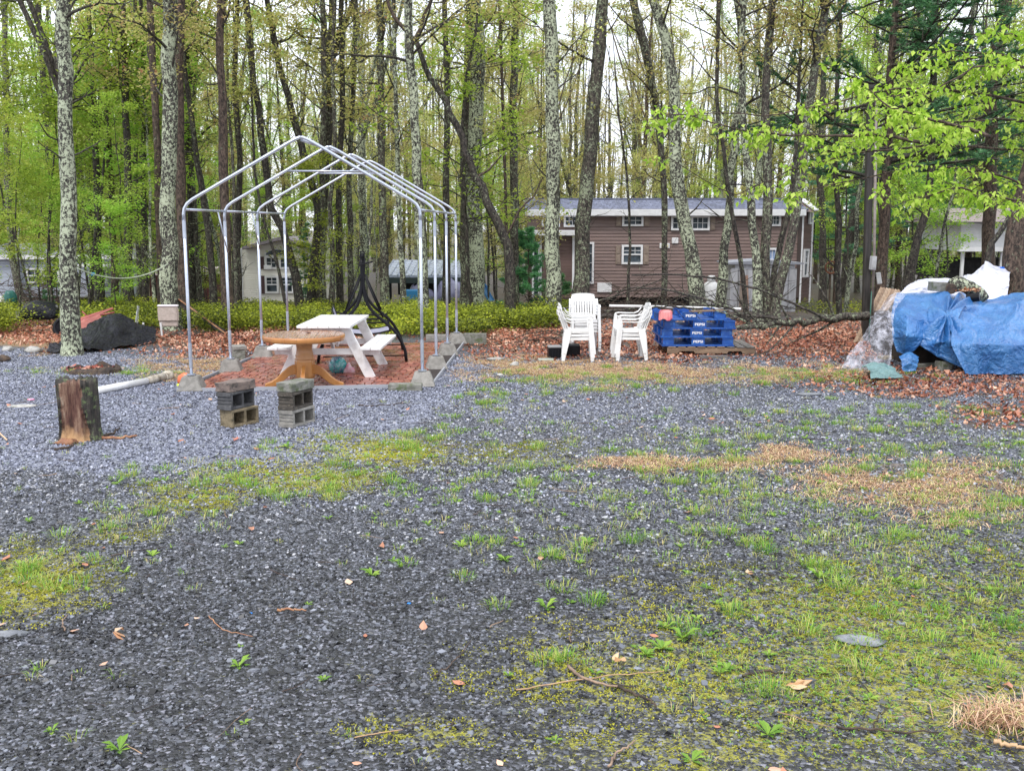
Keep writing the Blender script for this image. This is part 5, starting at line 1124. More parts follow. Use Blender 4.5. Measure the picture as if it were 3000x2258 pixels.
# ------------------------------------------------------------------ black swing frame
sw = thing('garden_swing', 'black metal garden swing with curved legs, without canopy, at the back of the patio', 'swing', AT(1068, 1050, 16.65) * 1.0, .144); sw.location.z = PATZ
Ysw = sw.location.y; sx0 = sw.location.x
def SP(px, py, dy=0): q = AT(px, py, Ysw + dy); return q - Vector((sw.location.x, sw.location.y, sw.location.z))
right = [(1071, 760), (1070, 840), (1074, 872), (1085, 900), (1105, 925), (1135, 950), (1162, 975), (1180, 1005), (1192, 1032), (1196, 1066)]
left_ = [(2 * 1068 - x, y) for x, y in right]
Hs = SP(0, 745, -.75).z
for dy, dpx in ((-.75, 0), (.75, -6)):
    for path in (right, left_):
        pl = [SP(x, y, -.75) for x, y in path]; pl = [Vector((p.x - SP(1068, 800, -.75).x, p.y, p.z)) for p in pl]; foot_z = 0; sc_ = (Hs - 0.02) / (Hs - pl[-1].z)
        pl = [Vector((p.x, dy, max(Hs - (Hs - p.z) * sc_, .0))) for p in pl]
        f = MB(); 
        for r0_, r1_ in zip(pl[:-1], pl[1:]): pass
        f.tube(resample([tuple(p) for p in pl], 24), .025, 10); f.build('curved_leg', BLACKM, sw, smooth=True)
        s_ = 1 if path is right else -1
        MB().tube([Vector((s_ * .04, dy, Hs * .78)), Vector((s_ * .30, dy, Hs * .42))], .014, 8).build('stay', BLACKM, sw, smooth=True)
    MB().tube([(-.40, dy, Hs * .375), (.40, dy, Hs * .375)], .012, 8).build('crossbar', BLACKM, sw, smooth=True)
    MB().tube([(-.64, dy, .11), (.64, dy, .11)], .010, 8).build('crossbar', BLACKM, sw, smooth=True)
    MB().box((0, dy, Hs * .95), (.075, .035, .20)).build('apex_plate', BLACKM, sw, bevel=.01)
MB().tube([(0, -.85, Hs * .985), (0, .85, Hs * .985)], .026, 12).build('top_beam', BLACKM, sw, smooth=True)
MB().tube([(-.05, -.80, Hs * .90), (.16, -.80, Hs * .935)], .012, 8).build('canopy_stub', BLACKM, sw, smooth=True)
for y in (.6,):
    for x in (-.10,): MB().tube([(x * .3, y, Hs * .92), (x * 3.6, y, .55)], .006, 6).build('hanger', BLACKM, sw, smooth=True)
se = MB(); 
for (x, z) in ((-.42, .66), (-.36, .5), (-.25, .42), (0, .38), (.25, .41), (.40, .46)): pass
SEATM = M('lavender_mesh_fabric', (.42, .42, .52), (.34, .34, .44), 8, rough=.6)
prof = [(-.50, .80), (-.44, .62), (-.38, .47), (-.25, .41), (0, .385), (.25, .41), (.42, .45)]
MB().grid([[(x, y, z) for x, z in prof] for y in np.linspace(-.15, .6, 6)]).build('seat_sling', SEATM, sw, smooth=True)
for y in (-.17, .62): MB().tube([(x, y, z) for x, z in prof], .014, 8).build('seat_rail', BLACKM, sw, smooth=True)
for (x, z) in ((.42, .45), (-.38, .47), (-.50, .80)): MB().tube([(x, -.17, z), (x, .62, z)], .012, 8).build('seat_crossbar', BLACKM, sw, smooth=True)
for y in (-.17, .62): MB().tube([(.42, y, .45), (.40, y, .60), (.28, y, .64), (-.30, y, .64), (-.46, y, .70)], .012, 8).build('armrest', BLACKM, sw, smooth=True)

# ------------------------------------------------------------------ cinder blocks
def cinder(label, p, z, rot, mat, end='grooved', name='cinder_block'):
    """two core block lying on its long side: length along local y, cores open along local x"""
    o = thing(name, label, 'concrete block', Vector((p.x, p.y, z)), rot)
    L_, Wd, Ht = .39, .19, .19; t = .03; m = MB()
    m.box((0, 0, t / 2), (Wd, L_, t)); m.box((0, 0, Ht - t / 2), (Wd, L_, t))
    ys_ = (-L_ / 2 + t / 2, 0, L_ / 2 - t / 2)
    for y in ys_: m.box((0, y, Ht / 2), (Wd - .002, t, Ht - 2 * t))
    m.build('shell', mat, o, bevel=.003, sub=2, noise=.0025, seed=p.x)
    MB().box((-Wd * .42, 0, Ht / 2), (.02, L_ - .06, Ht - 2 * t - .002)).build('core_back', DARKV if mat is CONCD else mat, o)  # plate closing the cores; on the dark block its black stands for shade
    if end == 'grooved':
        g = MB(); g.box((0, -L_ / 2 - .008, .022), (Wd, .018, .044)); g.box((0, -L_ / 2 - .008, Ht - .022), (Wd, .018, .044)); g.box((0, -L_ / 2 - .003, .075), (Wd, .008, .014)); g.box((0, -L_ / 2 - .003, Ht - .075), (Wd, .008, .014)); g.build('end_flange', mat, o, bevel=.004)
    return o
s1, s2 = G(695, 1243), G(872, 1243)
def capb(label, p, z, rot, mat, chip):
    o = MB().box((0, 0, .048), (.205, .40, .096)).build('cap_block', mat, at=Vector((p.x, p.y, z)), rot=(0, 0, rot), bevel=.005, sub=4, noise=chip, seed=p.x * 3)
    return tag(o, label, 'concrete block')
al = -math.radians(27)
cinder('tan two holed cinder block at the bottom of the left stack', s1 + Vector((.03, 0, 0)), 0.0, al - .08, CONCT, 'plain')
cinder('dark grooved cinder block in the middle of the left stack', s1, .192, al + .05, CONCD)
capb('brownish chipped cap block on top of the left stack', s1 + Vector((0, 0, 0)), .386, al - .05, M('brownish_concrete', (.26, .20, .17), (.17, .13, .115), 9, c3=(.07, .065, .06), sc3=8, w3=(.52, .62), rough=.85, bump=.8, bsc=70), .012)
cinder('light grey grooved cinder block at the bottom of the right stack', s2, 0, al + .03, CONC)
cinder('rough crumbling dark brown cinder block in the middle of the right stack', s2 - Vector((.01, 0, 0)), .192, al + .10, M('grimy_concrete', (.10, .085, .07), (.055, .048, .04), 10, c3=(.20, .17, .13), sc3=14, w3=(.55, .66), rough=.9, bump=1, bsc=60))
capb('grey green mossy cap block on top of the right stack', s2 + Vector((-.01, 0, 0)), .386, al + .02, CONCM, .006)

# ------------------------------------------------------------------ stump
def stump():
    p = G(236, 1288); o = thing('tree_stump', 'tall split tree stump with dark bark and exposed red brown wood', 'stump', p)
    n = 72; m = 34; V = []; A = []; rs_ = np.random.RandomState(4); Ht = .60
    for j in range(m):
        z = -.02 + (Ht + .02) * j / (m - 1)
        for i_ in range(n):
            a = 2 * math.pi * i_ / n; r = .185 + .03 * max(0, 1 - z / .18) ** 2 + .010 * math.sin(5 * a + 1) + .012 * (float(vn(a * 3, z * 2, 5)) - .5)
            da = (a - 4.65 + math.pi) % (2 * math.pi) - math.pi        # split face towards the camera
            wid = .45 + .16 * math.sin(z * 9) + .55 * float(vn(z * 7, 3 + (da > 0), 8)); wood = 1 if abs(da) < wid * (1.15 if z > .3 else 1.05) else 0
            if wood: r -= .035 + .028 * float(vn(a * 14, z * 1.6, 12))
            else: r += .016 * float(vn(a * 26, z * 5, 15))
            V.append((r * math.cos(a), r * math.sin(a), z + (.07 * (float(vn(a * 9, 1, 3)) - .3) if j == m - 1 else 0))); A.append(wood)
    V.append((0, 0, Ht - .02)); A.append(1)
    i = np.arange(n); j = np.arange(m - 1)[:, None]; Fq = np.stack([j * n + i, j * n + (i + 1) % n, (j + 1) * n + (i + 1) % n, (j + 1) * n + i], -1).reshape(-1, 4)
    Ft = np.stack([(m - 1) * n + i, (m - 1) * n + (i + 1) % n, np.full(n, m * n)], -1)
    mt, N, L = nodes('stump_bark_and_wood'); v = coords(N, L, (1, 1, .18), False); v3 = coords(N, L, (1, 1, 1), False)
    at_ = N('Attribute', attribute_name='wood').outputs['Fac']; f = noise(N, L, v, 30, 6, .75); gp = N('SeparateXYZ'); L(v3, gp.inputs[0])
    wood = ramp(N, L, noise(N, L, v, 15, 6, .75), [(.32, (.025, .010, .008)), (.48, (.11, .045, .032)), (.6, (.25, .15, .10)), (.72, (.46, .37, .29))])
    wl = mixc(N, L, ramp(N, L, math_(N, L, 'ADD', gp.outputs[2], math_(N, L, 'MULTIPLY', noise(N, L, v3, 6), .3)), [(.20, (1, 1, 1)), (.30, (0, 0, 0))]), wood, mixc(N, L, f, (.42, .20, .08), (.62, .42, .22)))
    brk = mixc(N, L, ramp(N, L, f, [(.4, (0, 0, 0)), (.6, (1, 1, 1))]), (.012, .010, .009), (.075, .062, .05))
    brk = mixc(N, L, ramp(N, L, noise(N, L, v3, 16, 6, .75), [(.52, (0, 0, 0)), (.60, (1, 1, 1))]), brk, (.13, .17, .07))
    c = mixc(N, L, ramp(N, L, at_, [(.4, (0, 0, 0)), (.6, (1, 1, 1))]), brk, wl)
    b = N('BsdfPrincipled'); L(c, b.inputs['Base Color']); b.inputs['Roughness'].default_value = .65
    bp = N('Bump'); bp.inputs['Strength'].default_value = 1; bp.inputs['Distance'].default_value = .02; L(f, bp.inputs['Height']); L(bp.outputs[0], b.inputs['Normal'])
    oo = N('OutputMaterial'); L(b.outputs[0], oo.inputs[0])
    linkmesh('trunk', npmesh('trunk', V, [Fq, Ft], mt, dict(wood=A), True), None, o)
    return mt
SM = stump()
WOODC = M('punky_wood', (.42, .22, .11), (.25, .11, .06), 12, rough=.7, bump=.6, bsc=40)
BARKC = M('bark_scrap', (.035, .025, .02), (.09, .06, .04), 14, rough=.8, bump=.6, bsc=50)
def stick(name, label, pts, r, mat=BARKC, n=6, cat='stick', z=.0, k=14, wob=.004):
    P_ = []
    for q in pts:
        g_ = G(*q[:2]); g_.z += (q[2] if len(q) > 2 else 0) + r + z + .006; P_.append(tuple(g_))
    P_ = resample(P_, k); P_[1:-1] += np.random.RandomState(int(pts[0][0])).randn(k - 2, 3) * wob
    P_ -= P_[0] * 0
    o = MB().tube(P_, np.linspace(r, r * .55, k), n).build(name, mat, smooth=True); return tag(o, label, cat)
def chunk(name, label, px, py, s, mat, seed, cat='debris', rot=0, nz=.25):
    o = lump(name, label, cat, G(px, py), s, mat, seed, nz, 2); o.rotation_euler = (0, 0, rot); return o
chunk('wood_chunk', 'orange rotten wood chunk fallen at the foot of the stump', 195, 1302, (.10, .06, .045), WOODC, 1, 'wood')
stick('bark_strip', 'dark bark strip under the rotten chunk at the stump foot', [(160, 1322), (205, 1316), (222, 1300)], .014, BARKC, cat='bark')
stick('bark_strip', 'reddish bark strip lying right of the stump', [(300, 1288), (350, 1290), (402, 1282)], .018, WOODC, cat='bark')
stick('bark_strip', 'short black bark piece raised behind the reddish strip by the stump', [(300, 1280), (330, 1276), (352, 1266, .03)], .014, BARKC, cat='bark')

# ------------------------------------------------------------------ white pipe
pp = thing('plastic_pipe', 'white plastic pipe with a grimy coupling lying on the gravel behind the stump', 'pipe', G(385, 1130))
po = pp.location.copy(); pa, pbb, pcc = G(262, 1160) - po + Vector((0, 0, .05)), G(430, 1128) - po + Vector((0, 0, .055)), G(492, 1112) - po + Vector((0, 0, .06))
MB().tube([pa, pbb], .048, 20).build('pipe_body', WHITEP, pp, smooth=True)
GRIM = M('grimy_white', (.55, .50, .42), (.42, .37, .29), 9, c3=(.16, .13, .09), sc3=12, w3=(.5, .62), rough=.6)
MB().tube([pbb, pbb.lerp(pcc, .9)], .054, 20).build('grimy_section', GRIM, pp, smooth=True)
d_ = (pcc - pbb).normalized(); MB().tube([pbb.lerp(pcc, .8), pbb.lerp(pcc, .8) + d_ * .07, pbb.lerp(pcc, .8) + d_ * .075, pcc + d_ * .05], [.062, .062, .070, .070], 20).build('coupling', GRIM, pp, smooth=True)
MB().tube([pcc + d_ * .052, pcc + d_ * .053], .058, 20).build('pipe_mouth', DARKV, pp)
# ------------------------------------------------------------------ stacked plastic chairs (faces local +x)
def chair_proto(label):
    o = thing('plastic_chair', label, 'chair', (0, 0, 0), 0, 'stacked white plastic chairs')
    # seat: gently dished grid with a front lip
    m = MB(); P_ = [[(x, y, .42 - .012 * math.cos(y * 6) + (.010 if x > .2 else 0) - .10 * max(0, x - .215) - .02 * (1 - (x + .22) / .44)) for y in np.linspace(-.225, .225, 9)] for x in np.linspace(-.22, .24, 9)]
    m.grid(P_); s = m.build('seat', WHITEP, o, smooth=True); md = s.modifiers.new('t', 'SOLIDIFY'); md.thickness = .012
    ap = MB(); ap.box((.235, 0, .385), (.014, .43, .05)); 
    for y in (-.222, .222): ap.box((0, y, .385), (.45, .012, .045))
    ap.build('apron', WHITEP, o, bevel=.004)
    for s_ in (-1, 1):
        MB().beam((.27, s_ * .265, 0), (.205, s_ * .245, .655), .062, .045, (0, 1, 0), .05, .05).build('front_leg', WHITEP, o, bevel=.006)
        MB().beam((-.25, s_ * .245, 0), (-.185, s_ * .215, .43), .055, .045, (0, 1, 0), .13, .04).build('rear_leg', WHITEP, o, bevel=.006)
        a = MB(); pts = [(.23, .645), (.205, .672), (.15, .682), (0, .675), (-.13, .672), (-.20, .70), (-.26, .77)]
        prev = None
        V = []
        for x, z in pts: V += [(x, s_ * .225, z - .010), (x, s_ * .278, z - .010), (x, s_ * .278, z + .006), (x, s_ * .225, z + .006)]
        k = len(pts); a.add(V, [(4 * j + q, 4 * j + (q + 1) % 4, 4 * j + 4 + (q + 1) % 4, 4 * j + 4 + q) for j in range(k - 1) for q in range(4)] + [(3, 2, 1, 0), (4 * k - 4, 4 * k - 3, 4 * k - 2, 4 * k - 1)])
        a.build('armrest', WHITEP, o, bevel=.003)
    # backrest: frame and slats
    bk = MB(); B = lambda y, t: (-.205 - .135 * t - .02 * t * t + .03 * (y / .22) ** 2 * .6, y, .43 + .41 * t)
    for s_ in (-1, 1):
        pts = [B(s_ * (.215 - .01 * t), t) for t in np.linspace(0, .93, 7)]
        for p, q in zip(pts[:-1], pts[1:]): bk.beam(p, q, .045, .018, (1, 0, 0))
    for y0_, y1_ in zip(np.linspace(-.215, .18, 9)[:-1], np.linspace(-.215, .18, 9)[1:]): pass
    ys_ = np.linspace(-.215, .215, 9)
    for a_, b_ in zip(ys_[:-1], ys_[1:]):
        f1, f2 = 1 - .06 * (abs(a_) / .215) ** 3, 1 - .06 * (abs(b_) / .215) ** 3
        bk.beam(B(a_, f1), B(b_, f2), .018, .06, (0, 0, 1)); bk.beam(B(a_, .80), B(b_, .80), .014, .10, (0, 0, 1)); bk.beam(B(a_, .06), B(b_, .06), .014, .06, (0, 0, 1))
    f = bk.build('backrest', WHITEP, o, bevel=0)
    sl = MB().beam(B(0, .05), B(0, .82), .026, .010, (1, 0, 0)).mesh('slat', WHITEP)
    for y in np.linspace(-.15, .15, 7):
        dx = B(y, .4)[0] - B(0, .4)[0]; linkmesh('slat', sl, None, f, (dx, y, 0))
    for s_ in (-1, 1):
        for t in (.25, .4, .55, .7): pass
    return o
def cstack(label, c, rz, n, tilt=0, what=None):
    global CH0
    for k in range(n):
        off = Vector((.012 * k * math.cos(rz), .012 * k * math.sin(rz), .056 * k))
        lab = label % (['lowest', 'second lowest', 'third', 'fourth', 'fifth'][k] if k < n - 1 else 'topmost')
        if CH0 is None: CH0 = chair_proto(lab); CH0.scale = (.9, .9, .92); CH0.location = c + off; CH0.rotation_euler = (0, 0, rz); continue
        copy_tree(CH0, None, c + off, rz + random.uniform(-.012, .012), lab)
CH0 = None
cA = G(1702, 1058); cstack('%s white plastic chair of the left stack that faces right', cA + Vector((-.06, .12, .01)), -.03, 3)
cB = G(1706, 1036); cstack('%s white plastic chair of the stack facing the viewer behind the left stack', cB + Vector((.06, .42, .01)), -math.pi / 2 + .05, 4)
cC = G(1842, 1056); cstack('%s white plastic chair of the stack that faces left beside the blue pallets', cC + Vector((.03, .1, .01)), math.pi + .06, 3)
bx = G(1618, 1050)
box_ = thing('battery_box', 'black ribbed plastic box with pale lid behind the left chair stack', 'box', bx + Vector((.05, .12, 0)), .1)
MB().box((0, 0, .085), (.24, .2, .17)).build('body', BLACKM, box_, bevel=.012)
for k in range(5): MB().box((-.1 + k * .05, -.103, .08), (.012, .01, .13)).build('rib', BLACKM, box_)
MB().box((-.01, -.01, .185), (.22, .19, .03)).build('lid', M('grey_lid', (.33, .33, .34), rough=.5), box_, bevel=.008)
tag(MB().box((0, 0, .1), (.34, .26, .2)).build('black_crate', BLACKM, at=bx + Vector((.30, .34, .1)) - Vector((0, 0, .1)) + Vector((0, 0, 0)), bevel=.02), 'black crate standing between the legs of the left chair stack', 'crate')
slab('thin pale green board lying by the black box, left of the chairs', 1600, 1057, .25, .16, .035, .05, M('pale_board', (.42, .46, .40), rough=.6), name='small_board', cat='board')
for (px, py, s_, lab) in ((1452, 1056, (.14, .08, .04), 'flat pale stone left of the chairs, nearest the patio gravel'), (1508, 1072, (.07, .06, .05), 'small white stone in the leaves left of the chairs'), (1465, 1100, (.05, .04, .02), 'tiny white stone at the leaf edge below the chairs'),
        (100, 1032, (.16, .10, .07), 'mossy pale rock in the straw left of the spotted trunk'), (22, 1028, (.10, .09, .06), 'grey rock by the left edge in the straw'), (308, 1022, (.12, .07, .05), 'flat stone at the edge of the black tarp'),
        (60, 940, (.35, .25, .18), 'grey boulder at the left below the tarp covered mound'), (110, 918, (.45, .3, .2), 'light boulder supporting the tarp covered mound')):
    chunk('stone', lab, px, py, s_, M('pale_stone', (.44, .43, .40), (.30, .29, .27), 9, c3=(.14, .15, .1), sc3=6, rough=.8, bump=.5) if 'PST' not in globals() else PST, px, 'stone')
    PST = bpy.data.materials['pale_stone']
chunk('flat_stone', 'large flat grey slate embedded in the moss at lower right', 2515, 1878, (.115, .07, .012), M('slate_stone', (.15, .16, .18), (.26, .27, .29), 7, c3=(.12, .12, .13), sc3=12, rough=.6, bump=.5), 12, 'stone', -.25, .34)
chunk('flat_stone', 'flat pale grey slate at the left edge in the yellow grass', 30, 1858, (.10, .05, .012), bpy.data.materials['slate_stone'], 13, 'stone', .1, .12)
chunk('flat_stone', 'small dark square slate left of the moss arc', 310, 1416, (.04, .035, .014), bpy.data.materials['slate_stone'], 14, 'stone', .1, .12)
chunk('flat_stone', 'pale flat stone in the gravel band below the blue tarp', 2370, 1155, (.17, .09, .015), bpy.data.materials['slate_stone'], 15, 'stone', .1, .12)
chunk('flat_stone', 'pale flat stone on the gravel in front of the stump, by the pink scrap', 65, 1190, (.18, .11, .012), PST, 16, 'stone', .1, .12)
chunk('pink_scrap', 'bright pink plastic scrap on the left gravel', 90, 1172, (.045, .03, .015), M('hot_pink', (.85, .12, .35), (.8, .5, .6), 12, rough=.4), 17, 'scrap')
chunk('orange_scrap', 'orange plastic behind the front left canopy block', 541, 1126, (.10, .04, .12), M('orange_plastic', (.75, .18, .07), rough=.4), 18, 'scrap', 0, .1)
chunk('yellow_scrap', 'small yellow green plastic beside the front left canopy block', 524, 1133, (.03, .03, .03), M('lime_plastic', (.6, .7, .06), rough=.4), 19, 'scrap')
for (px, py, lab) in ((735, 1797, 'tiny blue plastic bit in the middle of the front gravel'), (1198, 1768, 'tiny blue plastic bit right of the other one in the front gravel'), (925, 1208, 'tiny sky blue scrap right of the right block stack')):
    chunk('blue_scrap', lab, px, py, (.012, .008, .006), M('blue_plastic_bit', (.02, .25, .75), rough=.4) if 'BPB' not in globals() else BPB, px, 'scrap'); BPB = bpy.data.materials['blue_plastic_bit']
# blue sheet with wooden stick at left edge
fg = thing('staked_flag', 'blue cloth with a wooden stick cut off by the left edge', 'flag', G(8, 1290))
MB().tube([(-.18, .05, .28), (-.02, 0, .07), (.06, -.03, .01)], .008, 8).build('stick', M('pale_stick', (.6, .42, .25), rough=.6), fg)
MB().grid([[(-.30 + .2 * u, .02 + .02 * math.sin(u * 7 + v), .04 + .13 * v - .06 * u) for u in np.linspace(0, 1, 8)] for v in np.linspace(0, 1, 5)]).build('cloth', M('royal_blue_cloth', (.02, .09, .45), rough=.5), fg, smooth=True)
# sunken rotten stump ring
rg = thing('rotten_stump', 'low rotten stump ring filled with brown leaves, behind the white pipe', 'stump', G(272, 1090))
rs = np.random.RandomState(8); V = []
for j_, (rr_, zz) in enumerate(((.40, -.02), (.38, .05), (.33, .085), (.30, .03), (.27, .0))):
    for i_ in range(40):
        a = i_ * 2 * math.pi / 40; k_ = 1 + .12 * float(vn(a * 4, j_, 4)); V.append((rr_ * k_ * math.cos(a), rr_ * k_ * .75 * math.sin(a), zz * (.4 + 1.3 * float(vn(a * 3, 7, 2)))))
m_ = MB().add(V, [(j_ * 40 + i_, j_ * 40 + (i_ + 1) % 40, (j_ + 1) * 40 + (i_ + 1) % 40, (j_ + 1) * 40 + i_) for j_ in range(4) for i_ in range(40)]); m_.build('ring', BARKC, rg)
R = rs; Pn = rs.randn(70, 2) * np.array([.16, .10]); Lg = .05 + .05 * rs.rand(70); V_, F_, A_ = flat(Pn, .03 + .03 * rs.rand(70), Lg, Lg * .6, rs.rand(70), .5, .3)
lm_ = linkmesh('leaves', npmesh('leaves', V_, F_, L_LITTER, dict(rnd=A_)), None, rg); lm_['kind'] = 'stuff'
chunk('wood_chunk', 'dark rotten log end at the left edge by the gravel', 8, 1058, (.14, .1, .07), BARKC, 21, 'wood')
# sticks in front
stick('fallen_stick', 'bent grey brown stick lying in the moss at lower middle', [(1664, 1962, .01), (1690, 1985), (1760, 2012), (1812, 2018)], .0085, M('weathered_stick', (.32, .22, .15), (.16, .11, .08), 20, rough=.7, bump=.4, bsc=80))
stick('fallen_stick', 'mossy forked stick continuing right of the bent one', [(1812, 2018), (1860, 2040), (1905, 2060), (1922, 2078)], .008, BARKC)
stick('fallen_stick', 'long pale straw coloured stick crossing the bent stick', [(1512, 2025), (1680, 1998), (1800, 1982), (1945, 1970)], .0038, M('pale_straw_stick', (.50, .33, .18), (.36, .22, .12), 20, rough=.6), wob=.002)
stick('fallen_stick', 'dark knotty stick right of the crossing sticks in the moss', [(2175, 1986), (2240, 1970), (2345, 1984)], .007, BARKC)
stick('fallen_stick', 'dark curved twig standing up at the lower right', [(2560, 2140), (2570, 2115, .02), (2600, 2098, .03)], .004, BARKC)
stick('fallen_stick', 'long dark branch lying low at the lower right', [(2450, 2135), (2600, 2148), (2750, 2152)], .006, BARKC)
stick('fallen_stick', 'long dark twig near the lower centre, slanting up right', [(1270, 1985), (1340, 1935), (1380, 1880)], .0045, BARKC)
stick('fallen_stick', 'thin dark branch on the gravel in front of the low slab', [(1048, 1190), (1090, 1192), (1150, 1188), (1185, 1184)], .008, BARKC)
stick('fallen_stick', 'reddish broken twig left of the grass tuft row, centre left', [(612, 1808), (650, 1850), (740, 1868)], .0035, WOODC)
stick('fallen_stick', 'thin black branch left of the moss arc', [(325, 1632), (420, 1615), (500, 1606)], .004, BARKC)
stick('fallen_stick', 'pale bark sliver in the front gravel, centre', [(812, 1792), (850, 1790), (898, 1794)], .008, WOODC)
stick('fallen_stick', 'curled pale root at the left in the yellow grass', [(190, 1852), (182, 1835), (190, 1815), (200, 1806)], .005, bpy.data.materials['weathered_stick'])
stick('fallen_stick', 'grey lichened stick at the bottom, centre right', [(1782, 2252), (1810, 2210), (1862, 2175)], .006, bpy.data.materials['weathered_stick'])
stick('fallen_stick', 'split pale wood at the lower right corner', [(2910, 2182), (2960, 2192), (3010, 2204)], .012, bpy.data.materials['pale_straw_stick'])
stick('fallen_stick', 'tan stick lying below the mossy patch, bottom centre', [(1040, 2165), (1120, 2150), (1180, 2142)], .003, bpy.data.materials['pale_straw_stick'], wob=.001)
for i_, (px, py, s_, lab) in enumerate(((330, 1866, .055, 'large pinkish dead leaf on the left front gravel'), (690, 1288, .06, 'curled pink dead leaf in front of the left block stack'), (1830, 1940, .04, 'brown dead leaf in the moss above the bent stick'), (2330, 2010, .06, 'long brown dead leaf right of the knotty stick'), (2200, 1682, .03, 'small orange dead leaf in the grass at right centre'))):
    R = np.random.RandomState(i_); p = G(px, py); V_, F_, A_ = flat(np.zeros((3, 2)) + R.randn(3, 2) * .02, np.full(3, .012), np.full(3, s_ * 1.5), np.full(3, s_ * .8), np.array([.75, .85, .6]), .3, .2)
    tag(linkmesh('dead_leaf', npmesh('dead_leaf', V_, F_, L_LITTER, dict(rnd=A_)), None, None, p), lab, 'leaf')

# ------------------------------------------------------------------ pallets
BLUEP = M('blue_plastic', (.012, .075, .33), (.016, .10, .42), 5, c3=(.07, .19, .46), sc3=14, w3=(.52, .66), rough=.38, bump=.05, var=.14)
PALW = M('weathered_pallet_wood', (.30, .20, .13), (.18, .12, .08), 8, stretch=(.3, 3, 3), c3=(.08, .055, .04), sc3=6, w3=(.6, .7), rough=.65, bump=.4, bsc=60, var=.12)
PGREY = M('grey_pallet_wood', (.19, .17, .16), (.11, .10, .09), 8, stretch=(3, .3, 3), rough=.5, bump=.3, bsc=60, var=.1)
PY = G(2060, 1040).y; pxm = PY / F * 1.0
ppx = lambda px, z=.3: (px - 1500) / F * (PY * 1.01)
wp = thing('wooden_pallet', 'worn wooden pallet under the blue pallets, sticking out at its right end', 'pallet', Vector((ppx(2083), PY + .55, 0)), .0)
wl = (2213 - 1953) / F * PY
for y in (-.5, 0, .5):
    m = MB(); pr = [(-wl / 2, .02), (-wl / 2, .115), (wl / 2, .115), (wl / 2, .02), (wl * .36, .02), (wl * .34, .06), (wl * .20, .06), (wl * .18, .02), (-wl * .18, .02), (-wl * .20, .06), (-wl * .36, .06), (-wl * .38, .02)]
    m.prism(pr, y - .02, y + .02); m.build('stringer', PALW, wp, bevel=.003)
for k in range(9):
    w_ = .13 if k < 8 else .15; MB().box((0, 0, 0), (w_, 1.06, .02)).build('deck_board', PGREY if k > 5 else PALW, wp, at=(-wl / 2 + .08 + k * (wl - .16) / 8, 0, .126), bevel=.003)
for k in range(3): MB().box((0, 0, .01), (.12, 1.04, .02)).build('bottom_board', PALW, wp, at=(-wl / 2 + .12 + k * (wl - .24) / 2, 0, 0))
def bpallet(label, pxc, z, rz, first=None):
    c = Vector((ppx(pxc), PY + .56, z))
    if first is not None: return copy_tree(first, None, c, rz, label)
    o = thing('blue_pallet', label, 'pallet', c, rz, 'stacked blue plastic pallets'); Wp, Dp = 1.22, 1.0
    dk = MB(); 
    for (x, y, w_, d_) in ((0, -Dp / 2 + .04, Wp, .08), (0, Dp / 2 - .04, Wp, .08), (-Wp / 2 + .04, 0, .08, Dp - .16), (Wp / 2 - .04, 0, .08, Dp - .16), (0, 0, .16, Dp - .16)): dk.box((x, y, .014), (w_, d_, .028))
    for k in range(5): dk.box((-.29, -.32 + k * .16, .014), (.42, .07, .020)); dk.box((.29, -.32 + k * .16, .014), (.42, .07, .020))
    dk.build('deck', BLUEP, o, bevel=.004)
    for x in (-.5, 0, .5):
        for y in (-.41, 0, .41):
            m = MB(); w_ = .185 if x else .22; h_ = .115
            for (cx_, cy_, a_, b_) in ((0, -.075, w_, .012), (0, .075, w_, .012), (-w_ / 2 + .006, 0, .012, .138), (w_ / 2 - .006, 0, .012, .138)): m.box((cx_, cy_, .028 + h_ / 2), (a_, b_, h_), taper=(1, 1))
            m.box((0, 0, .034), (w_, .15, .012))
            cup = m.build('cup', BLUEP, o, at=(x, y, 0), bevel=.004)
            MB().box((0, -.082, .135), (w_ + .008, .02, .012)).build('cup_rim', BLUEP, cup)
    tx = bpy.data.curves.new('lettering', 'FONT'); tx.body = 'PEPSI'; tx.size = .066; tx.extrude = .0015; tx.align_x = 'CENTER'; tx.offset = .0016; tx.space_character = 1.0
    tx.materials.append(M('white_print', (.85, .85, .88), rough=.4, bump=0)); t = bpy.data.objects.new('lettering', tx); col.objects.link(t); t.parent = o; t.location = (.0, -.4945, .062); t.rotation_euler = (math.pi / 2, 0, 0); t.scale = (1.15, .9, 1); dg_ = bpy.context.evaluated_depsgraph_get(); me_ = bpy.data.meshes.new_from_object(t.evaluated_get(dg_)); t2 = linkmesh('lettering', me_, None, o, t.location.copy(), t.rotation_euler.copy()); t2.scale = t.scale; bpy.data.objects.remove(t); t2.name = 'lettering'
    return o
zb = .137
p1 = bpallet('lowest blue plastic pallet, flat on the wooden pallet', 2045, zb, .0)
p2 = bpallet('second lowest blue plastic pallet of the stack', 2040, zb + .145, .012, p1)
p3 = bpallet('third blue plastic pallet from the bottom, under the shifted one', 2050, zb + .29, -.02, p1)
p4 = bpallet('topmost blue plastic pallet, shifted left toward the white chairs', 2018, zb + .435, .035, p1)
tpz = zb + .435 + .146
tb_ = MB().box((0, 0, .012), (.56, .12, .024)).build('loose_board', PALW, at=Vector((ppx(2068), PY + .15, tpz)), rot=(0, -.03, .12), bevel=.003); tag(tb_, 'brown board lying on top of the blue pallets', 'board')
slab('grey plank piece half buried in leaves in front of the wooden pallet', 2090, 1050, .46, .09, .05, .02, PGREY, name='plank_piece', cat='plank')
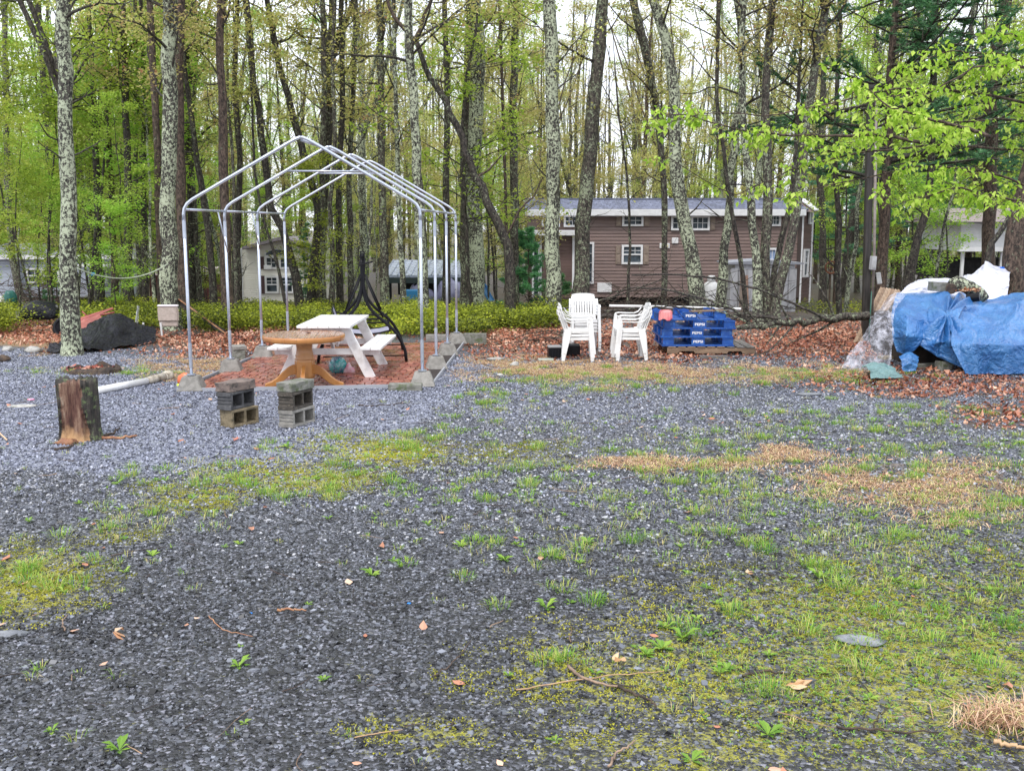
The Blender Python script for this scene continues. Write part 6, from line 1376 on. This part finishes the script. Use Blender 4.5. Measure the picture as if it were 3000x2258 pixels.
# cloth draped over the top pallet edge
RC = M('coral_cloth', (.75, .16, .20), (.80, .30, .30), 6, rough=.75, bump=.3, bsc=50)
cp = Vector((ppx(1947), PY + .06, tpz)); Pn = []
for j_ in range(22):
    row = []; t = j_ / 21
    for i_ in range(30):
        a = math.pi * (i_ / 29) - math.pi; rad = .115 * min(1, t * 1.9); dz = -max(0, t - .42) * .26 * (1 + .12 * math.sin(i_ * .45)); fo = 1 + .10 * math.sin(i_ * 1.3) * t
        row.append((rad * math.cos(a) * fo * .95, rad * math.sin(a) * fo * .8 - .01 , .025 + .018 * (1 - t) + dz))
    Pn.append(row)
m = MB().grid(Pn); cl = m.build('red_cloth', RC, at=cp + Vector((0, -.02, 0)), smooth=True); md = cl.modifiers.new('t', 'SOLIDIFY'); md.thickness = .006; tag(cl, 'coral red cloth draped over the left front of the top blue pallet', 'cloth')

# ------------------------------------------------------------------ tarps
def cr(P, n):  # resample control rows with Catmull-Rom along axis 0
    P = np.asarray(P, float); m = len(P); Q = np.concatenate([[2 * P[0] - P[1]], P, [2 * P[-1] - P[-2]]]); t = np.linspace(0, m - 1 - 1e-6, n); k = t.astype(int); f = (t - k).reshape((-1,) + (1,) * (P.ndim - 1))
    a, b, c, d = Q[k], Q[k + 1], Q[k + 2], Q[k + 3]
    return .5 * (2 * b + (c - a) * f + (2 * a - 5 * b + 4 * c - d) * f ** 2 + (3 * b - a - 3 * c + d) * f ** 3)
def lin(P, n):
    m = len(P); t = np.linspace(0, m - 1 - 1e-6, n); k = t.astype(int); f = (t - k).reshape((-1,) + (1,) * (P.ndim - 1)); f = f * .6 + .4 * f * f * (3 - 2 * f)
    return .12 * cr(P, n) + .88 * (P[k] * (1 - f) + P[k + 1] * f)
def ridged(x, y, seed): return 1 - np.abs(2 * fbm(x, y, seed, 4) - 1)
def tarp(name, label, rows, mat, nu=150, nv=110, fold=.05, crink=.018, foc=None, seed=1, drop=True, cat='tarp'):
    P_ = np.array([[tuple(AT(*q)) for q in r] for r in rows]); 
    if drop: P_[0, :, 2] = .02
    P_ = lin(P_, nv); P_ = np.swapaxes(lin(np.swapaxes(P_, 0, 1), nu), 0, 1)
    du = np.gradient(P_, axis=1); dv = np.gradient(P_, axis=0); Nn = np.cross(du, dv); Nn /= np.linalg.norm(Nn, axis=2)[..., None] + 1e-9
    U, Vv = np.meshgrid(np.linspace(0, 1, nu), np.linspace(0, 1, nv)); W_ = np.linalg.norm(P_[0, 0] - P_[0, -1]); x = U * W_; y = Vv * 2.2
    wx, wy = fbm(x * 1.5, y * 1.5, seed + 3) * 1.2, fbm(x * 1.5, y * 1.5, seed + 7) * 1.2
    d = crink * 3.4 * (ridged(x * 1.1 + wx, y * .8 + wy, seed + 11) - .7) + crink * 2.2 * (ridged(x * 2.2 + wx, y * 1.6 + wy, seed) - .7) + crink * 1.1 * (ridged(x * 6 + wx * 3, y * 5 + wy * 3, seed + 1) - .7) + crink * .5 * (ridged(x * 15 + wx * 4, y * 14, seed + 2) - .7)
    if fold: # hanging folds growing toward the hem
        hang = np.clip(1 - Vv * 2.2, 0, 1); d += fold * hang * np.sin(x * 7.5 + 3 * fbm(x * 1.2, y * .4, seed + 5) * 3)
    if foc:
        for (fx, fy, amp, kf) in foc:
            ang = np.arctan2(Vv - fy, (U - fx) * 1.3); rr = np.hypot(U - fx, Vv - fy); d += amp * np.sin(ang * kf) * np.exp(-((rr - .18) / .22) ** 2) * np.clip(rr * 8, 0, 1)
    P_ = P_ + Nn * d[..., None]; P_[..., 2] = np.maximum(P_[..., 2], .006)
    o = linkmesh(name, npmesh(name, P_.reshape(-1, 3), np.stack([(lambda j, i: j * nu + i)(*np.mgrid[0:nv - 1, 0:nu - 1]), (lambda j, i: j * nu + i + 1)(*np.mgrid[0:nv - 1, 0:nu - 1]), (lambda j, i: (j + 1) * nu + i + 1)(*np.mgrid[0:nv - 1, 0:nu - 1]), (lambda j, i: (j + 1) * nu + i)(*np.mgrid[0:nv - 1, 0:nu - 1])], -1).reshape(-1, 4), mat, None, True))
    return tag(o, label, cat)
def tarpm(name, c1, c2, rough=.32, tr=0):
    m, N, L = nodes(name); v = coords(N, L, rnd=False); c = mixc(N, L, ramp(N, L, noise(N, L, v, 3, 6, .7), [(.35, (0, 0, 0)), (.7, (1, 1, 1))]), c1, c2)
    b = N('BsdfPrincipled'); L(c, b.inputs['Base Color']); b.inputs['Roughness'].default_value = rough; b.inputs['Specular IOR Level'].default_value = .3 if tr else .7; b.inputs['Coat Weight'].default_value = 0 if tr else .25; b.inputs['Coat Roughness'].default_value = .2
    q = N('TexVoronoi', feature='DISTANCE_TO_EDGE'); q.inputs['Scale'].default_value = 6; w_ = N('TexNoise'); w_.inputs['Scale'].default_value = 5; w_.inputs['Detail'].default_value = 4; L(v, w_.inputs['Vector'])
    va = N('VectorMath', operation='ADD'); L(v, va.inputs[0]); vm = N('VectorMath', operation='SCALE'); L(w_.outputs['Color'], vm.inputs[0]); vm.inputs['Scale'].default_value = .5; L(vm.outputs[0], va.inputs[1]); L(va.outputs[0], q.inputs['Vector'])
    bp = N('Bump'); bp.inputs['Strength'].default_value = .45; bp.inputs['Distance'].default_value = .022; L(math_(N, L, 'ADD', ramp(N, L, q.outputs[0], [(0, (0, 0, 0)), (.18, (1, 1, 1))]), noise(N, L, va.outputs[0], 22, 4, .7)), bp.inputs['Height']); L(bp.outputs[0], b.inputs['Normal'])
    o = N('OutputMaterial'); L(b.outputs[0], o.inputs[0]); return m
TB = tarpm('blue_tarp', (.02, .12, .36), (.055, .22, .50)); TW = tarpm('white_tarp', (.66, .67, .76), (.55, .56, .66)); TK = tarpm('black_tarp', (.008, .008, .012), (.016, .017, .024), .3, 1); TG = tarpm('green_tarp', (.13, .25, .24), (.18, .32, .32))
tarp('blue_tarp', 'blue tarp over the left half of the scrap pile, gathered into a knot', [
    [(2628, 1030, 15.5), (2648, 1043, 15.4), (2690, 1008, 15.35), (2745, 1046, 15.1), (2830, 1080, 15.0)], [(2618, 975, 15.6), (2655, 985, 15.2), (2700, 988, 15.35), (2752, 1000, 15.05), (2812, 1005, 15.0)],
    [(2612, 920, 15.8), (2660, 930, 15.5), (2712, 940, 15.55), (2765, 925, 15.35), (2810, 925, 15.4)], [(2622, 872, 16.3), (2680, 866, 16.4), (2740, 862, 16.6), (2795, 870, 16.6), (2860, 880, 16.6)], [(2632, 862, 17.2), (2690, 858, 17.3), (2750, 855, 17.4), (2810, 862, 17.4), (2880, 874, 17.4)]],
    TB, fold=.05, foc=[(.80, .52, .065, 9)], seed=2, drop=False)
tarp('blue_tarp', 'large blue tarp over the right half of the scrap pile, running out of frame', [
    [(2825, 1102, 14.6), (2870, 1096, 14.68), (2950, 1093, 14.72), (3040, 1085, 14.8), (3200, 1070, 15)], [(2788, 1012, 14.78), (2860, 1008, 14.66), (2950, 1012, 14.7), (3040, 1008, 14.8), (3200, 1000, 15)],
    [(2783, 965, 15.05), (2860, 965, 15.25), (2950, 960, 15.3), (3040, 955, 15.4), (3200, 950, 15.6)], [(2772, 912, 15.5), (2860, 905, 16.0), (2950, 893, 16.2), (3040, 880, 16.4), (3200, 880, 16.6)],
    [(2790, 884, 16.6), (2870, 882, 16.8), (2950, 868, 17.0), (3040, 850, 17.2), (3200, 850, 17.4)]], TB, nu=200, nv=120, fold=.028, foc=[(.0, .75, .05, 12)], seed=5)
tarp('white_tarp', 'white tarp peaked over the back of the scrap pile', [[(2630, 866, 16.9), (2700, 872, 17), (2790, 880, 17), (2850, 884, 17.1), (2890, 884, 17.1), (2950, 878, 17.2)], [(2650, 845, 17.1), (2710, 840, 17.2), (2790, 842, 17.3), (2850, 842, 17.4), (2890, 838, 17.4), (2955, 838, 17.4)],
    [(2680, 826, 17.6), (2730, 822, 17.8), (2800, 826, 17.8), (2845, 812, 17.9), (2885, 795, 17.9), (2955, 806, 18)], [(2688, 824, 18.4), (2740, 823, 18.4), (2800, 824, 18.4), (2846, 806, 18.4), (2886, 764, 18.4), (2960, 800, 18.6)]], TW, fold=0, crink=.03, seed=9, drop=False)
tarp('green_tarp', 'small crumpled blue green tarp lying in the leaves below the clear sheet', [[(2552, 1106, 14.15), (2580, 1110, 14.1), (2610, 1104, 14.15), (2645, 1100, 14.2)], [(2545, 1088, 14.25), (2575, 1085, 14.35), (2605, 1080, 14.35), (2630, 1092, 14.3)],
    [(2528, 1076, 14.9), (2560, 1064, 14.9), (2590, 1058, 14.9), (2625, 1078, 14.8)]], TG, nu=50, nv=40, fold=0, crink=.03, seed=12)
tarp('blue_tarp', 'bunched blue tarp scrap on the ground under the left tarp edge', [[(2640, 1078, 14.9), (2660, 1080, 14.9), (2682, 1074, 14.9)], [(2642, 1060, 15), (2662, 1048, 15), (2680, 1062, 15)], [(2640, 1056, 15.3), (2662, 1046, 15.3), (2684, 1056, 15.3)]], TB, nu=30, nv=26, fold=0, crink=.05, seed=14)
# clear sheet in front of leaning boards
CLR, N, L = nodes('clear_plastic_sheet'); v = coords(N, L, rnd=False)
pb = N('BsdfPrincipled'); pb.inputs['Base Color'].default_value = (.72, .73, .84, 1); pb.inputs['Roughness'].default_value = .12; tb = N('BsdfTransparent'); ms = N('MixShader')
L(ramp(N, L, noise(N, L, v, 7, 5, .75), [(.42, (.08,) * 3), (.72, (.75,) * 3)]), ms.inputs[0]); L(tb.outputs[0], ms.inputs[1]); L(pb.outputs[0], ms.inputs[2])
bpn = N('Bump'); bpn.inputs['Strength'].default_value = .8; bpn.inputs['Distance'].default_value = .05; L(noise(N, L, v, 6, 5, .7), bpn.inputs['Height']); L(bpn.outputs[0], pb.inputs['Normal']); o_ = N('OutputMaterial'); L(ms.outputs[0], o_.inputs[0])
tarp('plastic_sheet', 'clear wrinkled plastic sheet hanging over the left end of the scrap pile', [[(2472, 1056, 15.2), (2520, 1056, 15.0), (2570, 1052, 14.95), (2600, 1040, 15.0)], [(2512, 1010, 15.3), (2545, 1000, 15.1), (2585, 990, 15.05), (2612, 990, 15.1)],
    [(2555, 930, 15.7), (2575, 925, 15.5), (2600, 915, 15.4), (2622, 905, 15.5)], [(2600, 868, 16.2), (2620, 862, 16.1), (2640, 860, 16.1), (2665, 856, 16.2)]], CLR, nu=60, nv=70, fold=.05, crink=.03, seed=16)
# leaning boards
for k in range(7):
    a = G(2522 + k * 7, 1012) + Vector((0, .35 + .03 * k, 0)); b_ = AT(2583 + k * 8.5, 843 + k * 1.2, a.y + .95)
    o = MB().beam(a, b_, .055, .03, (0, -1, .4)).build('leaning_board', M('raw_board_%d' % (k % 3), [(.42, .30, .20), (.30, .20, .13), (.50, .38, .28)][k % 3], [(.30, .2, .13), (.18, .12, .08), (.38, .27, .18)][k % 3], 12, stretch=(2, 2, .3), rough=.7), bevel=.003)
    tag(o, ['outermost tan board leaning by the meter pole, left edge of the bundle', 'dark brown board second from the left in the leaning bundle', 'pale board third from the left in the leaning bundle', 'tan board in the middle of the leaning bundle', 'dark board just right of the middle of the leaning bundle', 'pale board second from the right in the leaning bundle', 'rightmost tan board of the leaning bundle under the clear sheet'][k], 'board', 'boards leaning on the scrap pile')
# pile body under the tarps and things on it
pb_ = thing('scrap_pile', 'dark pile of scrap wood and rubble under the tarps, showing through the gaps', 'scrap pile', Vector((AT(2840, 1000, 16.4).x, 16.6, 0)))
for (x, y, z, a, b_, c, r) in ((-.75, -.25, .22, .9, 1.0, .4, .1), (.35, -.6, .2, 1.5, .9, .36, 0), (1.5, -.4, .25, 1.2, 1.2, .45, .1), (-.6, .7, .35, 1.0, .8, .6, .2), (.6, .5, .35, 1.6, 1.0, .66, 0), (1.8, .6, .4, 1.2, 1.0, .7, -.1), (-.1, 1.5, .4, 1.6, .6, .7, .05)):
    MB().box((0, 0, 0), (a, b_, c)).build('timber_box', M('dark_scrap_wood', (.05, .035, .025), (.025, .02, .016), 9, rough=.8) if 'DSW' not in globals() else DSW, pb_, at=(x, y, z * .72), rot=(0, 0, r), bevel=.02); DSW = bpy.data.materials['dark_scrap_wood']
slab('mossy rock piece under the gap between the two blue tarps', 2765, 1086, .2, .16, .15, .3, CONCM, nz=.03, name='rubble_block', cat='concrete block')
slab('flat grey stone slab in the leaves under the left blue tarp', 2715, 1078, .36, .14, .07, .1, CONCM, nz=.02, name='rubble_slab', cat='slab')
slab('flat tan stone under the clear sheet and the left tarp', 2615, 1052, .42, .22, .06, .3, CONCT, nz=.02, name='rubble_slab', cat='slab')
cb = AT(2750, 853, 16.9); o = MB().box((0, 0, 0), (.29, .2, .15)).build('grey_block', CONCM, at=cb + Vector((0, 0, .075)), rot=(0, .05, .12), bevel=.006, sub=2, noise=.006); tag(o, 'grey concrete block weighing down the white tarp', 'concrete block')
lg = thing('lichened_log', 'short lichened log lying on the tarps with leaves around it', 'log', AT(2790, 842, 16.75), 0)
MB().tube(resample([(-.02, 0, .0), (.08, -.02, .07), (.26, 0, .0), (.45, 0, -.10), (.53, 0, -.2)], 12), [.10, .13, .12, .12, .11, .11, .12, .11, .11, .10, .10, .09], 14).build('trunk', B_HEAVY, lg, smooth=True)
MB().tube([(-.07, -.13, -.02), (-.03, -.03, .0)], .085, 12).build('cut_end', BARKC, lg)
R = np.random.RandomState(3); Pn = R.randn(60, 2) * np.array([.10, .05]) + np.array([.22, -.14]); Lg = .04 + .04 * R.rand(60); V_, F_, A_ = flat(Pn, -.06 + .05 * R.rand(60), Lg, Lg * .6, R.rand(60), .6, .3)
l_ = linkmesh('leaves', npmesh('leaves', V_, F_, L_LITTER, dict(rnd=A_)), None, lg); l_['kind'] = 'stuff'
o = MB().tube([AT(2832, 874, 16.5), AT(2870, 870, 16.4)], .07, 12).build('black_pipe_end', BLACKM); tag(o, 'black hollow pipe end under the lichened log on the blue tarp', 'pipe')
o = MB().box((0, 0, 0), (.26, .2, .12)).build('blue_box', M('bright_blue', (.01, .12, .55), rough=.4), at=AT(2915, 790, 18.6), rot=(0, .1, .2), bevel=.015); tag(o, 'small bright blue box behind the white tarp peak', 'box')

# ------------------------------------------------------------------ meter pole and wires
mp_ = thing('meter_pole', 'dark weathered service pole with a metal conduit and wires, beside the leaning boards', 'pole', G(2535, 1002)); m0 = mp_.location.copy(); Yp = m0.y
top = AT(2552, 250, Yp) - m0; POLEM = M('wet_black_wood', (.018, .015, .013), (.04, .034, .03), 10, stretch=(3, 3, .3), rough=.55, bump=.4)
MB().beam((0, 0, -.1), (top.x * .97, 0, top.z), .125, .125, (0, 1, 0)).build('post', POLEM, mp_, bevel=.01)
MB().tube([(.07, -.085, .1), (.09 + top.x * .3, -.085, top.z * .35), (top.x * .9 + .06, -.085, top.z * .96)], .028, 10).build('conduit', M('dull_conduit', (.16, .13, .115), (.22, .19, .17), 12, rough=.45, metal=.3), mp_, smooth=True)
MB().tube([(.035, -.09, .0), (.04, -.09, .95)], .014, 8).build('ground_wire', M('green_wire', (.03, .14, .10), rough=.5), mp_, smooth=True)
GBX = M('grey_meter_box', (.42, .42, .42), (.30, .30, .31), 8, rough=.5, bump=.1)
m1 = AT(2549, 793, Yp) - m0; bx_ = MB().box((0, 0, 0), (.09, .11, .25)).build('meter_box', GBX, mp_, at=(m1.x, -.13, AT(2549, 770, Yp).z - m0.z), rot=(0, .05, .1), bevel=.008)
MB().box((0, -.06, -.02), (.06, .015, .14)).build('cover', GBX, bx_, bevel=.004)
b2 = AT(2573, 815, Yp) - m0; MB().box((0, 0, 0), (.085, .11, .21)).build('outlet_box', GBX, mp_, at=(b2.x, -.02, b2.z), rot=(0, -.18, -.2), bevel=.008)
MB().tube([(b2.x - .02, -.02, b2.z), (.05, -.03, b2.z + .02)], .012, 6).build('bracket', BLACKM, mp_)
MB().beam((-.25, 0, top.z * .965), (.45, 0, top.z * .985), .03, .03).build('cross_arm', BLACKM, mp_)
def wire(name, label, a, b, r, sag, n=24):
    a, b = Vector(a), Vector(b); P_ = [a.lerp(b, t) + Vector((0, 0, -4 * sag * t * (1 - t))) for t in np.linspace(0, 1, n)]
    return tag(MB().tube(P_, r, 6).build(name, BLACKM, smooth=True), label, 'wire')
wire('power_wire', 'thick black overhead wire dropping from the top right to the pole', AT(2552, 262, Yp), AT(2900, -90, 12.0), .014, .25)
wire('power_wire', 'thin black overhead wire to the right of the thick one', AT(2560, 330, Yp), AT(2920, -60, 11.2), .008, .45)
wire('power_wire', 'thin wire running level from the pole to the right edge', AT(2556, 255, Yp), AT(3200, 190, 13), .006, .2)
r0 = AT(232, 790, 17.1); cl_ = wire('clothesline', 'pale rope clothesline tied between the two lichened trunks', AT(226, 786, 17.0), AT(492, 773, 20.2), .012, .22); cl_.data.materials[0] = M('pale_green_rope', (.50, .56, .42), rough=.8); cl_['category'] = 'clothesline'
o = MB().box((0, 0, 0), (.06, .03, .05)).build('clothespin', M('cyan_plastic', (.05, .4, .6), rough=.4), at=AT(272, 803, 17.6), bevel=.005); tag(o, 'blue clothespin hanging on the clothesline', 'clothespin')
tr = MB()
for k in range(16): a = k * math.pi / 8; tr.tube([Vector((.128 * math.cos(a), .128 * math.sin(a), 0)), Vector((.128 * math.cos(a + .4), .128 * math.sin(a + .4), 0.01))], .008, 5)
p_ = AT(200, 772, 17.1); o = tr.build('rope_loop', bpy.data.materials['pale_green_rope'], at=Vector((AT(203, 772, 17.1).x, G(211, 1040).y, p_.z))); tag(o, 'rope loop wound around the tall spotted trunk', 'rope')

# ------------------------------------------------------------------ left clutter
tarp('black_tarp', 'crumpled black tarp heaped behind the tall spotted trunk', [[(135, 1014, 17.3), (215, 1024, 17.2), (270, 1018, 17.4), (330, 1005, 17.8), (395, 992, 18.2), (455, 990, 18.8)], [(150, 1012, 17.6), (225, 1012, 17.6), (280, 1000, 17.9), (335, 985, 18.3), (400, 978, 18.7), (455, 985, 19)],
    [(180, 1005, 17.95), (250, 985, 18.3), (300, 945, 18.8), (345, 940, 18.9), (405, 962, 19.1), (455, 980, 19.3)], [(200, 990, 18.6), (262, 955, 18.9), (318, 925, 19.2), (352, 930, 19.2), (405, 952, 19.5), (455, 974, 19.7)], [(215, 980, 19.3), (270, 960, 19.7), (330, 940, 19.8), (370, 948, 19.8), (410, 962, 19.9), (455, 972, 20)]], TK, fold=.03, crink=.05, seed=21, nu=110, nv=90)
wb = thing('wheelbarrow', 'overturned dull red wheelbarrow with black tyre behind the spotted trunk', 'wheelbarrow', G(240, 985) + Vector((0, .2, 0))); w0 = wb.location.copy(); REDM = M('dull_red_metal', (.30, .075, .06), (.22, .05, .045), 6, c3=(.4, .16, .13), sc3=7, rough=.45, bump=.05)
def Wb(px, py, dy=0): return AT(px, py, w0.y + dy) - w0
MB().add([Wb(226, 990, -1.5), Wb(298, 930, -.9), Wb(292, 922, -.7), Wb(226, 952, -.75), Wb(226, 986, -1.4), Wb(296, 926, -.8), Wb(290, 918, -.6), Wb(226, 946, -.65)], [(0, 1, 2, 3), (7, 6, 5, 4), (0, 4, 5, 1), (1, 5, 6, 2), (2, 6, 7, 3), (3, 7, 4, 0)]).build('tray', REDM, wb, bevel=.01)
MB().add([Wb(228, 955, 0), Wb(300, 918, 0), Wb(330, 905, .1), Wb(228, 938, .1), Wb(228, 950, .1), Wb(300, 912, .1), Wb(330, 900, .2), Wb(228, 932, .2)], [(0, 1, 2, 3), (7, 6, 5, 4), (0, 4, 5, 1), (1, 5, 6, 2), (2, 6, 7, 3), (3, 7, 4, 0)]).build('side_plate', REDM, wb)
MB().tube([Wb(175, 975, .1), Wb(240, 938, .1), Wb(300, 915, .1), Wb(332, 905, .1)], .018, 8).build('handle', REDM, wb, smooth=True)
MB().tube([Wb(180, 978, .5), Wb(245, 932, .5), Wb(310, 920, .5), Wb(335, 915, .5)], .018, 8).build('handle', REDM, wb, smooth=True)
MB().tube([Wb(240, 912, .3), Wb(262, 932, .3)], .014, 8).build('leg', REDM, wb, smooth=True)
wh = MB(); cw = Wb(185, 960, .3); rr_ = [Vector((cw.x + .17 * math.cos(a), cw.y + .05 * math.sin(a), cw.z + .17 * math.sin(a))) for a in np.linspace(0, 2 * math.pi, 25)]
wheel = wh.tube(rr_, .045, 8, cap=False).build('wheel', BLACKM, wb, smooth=True); MB().tube([cw + Vector((0, -.04, 0)), cw + Vector((0, .04, 0))], .13, 16).build('rim', BLACKM, wheel)
BEIG = M('beige_carpet', (.50, .42, .37), (.42, .35, .30), 20, rough=.9, bump=.5, bsc=120)
dc = thing('draped_chair', 'pale chair draped with a beige rug and clear plastic, left of the broad lichened trunk', 'chair', G(437, 982)); d0 = dc.location.copy()
def Dp(px, py, dy=0): return AT(px, py, d0.y + dy) - d0
MB().box(((Dp(412, 0).x + Dp(476, 0).x) / 2, .02, (Dp(0, 900).z + Dp(0, 940).z) / 2), (Dp(476, 0).x - Dp(413, 0).x, .07, Dp(0, 897).z - Dp(0, 940).z)).build('rug', BEIG, dc, bevel=.02, seg=2)
MB().box(((Dp(414, 0).x + Dp(471, 0).x) / 2, .05, (Dp(0, 938).z + Dp(0, 957).z) / 2), (Dp(471, 0).x - Dp(414, 0).x, .07, Dp(0, 938).z - Dp(0, 957).z)).build('rug_tail', BEIG, dc, bevel=.015)
MB().box(((Dp(414, 0).x + Dp(474, 0).x) / 2, .03, Dp(0, 896).z), (Dp(474, 0).x - Dp(410, 0).x, .10, .04)).build('white_cloth', M('white_cloth', (.72, .68, .70), rough=.8), dc, bevel=.015)
MB().beam(Dp(396, 996, -.1), Dp(405, 896, 0), .012, .16, (0, 1, 0), .012, .10).build('clear_flap', CLR, dc)
for (a, b_) in (((475, 985), (471, 945)), ((418, 985), (420, 945))): MB().beam(Dp(*a), Dp(*b_), .03, .03).build('leg', WHITEP, dc)
pl_ = MB().beam(G(645, 982) + Vector((0, .3, .02)), AT(519, 878, 21.5), .10, .035, (0, -1, 0)).build('leaning_plank', POLEM); tag(pl_, 'long dark plank leaning on the brown trunk behind the front left canopy post', 'plank')
pl_ = MB().beam(G(650, 985) + Vector((.02, .25, .02)), AT(523, 876, 21.4), .02, .03, (0, -1, 0)).build('leaning_lath', WOODC); tag(pl_, 'thin orange lath lying along the dark leaning plank', 'lath')
lump('covered_mound', 'low mound under a grey black tarp on boulders left of the spotted trunk', 'covered mound', G(122, 957) + Vector((0, 0, .16)), (.40, .3, .30), TK, 31, .12)
lump('grey_cover', 'pale grey top of the covered mound at the left', 'cover', G(122, 957) + Vector((0, .08, .34)), (.34, .25, .16), M('mound_top_grey', (.28, .27, .27), (.16, .16, .17), 6, rough=.6), 32, .12)  # paler grey lump over the top of the mound
o = lump('green_bag', 'dark green bag in front of the bluish house at the left edge', 'bag', G(30, 905), (.28, .25, .55), M('dark_green_plastic', (.015, .12, .10), rough=.4), 33, .12)
o = lump('white_sack', 'whitish sack cut off by the left edge', 'sack', G(2, 912), (.2, .2, .42), WHITEP, 34, .12)
# brush heaps
def brush(name, label, cx_, cy_, w_, h_, n, seed, rr=.008, mat=B_BROWN, flatn=.5, cat='brush'):
    rs = np.random.RandomState(seed); c = G(cx_, cy_); W_ = Wood()
    for k in range(n):
        p = np.array([c.x + rs.randn() * w_ * .4, c.y + rs.randn() * .5, float(tz(c.x, c.y)) + rs.rand() ** 1.5 * h_ * .5 + .03]); a = rs.choice([0, math.pi]) + rs.randn() * .6; d = np.array([math.cos(a), math.sin(a) * .6, rs.uniform(-.05, flatn)])
        L_ = rs.uniform(.4, 1.3) * w_ * .5; P_ = walk(rs, p, d / np.linalg.norm(d), L_, 6, .16, -.05); P_[:, 2] = np.maximum(P_[:, 2], c.z + .01); r = rr * rs.uniform(.4, 1.3); W_.tube(P_, np.linspace(r, r * .3, 7), 4)
        for q in range(3):
            k2 = rs.randint(1, 6); d2 = (P_[k2] - P_[k2 - 1]) / (L_ / 6) + rs.randn(3) * .6; P2 = walk(rs, P_[k2], d2 / np.linalg.norm(d2), L_ * .4, 4, .2, 0); W_.tube(P2, np.linspace(r * .5, r * .2, 5), 3)
    return tag(linkmesh(name, W_.mesh(name, mat)), label, cat, kind=None)
brush('brush_pile', 'tangle of thin reddish brown branches in front of the cabin skirting', 1840, 935, 3.4, 1.1, 110, 5, .012)
brush('brush_pile', 'loose bare twigs spreading behind the blue pallets', 2160, 950, 2.2, .8, 40, 6, .012, B_DARK)
brush('brush_pile', 'brown brush and woodpile left of the spotted trunk before the bluish house', 130, 895, 2.6, 1.9, 130, 7, .02, B_BROWN)
brush('brush_pile', 'low dark twigs lying on the leaves behind the left chair stack', 1560, 1000, 1.8, .3, 16, 8, .010, B_DARK, .1)
brush('brush_pile', 'dense dead twigs and brambles behind the white tarp under the pines', 2720, 900, 3.0, 2.0, 90, 9, .014, B_DARK, .9)
def limb(name, label, pts, r0, r1, mat, subs, seed, cat='branch'):
    rs = np.random.RandomState(seed); W_ = Wood(); P_ = resample([np.array(AT(*p)) for p in pts], 26); P_[1:] += rs.randn(25, 3) * r0 * .3; W_.tube(P_, np.linspace(r0, r1, 26), 8)
    for k in range(subs):
        q = rs.randint(3, 24); d = P_[q + 1] - P_[q]; d = d / np.linalg.norm(d) + rs.randn(3) * np.array([.5, .4, .8]); L_ = rs.uniform(.4, 1.4); P2 = walk(rs, P_[q], d / np.linalg.norm(d), L_, 6, .15, 0); P2[:, 2] = np.maximum(P2[:, 2], float(tz(P2[0, 0], P2[0, 1])) + .01); r = np.interp(q, [0, 25], [r0, r1]) * .4; W_.tube(P2, np.linspace(r, r * .25, 7), 5)
    return tag(linkmesh(name, W_.mesh(name, mat)), label, cat)
limb('fallen_log', 'long lichened fallen log lying from the meter pole to behind the blue pallets', [(2545, 925, 17.4), (2440, 930, 17.3), (2350, 940, 17.1), (2260, 950, 16.9), (2160, 962, 16.7)], .075, .04, B_MID, 12, 3, 'log')
limb('fallen_branch', 'long thin branch arching down to the right across the cabin front', [(1850, 806, 18), (1960, 803, 18), (2100, 815, 17.8), (2230, 850, 17.5), (2350, 900, 17.2), (2420, 935, 17.1)], .014, .022, B_DARK, 12, 4)
limb('fallen_branch', 'dark branch curving from the pallets up over the brush', [(2280, 935, 16.8), (2190, 925, 17), (2080, 880, 17.3), (1960, 850, 17.8), (1860, 842, 18.2), (1780, 860, 18.5)], .028, .010, B_DARK, 14, 5)
limb('fallen_branch', 'thin branch rising from the brush toward the upper right', [(1650, 905, 18.5), (1760, 880, 18.5), (1860, 850, 18.4), (1950, 812, 18.2)], .016, .008, B_DARK, 8, 6)
limb('fallen_branch', 'dark branch lying level behind the left chair stack', [(1770, 912, 17), (1860, 905, 17), (1960, 898, 17), (2060, 905, 17)], .022, .014, B_DARK, 5, 7)
# rusty wheel ornament far right of the cabin
rw = thing('rusty_wheel', 'small rusty spoked wheel standing in the woods right of the cabin', 'wheel', AT(2434, 815, 35)); RST = M('rust', (.16, .06, .03), (.10, .04, .02), 9, rough=.8)
MB().tube([(.2 * math.cos(a), 0, .36 + .2 * math.sin(a)) for a in np.linspace(0, 2 * math.pi, 25)], .03, 6, cap=False).build('rim', RST, rw)
for k in range(6): a = k * math.pi / 3; MB().tube([(0, 0, .36), (.2 * math.cos(a), 0, .36 + .2 * math.sin(a))], .012, 5).build('spoke', RST, rw)
MB().beam((0, .05, .36), (0, .05, -(AT(2434, 815, 35).z) + float(tz(0, 35))), .05, .05).build('post', BARKC, rw)
print('TRIS', sum(sum(max(1, len(p.vertices) - 2) for p in m.polygons) if len(m.polygons) < 3000 else len(m.loops) - 2 * len(m.polygons) for m in bpy.data.meshes))
